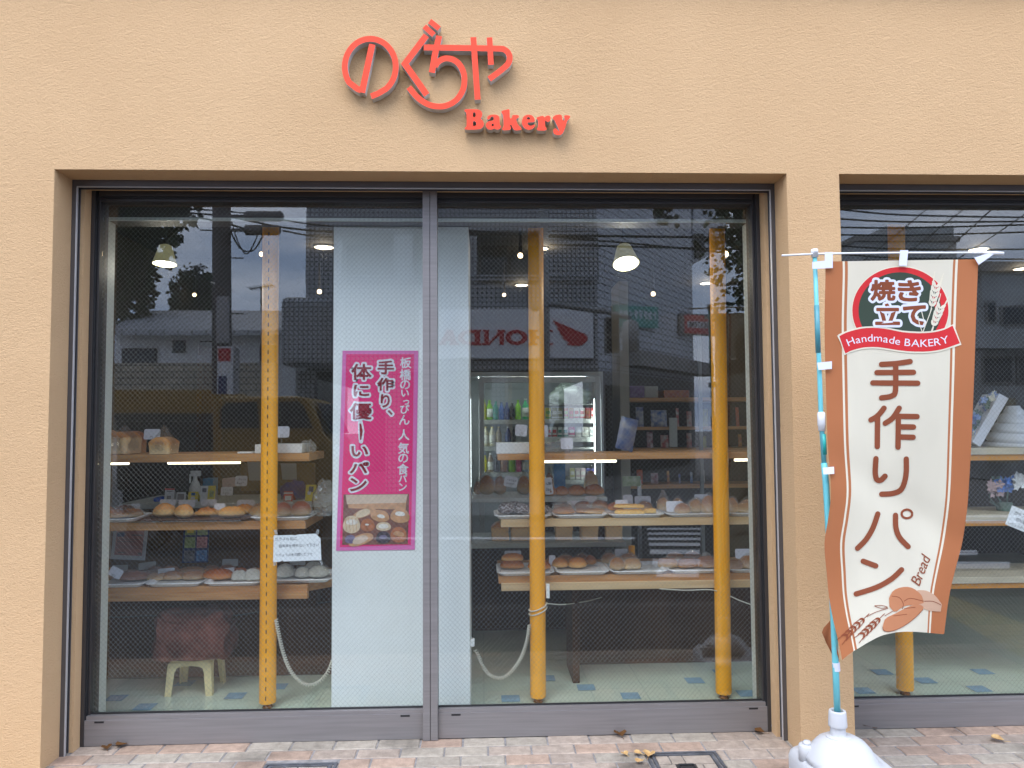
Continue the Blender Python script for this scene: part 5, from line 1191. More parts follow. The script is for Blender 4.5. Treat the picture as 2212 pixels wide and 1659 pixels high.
bread('bun', 'golden', 1318, 1348, 1206, 1234, d, 'bagged bun on white paper on the middle bottom tray', .1)
bread('bun', 'golden', 1300, 1334, 1196, 1220, d, 'bagged bun at the back left of the middle bottom tray', .2, Y=1.1)
bread('roll', 'pale', 1346, 1384, 1209, 1233, d, 'pale roll in a shiny bag on the middle bottom tray', 0)
bread('roll', 'golden', 1422, 1464, 1208, 1230, d, 'bagged roll at the left of the tray by the right hand post', 0)
bread('roll', 'glaze', 1463, 1508, 1208, 1230, d, 'bagged glazed roll in the middle of the tray by the right hand post', 0)
bread('roll', 'glaze', 1507, 1545, 1203, 1230, d, 'bagged brown roll next to the right hand post', .2)
bread('roll', 'brown', 1570, 1604, 1211, 1234, d, 'bagged roll right of the right hand post on the bottom shelf', 0)
bread('roll', 'golden', 1598, 1640, 1203, 1232, d, 'bagged golden roll at the right end of the bottom right shelf', .1)
for x0, x1, y0, y1, yd, lb in ((1588, 1624, 1186, 1206, 1.0, 'white price card above the rolls at the right end'), (1090, 1126, 1190, 1204, 1.14, 'grey price card behind the stacked rolls'), (1186, 1200, 1200, 1226, 1.0, 'narrow white card right of the wound post'), (1328, 1356, 1186, 1200, 1.16, 'white card at the back of the middle tray')):
    pcard(x0, x1, y0, y1, yd, ZR3, lb+' on the bottom right shelf', 'card')
for x0, x1, y0, y1, kd, cr, nm in ((1242,1278,1074,1096,'bun','glaze','glazed bun in the back row of the second tray'), (1278,1312,1073,1096,'bun','golden','golden bun in the back row of the second tray'), (1488,1520,1068,1092,'bun','golden','golden bun in the back row of the fourth tray'), (1516,1546,1064,1090,'bun','pale','pale bun in the back row of the fourth tray'), (1376,1408,1078,1098,'oval','golden','golden bread behind the small pie')):
    bread(kd, cr, x0, x1, y0, y1, c, nm+', middle right shelf', .1, Y=1.1)
for x0, x1, y0, y1, kd, cr, nm in ((1204,1240,1192,1212,'bun','golden','golden roll in the back row of the second tray'), (1240,1274,1190,1211,'bun','brown','brown roll in the back row of the second tray'), (1340,1376,1192,1214,'bun','golden','bagged bun in the back row of the middle tray'), (1440,1478,1190,1212,'roll','golden','bagged roll in the back row by the right hand post'), (1478,1514,1188,1211,'roll','brown','bagged brown roll in the back row by the right hand post')):
    bread(kd, cr, x0, x1, y0, y1, d, nm+', bottom right shelf', .05, Y=1.12)
# ------------------------------------------------------------------ right window shelf
blk = MB(); q = [(2159.6,849.7),(2179.5,860.5),(2117.7,966),(2100.5,955)]; q = [P(x, y, .90) for x, y in q]; blk.hexa(q, (0, .16, 0))
tag(obj('foam_block', blk, mat('white_foam', (.62,.63,.68), .7, vary=.04, bump=.1), bev=.003), 'white foam block leaning on the swirled white vase', 'block')
def swirl():
    n, k = 64, 72; vs = []; c = P(2218, 966, .95); s = 1/ppm(.95)
    for i in range(k+1):
        v = i/k; z = v*.245; r = .168-.135*v**1.2 if v > .06 else .176
        for j in range(n):
            a = 2*math.pi*j/n; g = .90+.15*abs(math.sin(math.pi*(v*4.3+a/(2*math.pi)*1.0)))**.7 if v > .06 else 1
            vs.append((c.x+r*g*math.cos(a)+.0*v, c.y+.1+r*g*math.sin(a), ZW[0]+.001+z))
    fs = [(i*n+j, i*n+(j+1) % n, (i+1)*n+(j+1) % n, (i+1)*n+j) for i in range(k) for j in range(n)]+[tuple(range(n-1, -1, -1)), tuple(k*n+j for j in range(n))]
    tag(obj('swirled_vase', MB().add(vs, fs), mat('white_ceramic', (.60,.61,.64), .35), sm=True), 'white ceramic vase with swirled flutes on the top right window shelf', 'vase')
swirl()
fcol = dict(blue=mat('pale_blue_petal', (.20,.27,.46), .7, vary=.2), white=mat('ivory_petal', (.66,.62,.50), .7, vary=.1), deep=mat('deep_blue_petal', (.08,.20,.55), .6, vary=.2), pink=mat('dusty_pink_petal', (.42,.30,.30), .7, vary=.2), leaf=mat('grey_green_leaf', (.10,.16,.13), .7, vary=.3), pure=mat('white_petal', (.70,.71,.70), .6))
def flowers(name, label, spots, Yd, stems=None):
    o0 = thing(name, label, 'flowers', P(spots[0][0], spots[0][1], Yd)); parts = {}
    for (x, y, s, col, np_) in spots:
        c = P(x, y, Yd+RND.uniform(-.03, .03)); s /= ppm(Yd); mb = parts.setdefault(col, MB()); ax = Vector((RND.uniform(-.5, .5), -1, RND.uniform(-.3, .5))).normalized(); u = ax.orthogonal().normalized(); v = ax.cross(u)
        for k in range(np_):
            a = 2*math.pi*k/np_+RND.uniform(-.2, .2); d = u*math.cos(a)+v*math.sin(a); w_ = ax.cross(d)
            mb.add([c, c+d*s*.55+w_*s*.32+ax*s*.15, c+d*s+ax*s*.05, c+d*s*.55-w_*s*.32+ax*s*.15], [(0,1,2),(0,2,3)])
    if stems:
        mb = MB()
        for k in range(7): c = P(spots[k*3][0], spots[k*3][1], Yd); mb.tube([c, Vector((c.x+.01, Yd+.03, (c.z+stems)/2)), Vector((P(2180, 1060, Yd).x+(k-3)*.01, Yd+.05, stems+.001))], .003, 5)
        mb.lathe([(.03, 0), (.04, .002), (.045, .045), (.04, .05), (.0, .048)], (P(2180, 1060, Yd).x, Yd+.05, stems+.001), 14); obj('holder', mb, fcol['leaf'], o0)
    for col, mb in parts.items(): obj('foliage' if col == 'leaf' else 'blossoms', mb, fcol[col], o0, recalc=False)
sp = []
for k in range(34): t = k/33; sp.append((2140-48*t+RND.uniform(-14, 12), 856+92*t+RND.uniform(-8, 8), RND.uniform(7, 13), RND.choice(['blue', 'blue', 'leaf', 'blue', 'leaf', 'deep']), 5))
sp += [(2147, 851, 9, 'white', 8), (2142, 860, 9, 'white', 8), (2137, 872, 10, 'white', 9), (2128, 873, 8, 'white', 8), (2104, 938, 9, 'white', 8)]
flowers('flower_spray', 'spray of pale blue and ivory artificial flowers on the leaning foam block', sp, .94)
sp = [(2150+RND.uniform(-12, 10), 1052+RND.uniform(-10, 14), RND.uniform(9, 15), 'pink', 5) for _ in range(9)]+[(2172+RND.uniform(-14, 12), 1046+RND.uniform(-8, 10), RND.uniform(10, 18), 'deep', 5) for _ in range(10)]+[(2200+RND.uniform(-9, 10), 1040+RND.uniform(-9, 9), RND.uniform(10, 16), 'pure', 6) for _ in range(8)]+[(2170+RND.uniform(-25, 25), 1042+RND.uniform(-10, 10), 12, 'leaf', 4) for _ in range(6)]
flowers('flower_spray', 'cluster of deep blue, pink and white artificial flowers above the slanted note', sp, .92, ZW[1])
# ================================================================== CORDS
def coil(pts, label, Yd, rad=.008, turns=46):
    c = smooth([Vector(P(x, y, Yd)) for x, y in pts], 10); acc = [0]
    for a, b in zip(c, c[1:]): acc.append(acc[-1]+(b-a).length)
    out = []; n = turns*9
    for k in range(n+1):
        s = acc[-1]*k/n; i = max(j for j in range(len(acc)-1) if acc[j] <= s+1e-9); p = c[i].lerp(c[i+1], (s-acc[i])/max(1e-9, acc[i+1]-acc[i])); d = (c[i+1]-c[i]).normalized()
        u = d.cross(Vector((0, 1, 0))).normalized(); v = Vector((0, 1, 0)); t = 2*math.pi*turns*k/n; out.append(p+u*rad*math.cos(t)+v*rad*math.sin(t))
    return tag(obj('coiled_cord', MB().tube(out, .0034, 6), M['cord'], sm=True), label, 'cord', 'coiled cream cords between posts and column')
coil([(596,1338),(602,1368),(612,1410),(626,1446),(646,1470),(668,1480),(690,1472),(708,1452),(718,1428)], 'coiled cream cord hanging between the slotted post and the white column', .70)
coil([(1144,1350),(1138,1385),(1128,1415),(1112,1442),(1088,1463),(1062,1460),(1044,1440),(1032,1412),(1026,1404)], 'coiled cream cord hanging left of the wound post', .70)
def cable(pts, Yd, r, label, cat='cord', mt='cord', name='cable'):
    return tag(obj(name, MB().tube(smooth([Vector(P(*p[:2], p[2] if len(p) > 2 else Yd)) for p in pts], 8), r, 7), M[mt], sm=True), label, cat)
cable([(219,500),(217,800),(214,1100),(213,1290),(216,1330),(222,1342),(229,1334),(229,1290),(224,1150),(217,1000),(219,700),(221,500)], .56, .0042, 'looped white blind cord hanging beside the left jamb')
wp = P(1161, 1318, YP); wr = 16.8/ppm(YP)+.004
mb = MB()
for k, dz in ((0, 0), (1, .022)): mb.tube([wp+Vector((math.cos(a)*wr*(1+.12*(math.cos(a) > .3)), math.sin(a)*wr, dz+.018*math.cos(a)-.010*abs(math.sin(a)))) for a in [2*math.pi*j/28 for j in range(29)]], .0032, 7)
e = P(1182, 1304, YP); mb.tube(smooth([wp+Vector((wr, 0, .02)), e, P(1212,1306,.8), P(1240,1303,1.0), P(1275,1297,1.1), P(1300,1290,1.2)], 8), .0028, 7)
tag(obj('cable', mb, M['cord'], sm=True), 'white cable wound round the middle orange post and led off to the right', 'cord')
cable([(1425,1272),(1480,1275),(1535,1274),(1568,1284),(1600,1298),(1640,1312)], .70, .003, 'thin white cable hanging under the bottom right shelf to the right jamb')
cable([(196,1332),(260,1333),(330,1330),(420,1336),(520,1328),(600,1313),(712,1300)], 1.15, .004, 'black cable strung under the bottom left shelf', 'cord', 'black')
mb = MB(); a = P(1180, 1262, YP-.03); mb.box((a.x, a.y, P(1180,1290,YP).z), (a.x+.018, a.y+.02, a.z)); tag(obj('cable_switch', mb, M['white'], bev=.003), 'small white cable switch on the side of the wound post', 'switch')
a = P(1023, 1382, .52); b = P(1030, 1397, .52); tag(obj('wall_socket', MB().box((CX1+.0005, a.y, b.z), (CX1+.022, a.y+.04, a.z)), M['white'], bev=.003), 'white socket on the right side of the white column where the coiled cord ends', 'socket')

# ================================================================== SALES COUNTERS AND ISLAND
YC = 1.70
zc = P(520, 1086, YC).z
ct = thing('sales_counter', 'long brown sales counter with a pale top edge behind the left bread shelves', 'counter', (-1.3, 2.0, 0))
a, b = -2.4, P(705, 1090, YC).x
obj('counter_top', MB().box((a, YC, P(520,1097,YC).z), (b, YC+.62, zc)), M['paleedge'], ct, bev=.004)
obj('counter_body', MB().box((a+.03, YC+.03, 0), (b-.03, YC+.6, P(520,1097,YC).z-.001)), M['midbrown'], ct, bev=.004)
il = thing('bread_island', 'two-tier bread island with grey shelf edges seen behind the right shelves', 'counter', (.4, 2.0, 0))
za = P(1200, 1075, YC).z; zb_ = P(1200, 1171, YC).z
a, b = P(1018, 1078, YC).x, P(1312, 1078, YC).x; b2 = P(1352, 1175, YC).x
obj('shelf', MB().box((a, YC, P(1200,1084,YC).z), (b, YC+.5, za)), M['paleedge'], il, bev=.004); obj('shelf', MB().box((a-.1, YC-.02, P(1200,1182,YC).z), (b2, YC+.5, zb_)), M['paleedge'], il, bev=.006)
mb = MB(); mb.box((a-.05, YC+.1, 0), (a, YC+.5, za-.03)); mb.box((b-.05, YC+.1, 0), (b, YC+.5, za-.03)); mb.box((a, YC+.46, 0), (b-.05, YC+.5, zb_-.04)); obj('body', mb, M['darkwood'], il); a_ = P(1365, 1178, YC+.02); obj('leg', MB().tube([(a_.x, YC+.03, 0), (a_.x, YC+.03, zb_-.035)], .022, 16), M['orange'], il, sm=True)
gI = 'bread on the island behind the right shelves'
for i, (x0, x1, lb) in enumerate(((1063,1097,'bare tin loaf, leftmost on the lower island shelf'), (1105,1140,'bare tin loaf left of the wound post on the lower island shelf'), (1200,1234,'bare tin loaf right of the wound post on the lower island shelf'), (1255,1289,'pale bare tin loaf, second from the right on the lower island shelf'), (1307,1341,'pale bare tin loaf, rightmost on the lower island shelf'))):
    bread('tin', 'tin', x0, x1, 1131, 1170, zb_, lb, None, gI, 0, Y=YC+.12, depth=1.0)
for x0, x1, y0, kd, cr, lb, bg in ((1024,1040,1040,'bun','brown','bagged round loaf half behind the white column on the island',.2), (1036,1068,1028,'bun','golden','bagged round loaf, left of two beside the card on the island',.2), (1067,1092,1030,'bun','golden','bagged round loaf directly left of the card on the island',.2), (1118,1146,1030,'bun','golden','bagged round loaf left of the wound post on the island',.2), (1176,1202,1052,'oval','brown','dark crusted oval loaf just right of the wound post on the island',None), (1199,1228,1052,'oval','brown','dark crusted oval loaf, second right of the wound post on the island',None), (1226,1264,1050,'oval','brown','long dark crusted loaf, second from the right end of the island',None), (1262,1304,1048,'oval','brown','long dark crusted loaf at the right end of the island',None), (1262,1292,1020,'bun','pale','pale bagged loaf behind the long dark loaves on the island',.15), (1178,1196,1024,'bun','brown','brown bagged loaf behind the dark crusted oval loaves',.2)):
    bread(kd, cr, x0, x1, y0, 1074 if y0 > 1045 else 1070, za, lb, bg, gI, 0, Y=YC+(.12 if y0 > 1045 else .26))
pcard(1089, 1118, 1029, 1052, YC+.06, za, 'white price card with dark handwriting on the island', 'card', -.2, True)
pcard(1176, 1194, 1032, 1068, YC+.1, za, 'white card with dark handwriting right of the wound post on the island', 'card', .1, True)
# things on the sales counter
def stand(x0, x1, y0, y1, Yd, mats, label, deco, name='card_stand'):
    a = P(x0, y1, Yd); b = P(x1, y0, Yd); w_ = b.x-a.x; h = b.z-zc
    mp_ = lambda u, v, off: Vector((a.x+u*w_+.10*w_*v*0, Yd+.10*v*h*2-off, zc+.001+v*h))
    o = obj(name, MB().prism([[(0,0),(1,0),(1,1),(0,1)]], mp_, 0, -.002), mats[0]); tag(o, label, 'card stand', 'small card stands on the sales counter'); mb = MB()
    for (u0, v0, u1, v1, mi) in deco: mb.add([mp_(u0,v0,.0012), mp_(u1,v0,.0012), mp_(u1,v1,.0012), mp_(u0,v1,.0012)], [(0,1,2,3)], mi)
    obj('print', mb, mats, o, recalc=False)
    mb = MB(); mb.add([mp_(0,.9,-.003), mp_(1,.9,-.003), Vector((a.x+w_, Yd+.09, zc+.001)), Vector((a.x, Yd+.09, zc+.001))], [(0,1,2,3)]); obj('back_leg', mb, mats[0], o, recalc=False); return o
stand(354, 375, 1056, 1090, YC+.02, [lp, rd, gy], 'white card stand with a red stripe on the sales counter, leftmost of the row', [(0,.9,1,1,1),(.2,.78,.8,.84,2),(.25,.2,.7,.5,2)])
stand(379, 400, 1064, 1090, YC+.02, [lp, gy, dk], 'white card stand with a dark square on the sales counter', [(.15,.3,.85,.85,1),(.2,.08,.8,.18,2)])
stand(405, 427, 1063, 1090, YC+.02, [yl, lp, bl], 'yellow card stand with a blue dot on the sales counter', [(0,0,1,.3,1),(.3,.66,.7,.92,2),(.3,.35,.7,.55,1)])
stand(431, 464, 1050, 1086, YC+.06, [lp, yl, gr, dk], 'half white half yellow card stand on the sales counter', [(.5,0,1,1,1),(.62,.3,.9,.7,2),(.12,.6,.4,.85,3)])
stand(612, 632, 1062, 1092, YC+.05, [rd, lp, dk], 'small red card stand just right of the slotted post', [(0,.75,1,.9,1),(.15,.1,.85,.55,1)])
stand(659, 682, 1048, 1076, YC+.05, [yl, dk, lp], 'yellow notice card at the right end of the sales counter', [(.3,.55,.75,.9,1),(.2,.4,.5,.6,2)])
bt = thing('spray_bottle', 'white spray bottle standing on the sales counter', 'bottle', P(422, 1088, YC+.2)); c = P(421, 1088, YC+.2); c.z = zc+.001; s = 1/ppm(YC+.2)
obj('body', MB().lathe([(10*s,0),(12*s,3*s),(12*s,26*s),(8*s,36*s),(4*s,44*s),(4*s,50*s)], c, 20), M['tank'], bt, sm=True)
obj('trigger_head', MB().box((c.x-9*s, c.y-4*s, c.z+50.5*s), (c.x+11*s, c.y+4*s, c.z+62*s)).box((c.x-12*s, c.y-2*s, c.z+36*s), (c.x-9.2*s, c.y+2*s, c.z+55*s)), M['tank'], bt, bev=.003)
carton2 = lambda n, x0, x1, y0, y1, Yd, z, d, mt, label, cat, bev=.004, group=None: tag(obj(n, MB().box((P(x0,y1,Yd).x, Yd, z+.001), (P(x1,y1,Yd).x, Yd+d, P(x0,y0,Yd).z)), mt, bev=bev), label, cat, group)
carton2('blue_box', 437, 460, 1034, 1090, YC+.34, zc, .1, mat('blue_card', (.06,.20,.36), .5), 'blue box behind the card stands on the sales counter', 'box')
carton2('blue_cloth', 330, 358, 1075, 1090, YC+.1, zc, .12, mat('royal_blue_cloth', (.02,.07,.40), .8), 'folded royal blue cloth at the left of the card stands', 'cloth', .01)
heap('purple_bag', 602, 660, 1046, 1090, YC+.15, zc, mat('purple_bag', (.05,.02,.11), .5, col2=(.03,.03,.25), vscale=20), 'dark purple bag lying on the sales counter right of the slotted post', 'bag', 3, .6)
pcard(480, 512, 1032, 1052, YC+.2, zc, 'pale pink round fan standing on the sales counter', mat('pink_fan', (.48,.36,.34), .6), .1, None, 'hand_fan', None)
pcard(508, 534, 1028, 1050, YC+.1, zc, 'white price tag with handwriting, upper one on the sales counter', 'card', 0, True, group='handwritten price tags on the sales counter')
pcard(477, 503, 1052, 1070, YC+.05, zc, 'white price tag with handwriting, lower one on the sales counter', 'card', 0, True, group='handwritten price tags on the sales counter')
# notice sheets pinned on a board behind the counter
nb = thing('notice_board', 'wooden notice board with pale sheets behind the sales counter', 'notice board', P(590, 1030, 2.7)); q = [P(x, y, 2.7) for x, y in ((520, 1000), (680, 1000), (680, 1060), (520, 1060))]
obj('board', MB().hexa(q, (0, .02, 0)), mat('notice_wood', (.16,.10,.035), .6, vary=.2), nb)
for x0, x1, y0, y1 in ((534, 566, 998, 1038), (606, 640, 1001, 1036)):
    q = [P(x, y, 2.695) for x, y in ((x0, y0), (x1, y0), (x1+1, y1), (x0+4, y1))]; obj('sheet', MB().hexa(q, (0, .002, 0)), M['cardg'], nb)

# ================================================================== DRINKS FRIDGE
FY = 3.0
zf = zoom(1830, 1450, 2.765)
def F2(x, y, Yd=FY): return P(*zf(x, y), Yd)
fr = thing('drinks_fridge', 'tall lit two-door drinks fridge full of bottles and cartons', 'fridge', F2(800, 1000))
fx0, fx1 = F2(20, 600).x, F2(1520, 600).x; fz1 = F2(800, 35).z; xm0, xm1 = F2(702, 500).x, F2(872, 500).x
mb = MB(); fb_ = FY+.62
mb.box((fx0-.2, FY+.045, .05), (fx0+.01, fb_, fz1)); mb.box((fx1-.02, FY+.045, .05), (fx1, fb_, fz1)); mb.box((fx0+.01, FY+.045, F2(800,85).z), (fx1-.02, fb_, fz1)); mb.box((fx0+.01, fb_-.03, .05), (fx1-.02, fb_, F2(800,85).z)); mb.box((fx0+.01, FY+.045, .05), (fx1-.02, fb_-.03, .12))
obj('cabinet', mb, mat('fridge_grey', (.34,.36,.36), .4, 0), fr)
fl = mat('fridge_frame', (.40,.42,.42), .35, .5)
for a, b in ((155, 760), (790, 1480)):
    xa, xb = F2(a, 500).x, F2(b, 500).x; z1 = F2(a, 92).z; z0 = .14; w_ = .045
    mb = MB(); mb.box((xa, FY, z0), (xa+w_, FY+.04, z1)); mb.box((xb-w_, FY, z0), (xb, FY+.04, z1)); mb.box((xa+w_, FY, z1-.05), (xb-w_, FY+.04, z1)); mb.box((xa+w_, FY, z0), (xb-w_, FY+.04, z0+.06))
    d = obj('door', mb, fl, fr, bev=.003); obj('door_glass', MB().box((xa+w_, FY+.018, z0+.06), (xb-w_, FY+.022, z1-.05)), clear('fridge_glass', (.97,.98,.98), .03), d)
tx = F2(1440, 700).x; obj('light_tube', MB().box((tx-.012, FY+.06, F2(1440,1480).z), (tx+.002, FY+.085, F2(1440,330).z)), M['tubecold'], fr)
obj('light_tube', MB().box((fx0+.02, FY+.06, F2(60,1300).z), (fx0+.035, FY+.085, F2(60,330).z)), M['tubecold'], fr)
obj('light_tube', MB().box((fx0+.1, FY+.07, F2(800,100).z), (tx-.08, FY+.10, F2(800,88).z)), M['tubecold'], fr)
rail = mat('price_rail', (.62,.64,.58), .5, vary=.08, vscale=30)
FS = []
for (a, b, ya, yb) in ((192, 700, 562, 606), (192, 700, 852, 897), (192, 700, 1140, 1180), (876, 1422, 552, 596), (876, 1422, 752, 800), (876, 1422, 864, 880), (1100, 1430, 1215, 1256)):
    Yd = FY+.10; A, B = F2(a, ya, Yd), F2(b, yb, Yd); mb = MB(); mb.box((A.x, Yd, B.z), (B.x, Yd+.012, A.z)); mb.box((A.x, Yd+.012, A.z-.012), (B.x, Yd+.45, A.z-.002)); obj('fridge_shelf', mb, rail, fr); FS.append((A.z, Yd))
dm = {}
def dmat(c, gl=False):
    if c not in dm: dm[c] = mat('drink_%d' % len(dm), c, .3, vary=.15, vscale=50)
    return dm[c]
lbm = mat('bottle_label', (.62,.63,.58), .5, vary=.25, vscale=70)
def bottle(x0, x1, yt, yb, zsh, c, cap, label, lab=True):
    Yd = FY+.155; A, B = F2(x0, yb, Yd), F2(x1, yt, Yd); r = (B.x-A.x)/2*1.1; h = B.z-zsh; X = (A.x+B.x)/2
    o = obj('drink_bottle', MB().lathe([(r*.82,0),(r*.95,.006),(r*.95,h*.30),(r*.88,h*.34),(r*.95,h*.4),(r*.95,h*.62),(r*.6,h*.78),(r*.34,h*.88),(r*.34,h*.94)], (0,0,0), 16), dmat(c), sm=True, local=True); o.location = (X, Yd+r, zsh+.001)
    obj('cap', MB().lathe([(r*.42,h*.93),(r*.42,h*.995),(r*.38,h)], (0,0,0), 14), dmat(cap), o, local=True)
    if lab: obj('label', MB().lathe([(r*.965,h*.14),(r*.965,h*.56)], (0,0,0), 16), lbm if lab is True else dmat(lab), o, sm=True, local=True, recalc=False)
    tag(o, label, 'bottle', 'bottles in the drinks fridge')
def dcarton(x0, x1, yt, yb, zsh, c, c2, label, gable=False):
    Yd = FY+.13; A, B = F2(x0, yb, Yd), F2(x1, yt, Yd); w_ = B.x-A.x-.004; h = B.z-zsh; X = (A.x+B.x)/2
    mb = MB().box((-w_/2, 0, 0), (w_/2, w_, h*(.8 if gable else 1)))
    if gable: mb.add([(-w_/2,0,h*.8),(w_/2,0,h*.8),(w_/2,w_,h*.8),(-w_/2,w_,h*.8),(-w_/2,w_/2,h),(w_/2,w_/2,h)], [(0,1,5,4),(2,3,4,5),(1,2,5),(3,0,4)])
    o = obj('drink_carton', mb, dmat(c), local=True); o.location = (X, Yd, zsh+.001)
    mb = MB(); mb.box((-w_*.38, -.0015, h*.42), (w_*.38, .0, h*.72)); mb.box((-w_/2, -.0012, h*.05), (w_/2, .0, h*.2)); obj('print', mb, dmat(c2), o, local=True)
    tag(o, label, 'carton', 'cartons in the drinks fridge')
G_, N_, B_, T_, K_, Wt, Rd, Yw, Am, Pk = (.20,.42,.05), (.02,.05,.16), (.03,.09,.30), (.03,.22,.16), (.03,.03,.035), (.66,.66,.60), (.50,.05,.05), (.55,.52,.04), (.22,.09,.03), (.45,.06,.16)
for i, (a, b, y, c, cp, nm) in enumerate(((194,236,345,(.36,.36,.04),G_,'olive bottle leftmost'), (237,305,350,G_,G_,'fat light green bottle second from the left'), (308,368,360,T_,T_,'teal bottle'), (372,430,370,B_,N_,'dark blue bottle'), (433,488,372,N_,N_,'navy bottle'), (492,548,380,K_,K_,'near black bottle'), (552,612,345,(.25,.52,.06),G_,'bright green bottle'), (630,696,330,(.05,.40,.16),Wt,'green bottle with a white label'))):
    bottle(a, b, y, 562, FS[0][0], c, cp, nm+' on the upper left fridge shelf', i in (1, 7))
for i, (a, b, c, cp, lb_, nm) in enumerate(((194,262,(.6,.56,.42),(.55,.45,.2),Wt,'cream bottle with a white label'), (266,334,(.58,.54,.40),(.6,.5,.25),Wt,'cream bottle with a green label foot'), (340,400,(.36,.30,.18),(.55,.45,.2),None,'tan bottle'), (440,505,N_,(.5,.55,.6),None,'navy bottle'), (512,556,K_,K_,None,'dark bottle'))):
    bottle(a, b, 636, 852, FS[1][0], c, cp, '%s on the second left fridge shelf' % nm, lb_ or False)
for i, (a, b, c, cp, nm) in enumerate(((194,242,Yw,B_,'yellow bottle with a blue cap'), (246,316,(.30,.22,.16),(.6,.6,.6),'brown bottle with a white cap'), (322,380,K_,K_,'black bottle'), (386,470,Am,Am,'amber bottle'), (476,552,G_,G_,'lime bottle'), (558,622,Pk,Pk,'pink bottle'), (628,698,(.35,.45,.55),B_,'pale blue bottle'))):
    bottle(a, b, 930, 1140, FS[2][0], c, cp, nm+' on the third left fridge shelf', i in (1, 6))
for i, (a, b, c, c2, nm) in enumerate(((878,940,Yw,G_,'yellow green carton'), (948,1008,(.25,.24,.10),Wt,'olive carton with a white ring'), (1012,1066,(.28,.26,.12),Wt,'second olive carton beside the first'), (1080,1128,(.45,.12,.04),G_,'orange red carton'), (1132,1186,(.40,.22,.06),Rd,'amber carton'), (1190,1246,Wt,Rd,'white carton with a red disc'), (1250,1306,Wt,Rd,'red-banded carton right of the red disc one'), (1310,1368,(.25,.05,.05),Am,'dark red carton'), (1374,1422,Rd,Wt,'bright red carton next to the light tube'))):
    dcarton(a, b, 432, 552, FS[3][0], c, c2, nm+' on the upper right fridge shelf', i == 8)
for i, (a, b, c, c2, nm) in enumerate(((908,944,Wt,Rd,'slim red-footed carton by the orange post'), (950,1004,Wt,Rd,'red-footed carton, second from the orange post'), (1010,1064,Wt,T_,'white carton with a green foot'), (1070,1124,Wt,T_,'green-footed carton right of a like one'), (1132,1200,Pk,Wt,'dark pink carton'), (1206,1272,(.5,.5,.46),Wt,'plain pale carton'), (1280,1352,(.55,.53,.46),Wt,'wide pale carton'), (1358,1424,Wt,(.4,.42,.4),'white carton next to the light tube'))):
    dcarton(a, b, 640, 752, FS[4][0], c, c2, nm+' on the second right fridge shelf')
for i, (a, b, c, c2, nm) in enumerate(((1146,1200,(.52,.50,.24),Wt,'pale yellow carton'), (1206,1256,(.56,.44,.42),Wt,'pale pink carton'), (1262,1316,(.60,.46,.46),Wt,'pinkish white carton'), (1322,1372,(.04,.04,.26),Wt,'indigo carton with white dots'), (1378,1432,(.05,.04,.30),Rd,'indigo carton with red print by the light tube'))):
    dcarton(a, b, 1090, 1215, FS[6][0], c, c2, nm+' on the lowest right fridge shelf')
heap('vegetable_bag', *[zf(x, 0)[0] for x in (880, 1415)], zf(0, 140)[1], zf(0, 385)[1], FY+.2, F2(1100, 390, FY+.2).z, mat('frosted_bag', (.17,.21,.17), .35, col2=(.30,.33,.29), vscale=14), 'big frosted bag of pale food at the top right of the fridge', 'bag', 6, .5, 4)
obj('fridge_shelf', MB().box((F2(876,388).x, FY+.1, F2(876,396,FY+.1).z), (F2(1422,388).x, FY+.5, F2(876,389,FY+.1).z-.002)), rail, fr)
carton2('blue_carton', 1197, 1222, 992, 1070, 2.4, P(1210,1072,2.4).z, .12, mat('blue_stand', (.05,.16,.33), .5, vary=.2), 'tall blue carton standing between the island and the fridge', 'box')
obj('support', MB().box((P(1197,1071,2.4).x-.1, 2.35, 0), (P(1222,1071,2.4).x+.1, 2.6, P(1210,1072,2.4).z)), M['darkwood'], il)

# ================================================================== BACK SHELVES with packets (right)
BY = 3.3
bs_ = thing('wall_shelving', 'dark wall shelving with wooden boards full of snack packets at the back right', 'shelf', (1.7, BY, 0))
zr = zoom(2300, 1450, 2.949)
def B2(x, y, Yd=BY): return P(*zr(x, y), Yd)
x0, x1 = B2(515, 500).x, B2(2300, 500).x; SZ = []
for ya, yb in ((340, 385), (680, 715), (930, 965), (1350, 1395)):
    mb = MB(); z1 = B2(1000, ya).z; mb.box((x0, BY, B2(1000, yb).z), (x1, BY+.34, z1)); obj('shelf_board', mb, M['wood'], bs_); SZ.append(z1)
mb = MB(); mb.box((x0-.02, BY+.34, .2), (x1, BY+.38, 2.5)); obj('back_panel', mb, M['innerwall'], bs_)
for x in (1325, 2150): a = B2(x, 300).x; obj('upright', MB().box((a, BY-.03, .1), (a+.028, BY-.001, 2.3)), M['beam'], bs_)
mb = MB().box((B2(400,600).x, BY-.1, 0), (B2(505,600).x, BY+.3, 2.75)); tag(obj('wall_pier', mb, mat('beige_pier', (.30,.28,.24), .7), shop), None)
def col(*c): return mat('packet_%d' % RND.randint(0, 9999), c[:3], .3, col2=c[3:6] if len(c) > 3 else None, vary=.3, vscale=30)
pm = [col(.03,.05,.22,.4,.4,.42), col(.40,.03,.03,.5,.45,.4), col(.05,.14,.4,.6,.6,.6), col(.45,.22,.02,.3,.04,.02), col(.32,.3,.05), col(.2,.03,.05,.5,.4,.4), col(.45,.08,.02), col(.05,.2,.12), col(.5,.47,.42)]
gk = 'snack packets on the back right shelving'; W_ = ['leftmost', 'second', 'third', 'fourth', 'fifth', 'sixth', 'seventh', 'eighth', 'ninth']
cn = ['navy and silver', 'red and white', 'blue and white', 'orange', 'olive', 'dark red', 'red', 'dark green', 'cream']
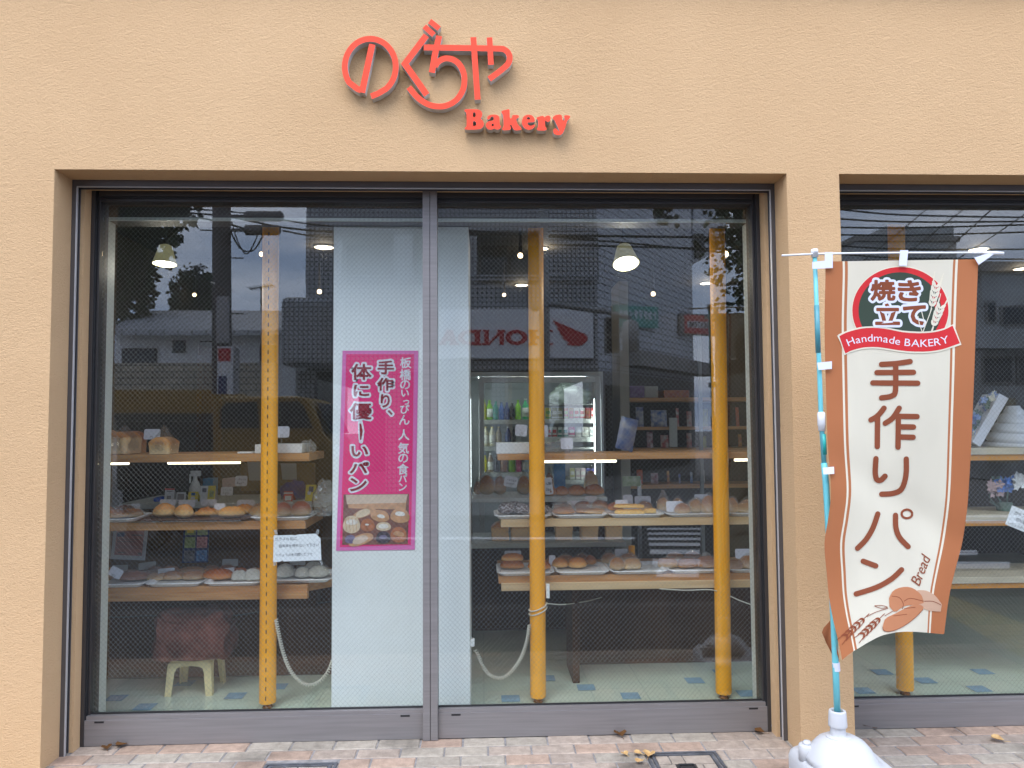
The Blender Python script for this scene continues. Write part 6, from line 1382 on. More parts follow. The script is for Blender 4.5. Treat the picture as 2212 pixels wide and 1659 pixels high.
def row(zi, ytop, items, nm):
    for k, (a, b, ci) in enumerate(items):
        A, B = B2(a, 500), B2(b, 500); h = B2(a, ytop+((k*37) % 50)).z-SZ[zi]
        pouch(zr(a, 0)[0], zr(b, 0)[0], zr(0, ytop+((k*37) % 60))[1], 0, BY+.12, SZ[zi], pm[ci], '%s packet, %s from left on the %s board of the back shelving' % (cn[ci], W_[k], nm), 0, gk, .1)
row(1, 450, [(530,690,0),(700,960,2),(985,1100,1),(1105,1250,1),(1270,1440,4),(1660,1800,6),(1805,1960,3)], 'second')
row(2, 740, [(650,800,5),(805,980,1),(1100,1250,1),(1255,1420,4),(1680,1830,3),(1835,1990,8)], 'third')
row(3, 1180, [(530,680,6),(690,860,5),(870,990,3),(1000,1120,0),(1130,1260,2),(1270,1400,8),(1680,1800,6),(1810,1980,7)], 'lowest')
for i, (a, b, y, mt, nm) in enumerate(((530,700,205,col(.10,.03,.14,.2,.1,.25),'purple patterned box on the top back shelf'), (702,858,210,M['cardg'],'pale grey box beside the purple box on the top back shelf'), (925,1220,255,col(.30,.06,.02,.45,.15,.03),'long low orange and red box on the top back shelf'))):
    A = B2(a, y, BY+.06); B = B2(b, y, BY+.06); tag(obj('storage_box', MB().box((A.x, BY+.06, SZ[0]+.001), (B.x, BY+.3, A.z)), mt, bev=.004), nm, 'box')
A = B2(990, 575, BY-.06); B = B2(1085, 915, BY-.06); tag(obj('hanging_strip', MB().box((A.x, BY-.06, B.z), (B.x, BY-.045, A.z)), M['cardg']), 'tall pale strip of samples hanging in front of the back shelving', 'strip')
A = B2(450, 1255, 2.6); B = B2(655, 1370, 2.6); tag(obj('picture_card', MB().box((A.x, 2.6, B.z), (B.x, 2.615, A.z)), mat('pale_green_card', (.48,.50,.36), .6, col2=(.12,.22,.08), vscale=16)), 'pale green patterned card behind the braided pies', 'card')
obj('stand', MB().box((A.x+.12, 2.616, 0), (A.x+.15, 2.64, B.z+.05)), M['steel'], bpy.data.objects['picture_card'])
# brown interior fittings on the left
t = thing('tall_cabinet', 'dark brown tall cabinet at the back left of the shop', 'cabinet', (-2.1, 3.2, 0)); a = P(300, 800, 3.2).x; b = P(400, 800, 3.2).x
obj('body', MB().box((-2.44, 3.2, 0), (a, 3.8, 2.2)), M['darkwood'], t, bev=.004); obj('door', MB().box((-2.40, 3.18, .1), (a-.03, 3.199, 2.1)), M['darkwood'], t, bev=.004)
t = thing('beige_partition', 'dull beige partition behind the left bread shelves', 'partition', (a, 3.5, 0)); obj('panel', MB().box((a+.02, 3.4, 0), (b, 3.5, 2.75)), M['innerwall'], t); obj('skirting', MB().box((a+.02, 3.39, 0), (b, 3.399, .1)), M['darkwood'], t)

# ================================================================== LAMPS
def lit(o, loc, e, col=(1, .82, .6), r=.03):
    l = bpy.data.lights.new('lamp_light', 'POINT'); l.energy = e; l.color = col; l.shadow_soft_size = r; q = bpy.data.objects.new('lamp_light', l); COL.objects.link(q); q.location = loc
    q.parent = o; q.matrix_parent_inverse = Matrix.Translation(-o.location)
def pendant(xc, y0, y1, wpx, Yd, label, tilt):
    c = P(xc, y1, Yd); t_ = P(xc, y0, Yd); s = 1/ppm(Yd); r = wpx/2*s; h = (c-t_).length; o = thing('pendant_lamp', label, 'lamp', (t_.x, Yd, 2.80), 'pendant lamps with pale green shades')
    ax = Vector((math.sin(tilt[0]), math.sin(tilt[1]), -1)).normalized(); u = ax.orthogonal().normalized(); v = ax.cross(u)
    def rev(prof, name, mt, par):
        n = 28; vs = [t_+ax*z+(u*math.cos(2*math.pi*j/n)+v*math.sin(2*math.pi*j/n))*q for q, z in prof for j in range(n)]
        fs = [(i*n+j, i*n+(j+1) % n, (i+1)*n+(j+1) % n, (i+1)*n+j) for i in range(len(prof)-1) for j in range(n)]; return obj(name, MB().add(vs, fs), mt, par, sm=True, recalc=False)
    sh = rev([(r*.30, 0), (r*.52, h*.06), (r*.60, h*.2), (r*.80, h*.6), (r*.98, h*.95), (r*1.0, h), (r*.95, h*.985), (r*.75, h*.6), (r*.5, h*.2)], 'lamp_shade', M['shade'], o)
    rev([(.001, h*.80), (r*.80, h*.80), (r*.83, h*.86)], 'glowing_disc', mat('lamp_disc', (.9,.9,.85), .5, emit=(.95,1,.90), est=.48), sh)
    obj('stem', MB().tube([t_-ax*h*.25, t_], [r*.18, r*.26], 12).tube([t_-ax*h*.25, Vector((t_.x, Yd, 2.80))], .006, 8), M['alud'], o)
    lit(o, c+ax*.03, 2.2, (1, .93, .8), .05)
pendant(358, 529, 572, 49, .95, 'pendant lamp with a pale green shade over the left shelves', (0, -.10))
pendant(1347, 531, 577, 58, .95, 'pendant lamp with a pale green shade tilted towards the street over the right shelves', (.04, -.42))
def spot(x, y, Yd, label, rpx=5):
    c = P(x, y, Yd); s = rpx/ppm(Yd); o = thing('spot_lamp', label, 'lamp', (c.x, Yd, 2.80), 'small spot lamps on the ceiling')
    obj('bulb', MB().lathe([(.0,-s),(s*.7,-s*.75),(s,0),(s*.7,s*.7),(0,s)], c, 14), M['emitw'], o, sm=True)
    obj('stem', MB().tube([c+Vector((0,0,s)), c+Vector((0,0,s*3)), Vector((c.x, Yd, 2.80))], [s*.9, s*.7, .006], 10), M['alud'], o)
for x, y, Yd, nm, r in ((565, 549, 1.3, 'warm spot lamp just left of the slotted post', 5), (1124, 552, 1.3, 'warm spot lamp just left of the wound post', 6), (1567, 549, 1.1, 'warm spot lamp beside the right jamb', 7), (690, 630, 2.6, 'warm spot lamp seen beside the white column', 5), (1089, 637, 2.6, 'small warm spot lamp deep in the shop, left of the wound post', 4), (1411, 635, 2.6, 'small warm spot lamp deep in the shop, right of the wound post', 5), (420, 637, 2.9, 'small warm spot lamp deep in the shop on the left', 4)):
    spot(x, y, Yd, nm, r)
def down(x, y, wpx, label):
    c = P(x, y, Z=2.795); r = wpx/2/ppm(c.y); o = thing('ceiling_light', label, 'lamp', (c.x, c.y, 2.80), 'round recessed ceiling lights')
    obj('lens', MB().lathe([(.001,-.006),(r*.8,-.008),(r*.86,-.002)], (c.x, c.y, 2.80), 28), mat('downlight_glow', (.9,.9,.8), .5, emit=(.95,1,.80), est=.22), o)
    obj('ring', MB().lathe([(r*.87,-.002),(r*.9,-.012),(r,-.010),(r,-.001)], (c.x, c.y, 2.80), 28), M['white'], o)
    lit(o, (c.x, c.y, 2.74), 1.4)
for x, y, wpx, nm in ((700, 533, 42, 'round recessed ceiling light left of the white column'), (446, 611, 34, 'round recessed ceiling light deep in the shop on the left'), (1127, 615, 28, 'round recessed ceiling light just left of the wound post'), (1527, 611, 30, 'round recessed ceiling light near the right hand post'), (1174, 536, 22, 'round recessed ceiling light partly behind the wound post'), (2114, 538, 42, 'round recessed ceiling light seen above the banner crossbar'), (2205, 580, 30, 'round recessed ceiling light at the right picture edge')):
    down(x, y, wpx, nm)
# ================================================================== THE STREET (behind the photographer, mirrored in the glass)
asph = mat('asphalt', (.055,.055,.058), .85, vary=.25, vscale=30, bump=.3, bscale=300)
def sheet(name, x0, x1, y0, y1, z, mt, label, cat): return struct(name, MB().add([(x0,y0,z),(x1,y0,z),(x1,y1,z),(x0,y1,z)], [(0,1,2,3)]), mt, label, cat, recalc=False)
sheet('road', -60, 60, -8.6, -2.35, -.10, asph, 'grey asphalt street in front of the shop', 'road')
sheet('ground', -120, 120, -120, -8.75, -.02, mat('far_ground', (.20,.19,.18), .9, vary=.2), 'ground beyond the street', 'ground')
kb = mat('concrete_kerb', (.13,.125,.12), .8, vary=.15, vscale=8)
struct('kerb', MB().box((-60, -2.35, -.12), (60, -2.2, .0)), kb, 'concrete kerb on the shop side', 'kerb'); struct('kerb', MB().box((-60, -8.75, -.12), (60, -8.6, .0)), kb, 'concrete kerb on the far side', 'kerb')
wl = mat('road_paint', (.80,.80,.80), .8, vary=.12, vscale=14)
mb = MB()
def bar2(xl, xr, ya, yb):
    q = []
    for x, y in ((xl, ya), (xr, ya), (xr, yb), (xl, yb)):
        d = _f+_r*((x-PW/2)/FOC)-_u*((y-PH/2)/FOC); t = (-.10-CAM.z)/d.z; p = CAM+d*t; q.append(Vector((p.x, 2*GY-p.y, -.096)))
    mb.add(q, [(0,1,2,3)])
for k, (a, b) in enumerate(((1141,1145),(1151,1156),(1162,1167.5),(1173,1180),(1188,1198),(1208,1220),(1232,1248))): bar2((1398, 1399, 1400, 1402, 1404, 1410, 1418)[k], (1516, 1515, 1514, 1513, 1512, 1511, 1510)[k], a, b)
for k, (a, b) in enumerate(((1091,1095),(1101,1106),(1112,1118),(1124,1131),(1189,1200),(1214,1229))): bar2(1960, (2330, 2330, 2330, 2210, 2112, 2182)[k], a, b)
bar2(560, 1372, 1161, 1166)
q = []
for x, y in ((2050,1285),(2330,1395),(2330,1490),(2050,1330)): p = P(x, y, Z=.0); q.append(Vector((p.x, 2*GY-p.y, .001)))
struct('tactile_paving', MB().add(q, [(0,1,2,3)]), brickmat('yellow_tactile_brick', (.34,.22,.05), (.40,.27,.07), (.10,.08,.04), .2, .1, .01, .5, .8, 'xy', .6, .2), 'band of yellow tactile paving mirrored in the right window', 'paving', recalc=False)
struct('road_markings', mb, wl, 'white crosswalk bars and road line', 'road markings', recalc=False)
tile = brickmat('grey_mosaic_tile', (.38,.39,.41), (.44,.45,.47), (.06,.06,.065), .10, .10, .012, 0, .4, 'xz', .5, .15)
siding = brickmat('pale_siding', (.50,.52,.56), (.54,.56,.60), (.12,.12,.13), 2.2, .16, .014, .3, .6, 'yz', .6, .12)
conc = mat('dull_concrete', (.27,.26,.25), .85, vary=.2, vscale=2, bump=.15)
dkm = mat('dark_opening', (.022,.02,.02), .6); wing = mat('dark_window_glass', (.03,.035,.045), .08, spec=.6)
whs = mat('sign_white', (.74,.76,.80), .4, vary=.03); rds = mat('sign_red', (.50,.025,.035), .4)
BV = 13.5; YBd = 2*GY-BV
def bx2(mb, x0, x1, yt, yb, YV, dep, mi=0):       # a box whose street face is seen at these pixels; dep goes away from the street
    a, b = RF(x0, yb, YV), RF(x1, yt, YV); mb.box((min(a.x, b.x), a.y-dep, min(a.z, b.z)), (max(a.x, b.x), a.y, max(a.z, b.z)), mi); return mb
ab = thing('tiled_building', 'grey mosaic tiled corner building with a motorcycle shop, mirrored in the window', 'building', RF(980, 1000, BV))
x_l, x_r = RF(660, 700, BV).x, RF(1292, 700, BV).x; zsb, zg = RF(980, 800, BV).z, 0
z2a, z2b = RF(980, 612, BV).z, RF(980, 500, BV).z; ztop = 13
mb = MB(); mb.box((x_l, YBd-8, zsb), (x_r, YBd-.001, z2a)); mb.box((x_l, YBd-8, z2b), (x_r, YBd-.001, ztop))
for a, b in ((660, 740), (850, 890), (1010, 1030), (1180, 1292)): bx2(mb, a, b, 500, 612, BV+.001, .5)
obj('wall', mb, tile, ab)
wl_ = RF(604, 700, BV-.5); mb = MB(); bx2(mb, 604, 735, 640, 790, BV-.6, .7); obj('balcony', mb, tile, ab, bev=.12)
mb = MB(); mb.box((x_l, YBd-1.6, z2a-.05), (x_r, YBd-1.4, z2b+.05)); obj('recess_wall', mb, conc, ab)
mb = MB()
for a, b in ((745, 850), (892, 1005), (1040, 1095), (1105, 1175)): bx2(mb, a, b, 515, 608, BV+1.35, .05)
obj('window', mb, wing, ab)
mb = MB()
for y in (604, 596): a, b = RF(740, y, BV-.05), RF(1290, y, BV-.05); mb.tube([a, b], .025, 6)
for k in range(12): a = RF(745+k*49, 611, BV-.05); mb.tube([a, a+Vector((0, 0, .2))], .015, 6)
obj('handrail', mb, mat('rail_grey', (.30,.31,.33), .4, .5), ab)
mb = MB(); mb.box((x_l, YBd-7.5, 0), (x_r, YBd-7.3, zsb)); obj('shop_back', mb, dkm, ab)
mb = MB()
for x in (660, 850, 1080, 1282): a = RF(x, 900, BV+.1); mb.box((a.x-.18, a.y-.4, 0), (a.x+.18, a.y, zsb))
obj('pillar', mb, tile, ab); obj('shop_ceiling', MB().box((x_l+.05, YBd-7.3, zsb-.12), (x_r-.05, YBd-.3, zsb-.001)), dkm, ab)
# white sign board with red lettering and wing
sg = thing('shop_signboard', 'white sign board with red letters and a red wing on the tiled building', 'sign', RF(1090, 720, BV-.12)); mb = MB(); bx2(mb, 905, 1281, 668, 775, BV-.14, .13); obj('board', mb, whs, sg, bev=.01)
zh = zoom(1550, 1150, 2.6024)
def hm(x, y, off): p = RF(*zh(x, y), BV-.16); return Vector((p.x, p.y+off, p.z))
RL = []
def serifs(xs, y, w_, h=20): return [[(x-w_/2, y-h/2), (x+w_/2, y-h/2), (x+w_/2, y+h/2), (x-w_/2, y+h/2)] for x in xs]
rect = lambda a, b, c, d: [(a, b), (c, b), (c, d), (a, d)]
mb = MB()
for pts in ([(1400,388),(1455,388),(1455,540),(1400,540)], [(1560,388),(1600,388),(1600,540),(1560,540)], rect(1455,448,1560,482), *serifs((1428, 1583), 396, 100), *serifs((1428, 1583), 532, 100),
            rect(930,388,975,540), rect(1085,388,1130,540), [(975,520),(1085,392),(1085,440),(975,540)], *serifs((1105,), 396, 80), *serifs((945,), 532, 80), *serifs((945,), 396, 60),
            rect(830,388,885,540), *serifs((852,), 396, 90), *serifs((852,), 532, 90)): mb.prism([pts], hm, .0+len(mb.f)*1e-5, -.03)
mb.prism([[(1258+112*math.cos(a), 464+78*math.sin(a)) for a in [2*math.pi*k/28 for k in range(28)]], [(1258+60*math.cos(a), 464+44*math.sin(a)) for a in [2*math.pi*k/28 for k in range(28)]]], hm, .002, -.03)
dd = [(832,388),(760,388),(700,405),(665,440),(658,470),(672,505),(710,530),(770,540),(832,540)]; di = [(832,418),(775,418),(735,430),(715,462),(730,495),(775,510),(832,510)]
mb.prism([dd+[(832,512),(775,510),(730,495),(715,462),(735,430),(775,418),(832,416)]], hm, .003, -.03)
for pts in ([(545,388),(600,388),(520,540),(465,540)], [(545,388),(605,388),(650,540),(590,540)], rect(540,478,610,502), *serifs((492, 620), 532, 95)): mb.prism([pts], hm, .004+len(mb.f)*1e-5, -.03)
obj('lettering', mb, rds, sg)
mb = MB(); mb.prism([[(1634,292),(1700,318),(1800,360),(1900,405),(1965,430),(1992,465),(1975,510),(1920,548),(1840,545),(1775,540),(1800,515),(1760,490),(1730,470),(1740,455),(1700,425),(1712,410),(1675,375),(1690,362),(1655,330)]], hm, .002, -.03); obj('wing_emblem', mb, rds, sg)
# angled side of the building, receding
ar, br = RF(1292, 700, BV), RF(1497, 700, BV+5.2); sd_ = (br-ar); sd_.z = 0
def skew(name, pts, th, mt, par, n_off=0):          # pts (t along the side, z)
    nrm = Vector((sd_.y, -sd_.x, 0)).normalized(); nrm = nrm if nrm.dot(CAM-ar) > 0 else -nrm
    return obj(name, MB().prism([pts], lambda t, z, off: Vector((ar.x+sd_.x*t, ar.y+sd_.y*t, z))+nrm*(off+n_off), 0, -th), mt, par)
zl = lambda y: RF(1292, y, BV).z
skew('side_wall', [(.0, zl(800)), (1, zl(800)), (1, 11.5), (0, ztop)], .4, siding, ab)
def tz(x, y):                                      # pixel -> (t along the side, z) on the receding wall
    a = RF(x, y, BV); d_ = RF(x, y, BV+8)-a; n_ = Vector((sd_.y, -sd_.x, 0)).normalized(); q_ = a+d_*((ar-a).dot(n_)/d_.dot(n_)); return ((q_-ar).dot(sd_)/sd_.dot(sd_), q_.z)
skew('upper_wall', [tz(1497, 300), tz(1570, 300), tz(1570, 528), tz(1497, 572)], .4, siding, ab)
skew('side_window', [tz(1499, 560), tz(1518, 552), tz(1518, 505), tz(1499, 505)], .05, dkm, ab, .06)
skew('lower_wall', [(.0, 0), (1, 0), (1, zl(800)-.001), (0, zl(800)-.001)], .4, conc, ab)
skew('canopy', [(.15, zl(800)+.15), (1, zl(800)+.15), (1, zl(800)+.5), (.15, zl(800)+.5)], .5, conc, ab, .6); skew('side_window', [(.05, .3), (.9, .3), (.9, zl(830)), (.05, zl(830))], .05, dkm, ab, .06)
nr = Vector((sd_.y, -sd_.x, 0)).normalized(); nr = nr if nr.dot(CAM-ar) > 0 else -nr
def sidesign(name, x0, x1, yt, yb, mats, label, fn):
    def at(x, y):                                   # ray against the side plane, mirrored
        a = RF(x, y, BV); b = RF(x, y, BV+8); d = b-a; pl = ar+nr*.12; t = (pl-a).dot(nr)/d.dot(nr); return a+d*t
    o = thing(name, label, 'sign', at((x0+x1)/2, (yt+yb)/2)); q = [at(x0, yt), at(x1, yt+(5 if x1-x0 < 95 else 9)), at(x1, yb+(5 if x1-x0 < 95 else 9)), at(x0, yb)]; obj('board', MB().hexa(q, -nr*.08), mats[0], o)
    mp_ = lambda u, v, off: q[0].lerp(q[1], u).lerp(q[3].lerp(q[2], u), v)+nr*off
    fn(o, mp_, mats); return o
def f1(o, mp_, ms_):
    mb = MB(); txt = 'ナカジマサイクル'                 # the street reads it left to right; the glass mirrors it
    for k, ch in enumerate(txt): put_glyph(mb, ch, lambda x, y, off: mp_(1-x, y, off), .012, 0, rect=(.05+k*.115, .22, .05+k*.115+.10, .62), grow=.012)
    obj('lettering', mb, ms_[1], o, recalc=False)
sidesign('cycle_shop_sign', 1330, 1422, 658, 704, [mat('sign_teal', (.10,.36,.31), .5), whs], 'teal sign with white katakana on the side of the tiled building', f1)
def f2(o, mp_, ms_):
    mb = MB(); mb.add([mp_(.06,.06,.01), mp_(.97,.06,.01), mp_(.97,.94,.01), mp_(.06,.94,.01)], [(0,1,2,3)], 0); obj('panel', mb, rds, o, recalc=False); mb = MB()
    mb.add([mp_(.12,.36,.014), mp_(.94,.36,.014), mp_(.94,.66,.014), mp_(.12,.66,.014)], [(0,1,2,3)], 0)
    for k, ch in enumerate('BRIDGESTONE'): put_glyph(mb, ch, lambda x, y, off: mp_(1-x, y, off), .02, 1, rect=(.10+k*.07, .39, .10+k*.07+.06, .63), grow=.006)
    obj('lettering', mb, [whs, M['ink']], o, recalc=False)
sidesign('tyre_sign', 1472, 1560, 676, 722, [conc, whs], 'red framed tyre sign with a black and white name band', f2)
# concrete block beyond, and the grey buildings mirrored in the right window
def block(name, label, x0, x1, yt, YV, dep, mt, wins=(), roof=None, zt=None):
    a, b = RF(x0, yt, YV), RF(x1, yt, YV); o = thing(name, label, 'building', (a.x, a.y, 0)); z = zt or a.z
    obj('wall', MB().box((min(a.x, b.x), a.y-dep, 0), (max(a.x, b.x), a.y, z)), mt, o)
    obj('roof_edge', MB().box((min(a.x, b.x)-.1, a.y-dep-.1, z+.002), (max(a.x, b.x)+.1, a.y+.15, z+.25)), conc, o)
    for (wa, wb, ya, yb) in wins:
        c, d = RF(wa, yb, YV), RF(wb, ya, YV); f = obj('window', MB().box((min(c.x, d.x), a.y+.001, c.z), (max(c.x, d.x), a.y+.06, d.z)), conc, o); obj('pane', MB().box((min(c.x, d.x)+.06, a.y+.061, c.z+.06), (max(c.x, d.x)-.06, a.y+.075, d.z-.06)), wing, f)
    return o
gb = mat('grey_render', (.44,.45,.45), .85, vary=.15, vscale=1.5)
block('apartment_block', 'grey concrete apartment block with dark windows mirrored in the right window', 2120, 2420, 588, 15.5, 7, gb, ((2128,2150,650,700), (2160,2212,660,705), (2215,2290,660,705), (2120,2185,770,830), (2195,2300,770,830)), None)
o = bpy.data.objects['apartment_block']; mb = MB(); bx2(mb, 2100, 2430, 712, 752, 14.9, .7); obj('balcony', mb, gb, o); mb = MB(); bx2(mb, 2150, 2195, 860, 1000, 15.0, .3); obj('door', mb, mat('beige_door', (.42,.36,.24), .6), o)
block('roof_house', 'distant grey building under the wires with a stepped flat roof', 1846, 2066, 522, 32, 12, gb, ((1870,1920,560,600), (1960,2040,560,600)))
o = bpy.data.objects['roof_house']; mb = MB(); bx2(mb, 1912, 2060, 490, 521, 33, 8); obj('roof_room', mb, gb, o)
# low white house with a tiled roof and stone garden wall
ho = thing('white_house', 'low white house with a grey tiled roof across the street', 'house', RF(420, 900, 15)); hw = mat('house_white', (.82,.83,.85), .8, vary=.08)
HV = 15.0; mb = MB(); bx2(mb, 246, 640, 722, 945, HV, 7); obj('wall', mb, hw, ho)
rf_ = brickmat('grey_roof_tile', (.40,.41,.44), (.46,.47,.50), (.15,.15,.16), .32, .28, .02, 0, .6, 'xy', .6, .2)
a, b, c, d = RF(236, 724, HV-.5), RF(650, 724, HV-.5), RF(650, 680, HV+3.2), RF(300, 680, HV+3.2); obj('roof', MB().hexa([a, b, c, d], (0, 0, .12)), rf_, ho)
for xa, xb, ya, yb in ((262, 338, 752, 800), (372, 400, 735, 762), (560, 596, 745, 790)):
    mb = MB(); bx2(mb, xa, xb, ya, yb, HV-.05, .04); f = obj('window', mb, M['alud'], ho); mb = MB(); bx2(mb, xa+3, xb-3, ya+3, yb-3, HV-.08, .02); obj('pane', mb, wing, f)
stw = brickmat('stone_garden_wall', (.36,.32,.25), (.46,.41,.32), (.10,.09,.075), .42, .13, .012, .5, .85, 'xz', .8, .3)
mb = MB(); bx2(mb, 200, 596, 783, 948, 12.4, .2); tag(obj('garden_wall', mb, stw, bev=.02), 'stone faced garden wall in front of the white house', 'wall')
hedge = mat('dark_hedge', (.05,.06,.035), .8)
# trees
lf = mat('leaf_green', (.05,.075,.03), .6, col2=(.085,.11,.05), vscale=3); bk = mat('bark', (.07,.055,.045), .9, vary=.3, vscale=10, bump=.4)
def tree(c, h, rx, rz, label, n=2600, ls=.16, seed=1, trunk=True, name='street_tree'):
    rn = random.Random(seed); o = thing(name, label, 'tree', (c[0], c[1], 0)); mb = MB(); cz = h-rz
    lobes = [(Vector((c[0]+rn.uniform(-.55, .55)*rx, c[1]+rn.uniform(-.55, .55)*rx, cz+rn.uniform(-.65, .7)*rz)), rn.uniform(.3, .55)) for _ in range(22)]
    for _ in range(n):
        b, s = rn.choice(lobes); d = Vector((rn.gauss(0, 1), rn.gauss(0, 1), rn.gauss(0, 1))).normalized()*(rn.random()**.4); p = b+Vector((d.x*rx*s, d.y*rx*s, d.z*rz*s)); u = Vector((rn.gauss(0, 1), rn.gauss(0, 1), rn.gauss(0, .6))).normalized(); v = u.orthogonal().normalized(); k = ls*rn.uniform(.6, 1.3)
        mb.add([p-u*k*.5, p+v*k*.4, p+u*k*.5, p-v*k*.4], [(0,1,2,3)])
    obj('crown', mb, lf, o, recalc=False)
    if trunk:
        mb = MB(); mb.tube([Vector((c[0], c[1], 0)), Vector((c[0]+.05, c[1], h*.3)), Vector((c[0], c[1]+.05, h*.6)), Vector((c[0], c[1], h*.92))], [.22, .18, .12, .04], 10)
        for b, s in lobes[:12]: mb.tube([Vector((c[0], c[1], h*rn.uniform(.3, .55))), b], [.07, .02], 6)
        obj('trunk', mb, bk, o, sm=True)
p = RF(205, 600, 18); tree((p.x, p.y), 10.8, 2.6, 3.7, 'large dark tree left of the utility pole across the street', 14000, .25, 2)
p = RF(425, 660, 24); tree((p.x, p.y), 7.1, .95, 1.4, 'smaller rounded dark tree behind the white house', 3600, .2, 5)
# branch of a street tree close by on the right, hanging into the reflection
p = RF(1655, 560, 7.5); tree((p.x, p.y), 5.6, .9, 1.5, 'ginkgo tree on the near kerb at the right', 2600, .10, 9)
p = RF(1470, 430, 6.2); tw = thing('hanging_twig', 'small leafy twig hanging at the top of the right pane reflection', 'twig', p)
mb = MB(); rn = random.Random(4); twl = MB()
for k in range(26): q = RF(1415+rn.uniform(0, 26)+(24 if k % 5 == 0 else 0), 455+rn.uniform(-6, 34), 6.2); u = Vector((rn.gauss(0,1), rn.gauss(0,.5), rn.gauss(0,1))).normalized(); v = u.orthogonal().normalized(); twl.add([q-u*.05, q+v*.045, q+u*.05, q-v*.045], [(0,1,2,3)])
obj('leaf_cluster', twl, lf, tw, recalc=False); obj('stem', MB().tube([RF(1640, 330, 6.6), RF(1520, 400, 6.3), RF(1428, 470, 6.2)], [.03, .02, .006], 6), bk, tw)
# utility pole with its sign boards, transformers, wires
UV = 10.2
up = thing('utility_pole', 'dark utility pole with hanging sign boards and transformers across the street', 'utility pole', (RF(480, 900, UV).x, RF(480, 900, UV).y, 0)); b = RF(482, 950, UV); b.z = 0; t_ = RF(478, 300, UV); d = (t_-b)
obj('pole_shaft', MB().tube([b, b+d*.5, b+d], [.175, .165, .15], 18), mat('dark_concrete_pole', (.085,.07,.065), .8, vary=.2), up, sm=True)
mb = MB()
for k in range(9):
    q = b+d*(.3+k*.075); s = 1 if k % 2 else -1; mb.tube([q, q+Vector((s*.38, 0, 0))], .012, 6)
obj('step_bolts', mb, M['alud'], up)
mb = MB(); bx2(mb, 466, 492, 640, 740, UV-.22, .1); bx2(mb, 497, 506, 750, 858, UV-.1, .3); obj('meter_strip', mb, mat('pole_strip', (.35,.34,.35), .6), up)
bn_ = thing('pole_signboard', 'narrow vertical advertising board on the utility pole, white, red and navy', 'sign', RF(484, 800, UV-.24)); mb = MB(); bx2(mb, 468, 502, 748, 860, UV-.24, .06); o = obj('board', mb, whs, bn_)
mb = MB(); bx2(mb, 471, 498, 752, 780, UV-.25, .004, 0); bx2(mb, 471, 490, 812, 858, UV-.25, .004, 1); obj('print', mb, [rds, mat('sign_navy', (.03,.04,.14), .5)], bn_)
tm = mat('transformer_grey', (.13,.12,.12), .6, .2)
for k, (x0, x1, ya, yb) in enumerate(((527, 612, 456, 478), (527, 606, 486, 508))):
    a, b2_ = RF(x0, (ya+yb)/2, UV-.2), RF(x1, (ya+yb)/2, UV-.2); r = abs(RF(x0, ya, UV).z-RF(x0, yb, UV).z)/2; obj('transformer', MB().tube([a, a.lerp(b2_, .06), a.lerp(b2_, .94), b2_], [r*.5, r, r, r*.5], 16), tm, up, sm=False)
    obj('bracket', MB().bar(a, Vector((b.x, a.y, a.z)), .05), tm, up)
wm = mat('wire_black', (.02,.02,.02), .7)
wk = [0]
def wire(pts, YV, r, label):
    tag(obj('overhead_wire', MB().tube(smooth([RF(x, y, YV) for x, y in pts], 5), r, 5), wm), label, 'wire', 'overhead wires across the street')
wire([(200, 470), (330, 458), (480, 466), (620, 492), (800, 505), (1000, 500), (1300, 520), (1560, 545)], UV, .018, 'overhead wire running behind the utility pole to the right'); wire([(200, 452), (480, 455), (700, 487), (960, 495), (1290, 515)], UV+.3, .014, 'upper overhead wire from the utility pole')
wire([(360, 478), (420, 470), (478, 480), (530, 494)], UV, .02, 'short slack wire left of the transformers'); wire([(498, 500), (520, 538), (548, 540), (570, 505)], UV, .014, 'looping slack wire under the transformers'); wire([(500, 478), (515, 525), (535, 548), (560, 500)], UV+.1, .012, 'second looping slack wire under the transformers'); wire([(610, 498), (700, 512), (800, 505)], UV, .016, 'wire from the transformers to the tiled building')
wire([(900, 502), (1180, 508), (1500, 512), (1700, 516)], UV-.4, .022, 'thick dark wire across the tiled building'); wire([(1180, 528), (1500, 536), (1700, 540)], UV-.4, .018, 'second dark wire across the tiled building')
for k, (y0, y1) in enumerate(((448, 470), (470, 478), (490, 484), (506, 500), (528, 538), (545, 560))): wire([(1780, y0), (1950, (y0+y1)/2+5), (2260, y1)], 14+k*.3, .022, 'overhead wire number %s from the top in the right window' % 'one two three four five six'.split()[k])
for k, (x0, x1) in enumerate(((1830, 2010), (1900, 2090), (1985, 2150), (2020, 2240))): wire([(x0, 590), ((x0+x1)/2, 520), (x1, 445)], 15, .016, 'slanting overhead wire in the right window, %s from the left' % ('first', 'second', 'third', 'fourth')[k])
# aerials on the roofs
def aerial(x, y0, y1, YV, wpx, label):
    a, b = RF(x, y1, YV), RF(x, y0, YV); o = thing('roof_aerial', label, 'aerial', a); obj('mast', MB().tube([a, b], .02, 6), M['alud'], o); mb = MB(); s = abs(RF(x-wpx, y0, YV).x-b.x); mb.tube([b+Vector((-s, 0, -.05)), b+Vector((s, 0, .05))], .016, 5)
    for k in range(9): q = b+Vector((-s+2*s*k/8, 0, -.05+.1*k/8)); mb.tube([q+Vector((0, -.3, 0)), q+Vector((0, .3, 0))], .010, 5)
    obj('elements', mb, M['alud'], o)
aerial(564, 620, 684, HV+3, 24, 'thin television aerial on the white house roof'); aerial(430, 578, 684, HV+3.1, 12, 'second television aerial left of the utility pole')
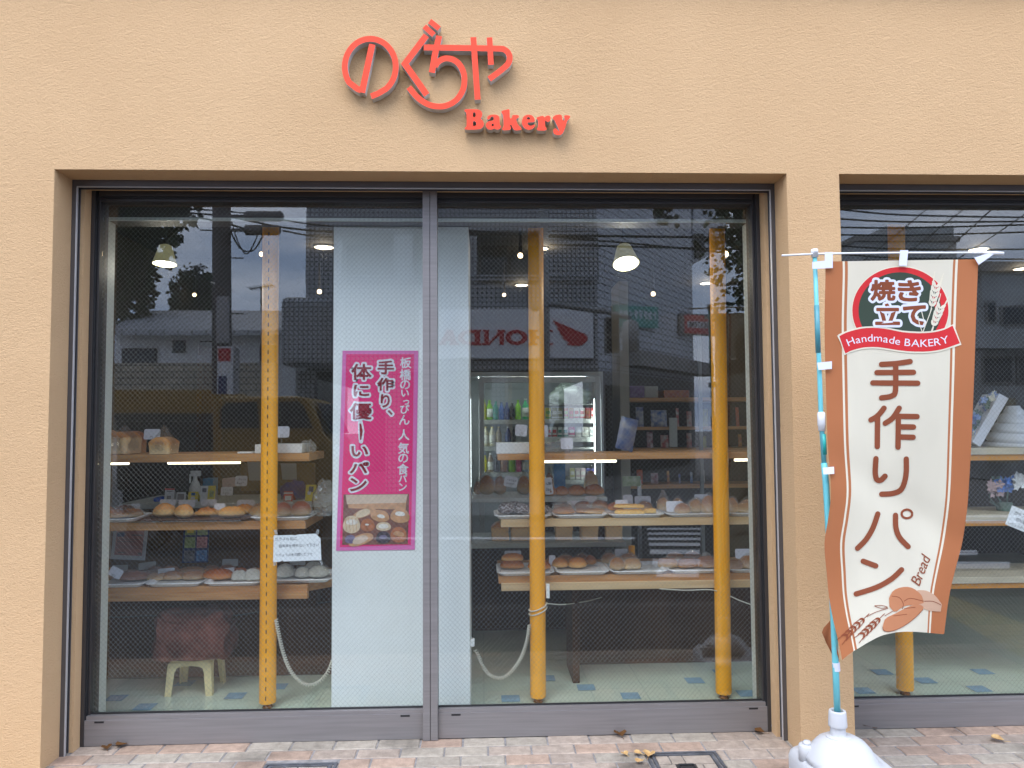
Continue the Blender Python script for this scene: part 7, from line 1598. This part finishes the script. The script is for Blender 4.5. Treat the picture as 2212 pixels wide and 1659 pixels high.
# traffic signal
ts = thing('traffic_signal', 'grey traffic signal pole with a dark two-lamp pedestrian head', 'traffic signal', (RF(1178, 900, 9).x, RF(1178, 900, 9).y, 0)); a = RF(1178, 900, 9.0); tg = mat('signal_grey', (.24,.25,.26), .5, .3)
obj('mast', MB().tube([(a.x, a.y, 0), (a.x, a.y, RF(1178, 420, 9).z)], [.10, .08], 14), tg, ts, sm=True)
obj('arm', MB().tube([RF(1178, 655, 9), RF(1305, 672, 8.6)], .05, 10).tube([RF(1150, 664, 9.1), RF(1178, 660, 9)], .07, 10), tg, ts)
mb = MB(); bx2(mb, 1308, 1338, 684, 762, 8.6, .16); hd = obj('signal_head', mb, tg, ts, bev=.02)
for ya, yb in ((689, 721), (726, 757)): mb = MB(); bx2(mb, 1311, 1335, ya, yb, 8.58, .02); obj('lamp', mb, dkm, hd, bev=.01)
mb = MB(); q0, q1 = RF(1362, 690, 8.4), RF(1362, 762, 8.4); mb.lathe([(.02, q1.z), (.13, q1.z+.03), (.14, (q0.z+q1.z)/2), (.12, q0.z-.05), (.03, q0.z)], (q0.x, q0.y, 0), 16); obj('covered_lamp', mb, gb, ts, sm=True); obj('arm', MB().tube([RF(1305, 672, 8.6), RF(1362, 688, 8.4)], .04, 8), tg, ts)
# yellow flatbed truck parked across the street
TV = 6.6
tk = thing('parked_truck', 'yellow light truck with a high-sided bed parked across the street', 'truck', (RF(460, 900, TV).x, RF(460, 900, TV).y-.7, -.1)); yw = mat('truck_yellow', (.34,.20,.018), .35, vary=.05, coat=.4)
def tp(x, y, dy=0): q = RF(x, y, TV); return Vector((q.x, q.y-dy, q.z))
W2 = 1.5; pr_ = lambda pts, name, mt, par, y0=0, y1=W2, bev=.03: obj(name, MB().prism([[(tp(x, y).x, tp(x, y).z) for x, y in pts]], lambda X, Z, off: Vector((X, tp(0, 0).y+off, Z)), -y0, -y1), mt, par, bev=bev)
pr_([(245,842),(455,842),(455,892),(245,892)], 'bed_side', yw, tk, 0, .05, .01); pr_([(245,842),(455,842),(455,892),(245,892)], 'bed_side', yw, tk, W2-.05, W2, .01); pr_([(245,893),(456,893),(456,910),(245,910)], 'bed_floor', M['alud'], tk)
cab = pr_([(458,1105),(458,872),(468,862),(486,856),(640,856),(660,860),(672,872),(700,940),(716,958),(724,1010),(726,1105)], 'cab', yw, tk)
for y0 in (-.012, W2+.002): pr_([(474,925),(476,884),(488,870),(555,868),(560,925)], 'side_window', wing, cab, y0, y0+.01, 0); pr_([(572,925),(570,868),(645,867),(656,876),(676,925)], 'side_window', wing, cab, y0, y0+.01, 0)
q = [tp(676,870), tp(706,938), tp(706,938,W2), tp(676,870,W2)]; q = [q[0]+Vector((.03, -.1, 0)), q[1]+Vector((.03, -.1, 0)), q[2]+Vector((.03, .1, 0)), q[3]+Vector((.03, .1, 0))]; obj('windscreen', MB().hexa(q, (.01, 0, .006)), wing, cab)
pr_([(248,911),(452,911),(452,1060),(248,1060)], 'cargo_body', M['alud'], tk, .03, W2-.03, .02); pr_([(245,1061),(456,1061),(456,1075),(720,1106),(720,1116),(245,1116)], 'chassis', M['black'], tk, .25, W2-.25, 0); pr_([(727,1075),(735,1078),(735,1105),(727,1105)], 'bumper', M['beam'], tk, 0, W2, .01)
for x in (320, 640):
    for dy in (-.01, W2-.19):
        c = tp(x, 1000, dy); r = .27; c.z = -.1+r; o = obj('wheel', MB().lathe([(r*.6,0),(r*.98,.01),(r,.04),(r,.15),(r*.98,.19),(r*.6,.20)], (0,0,0), 24), M['black'], tk, local=False); o.data.transform(Matrix.Translation(c) @ Matrix.Rotation(R(90), 4, 'X')); rm = obj('rim', MB().lathe([(.01,-.004),(r*.5,-.004),(r*.58,.02)], (0,0,0), 18), M['steel'], o); rm.data.transform(Matrix.Translation(c) @ Matrix.Rotation(R(90), 4, 'X'))
for x in (716,): 
    for dy in (.05, W2-.25): q = tp(x, 975, dy); obj('headlight', MB().box((q.x-.01, q.y-.2, q.z-.08), (q.x+.07, q.y, q.z+.08)), whs, cab, bev=.02)
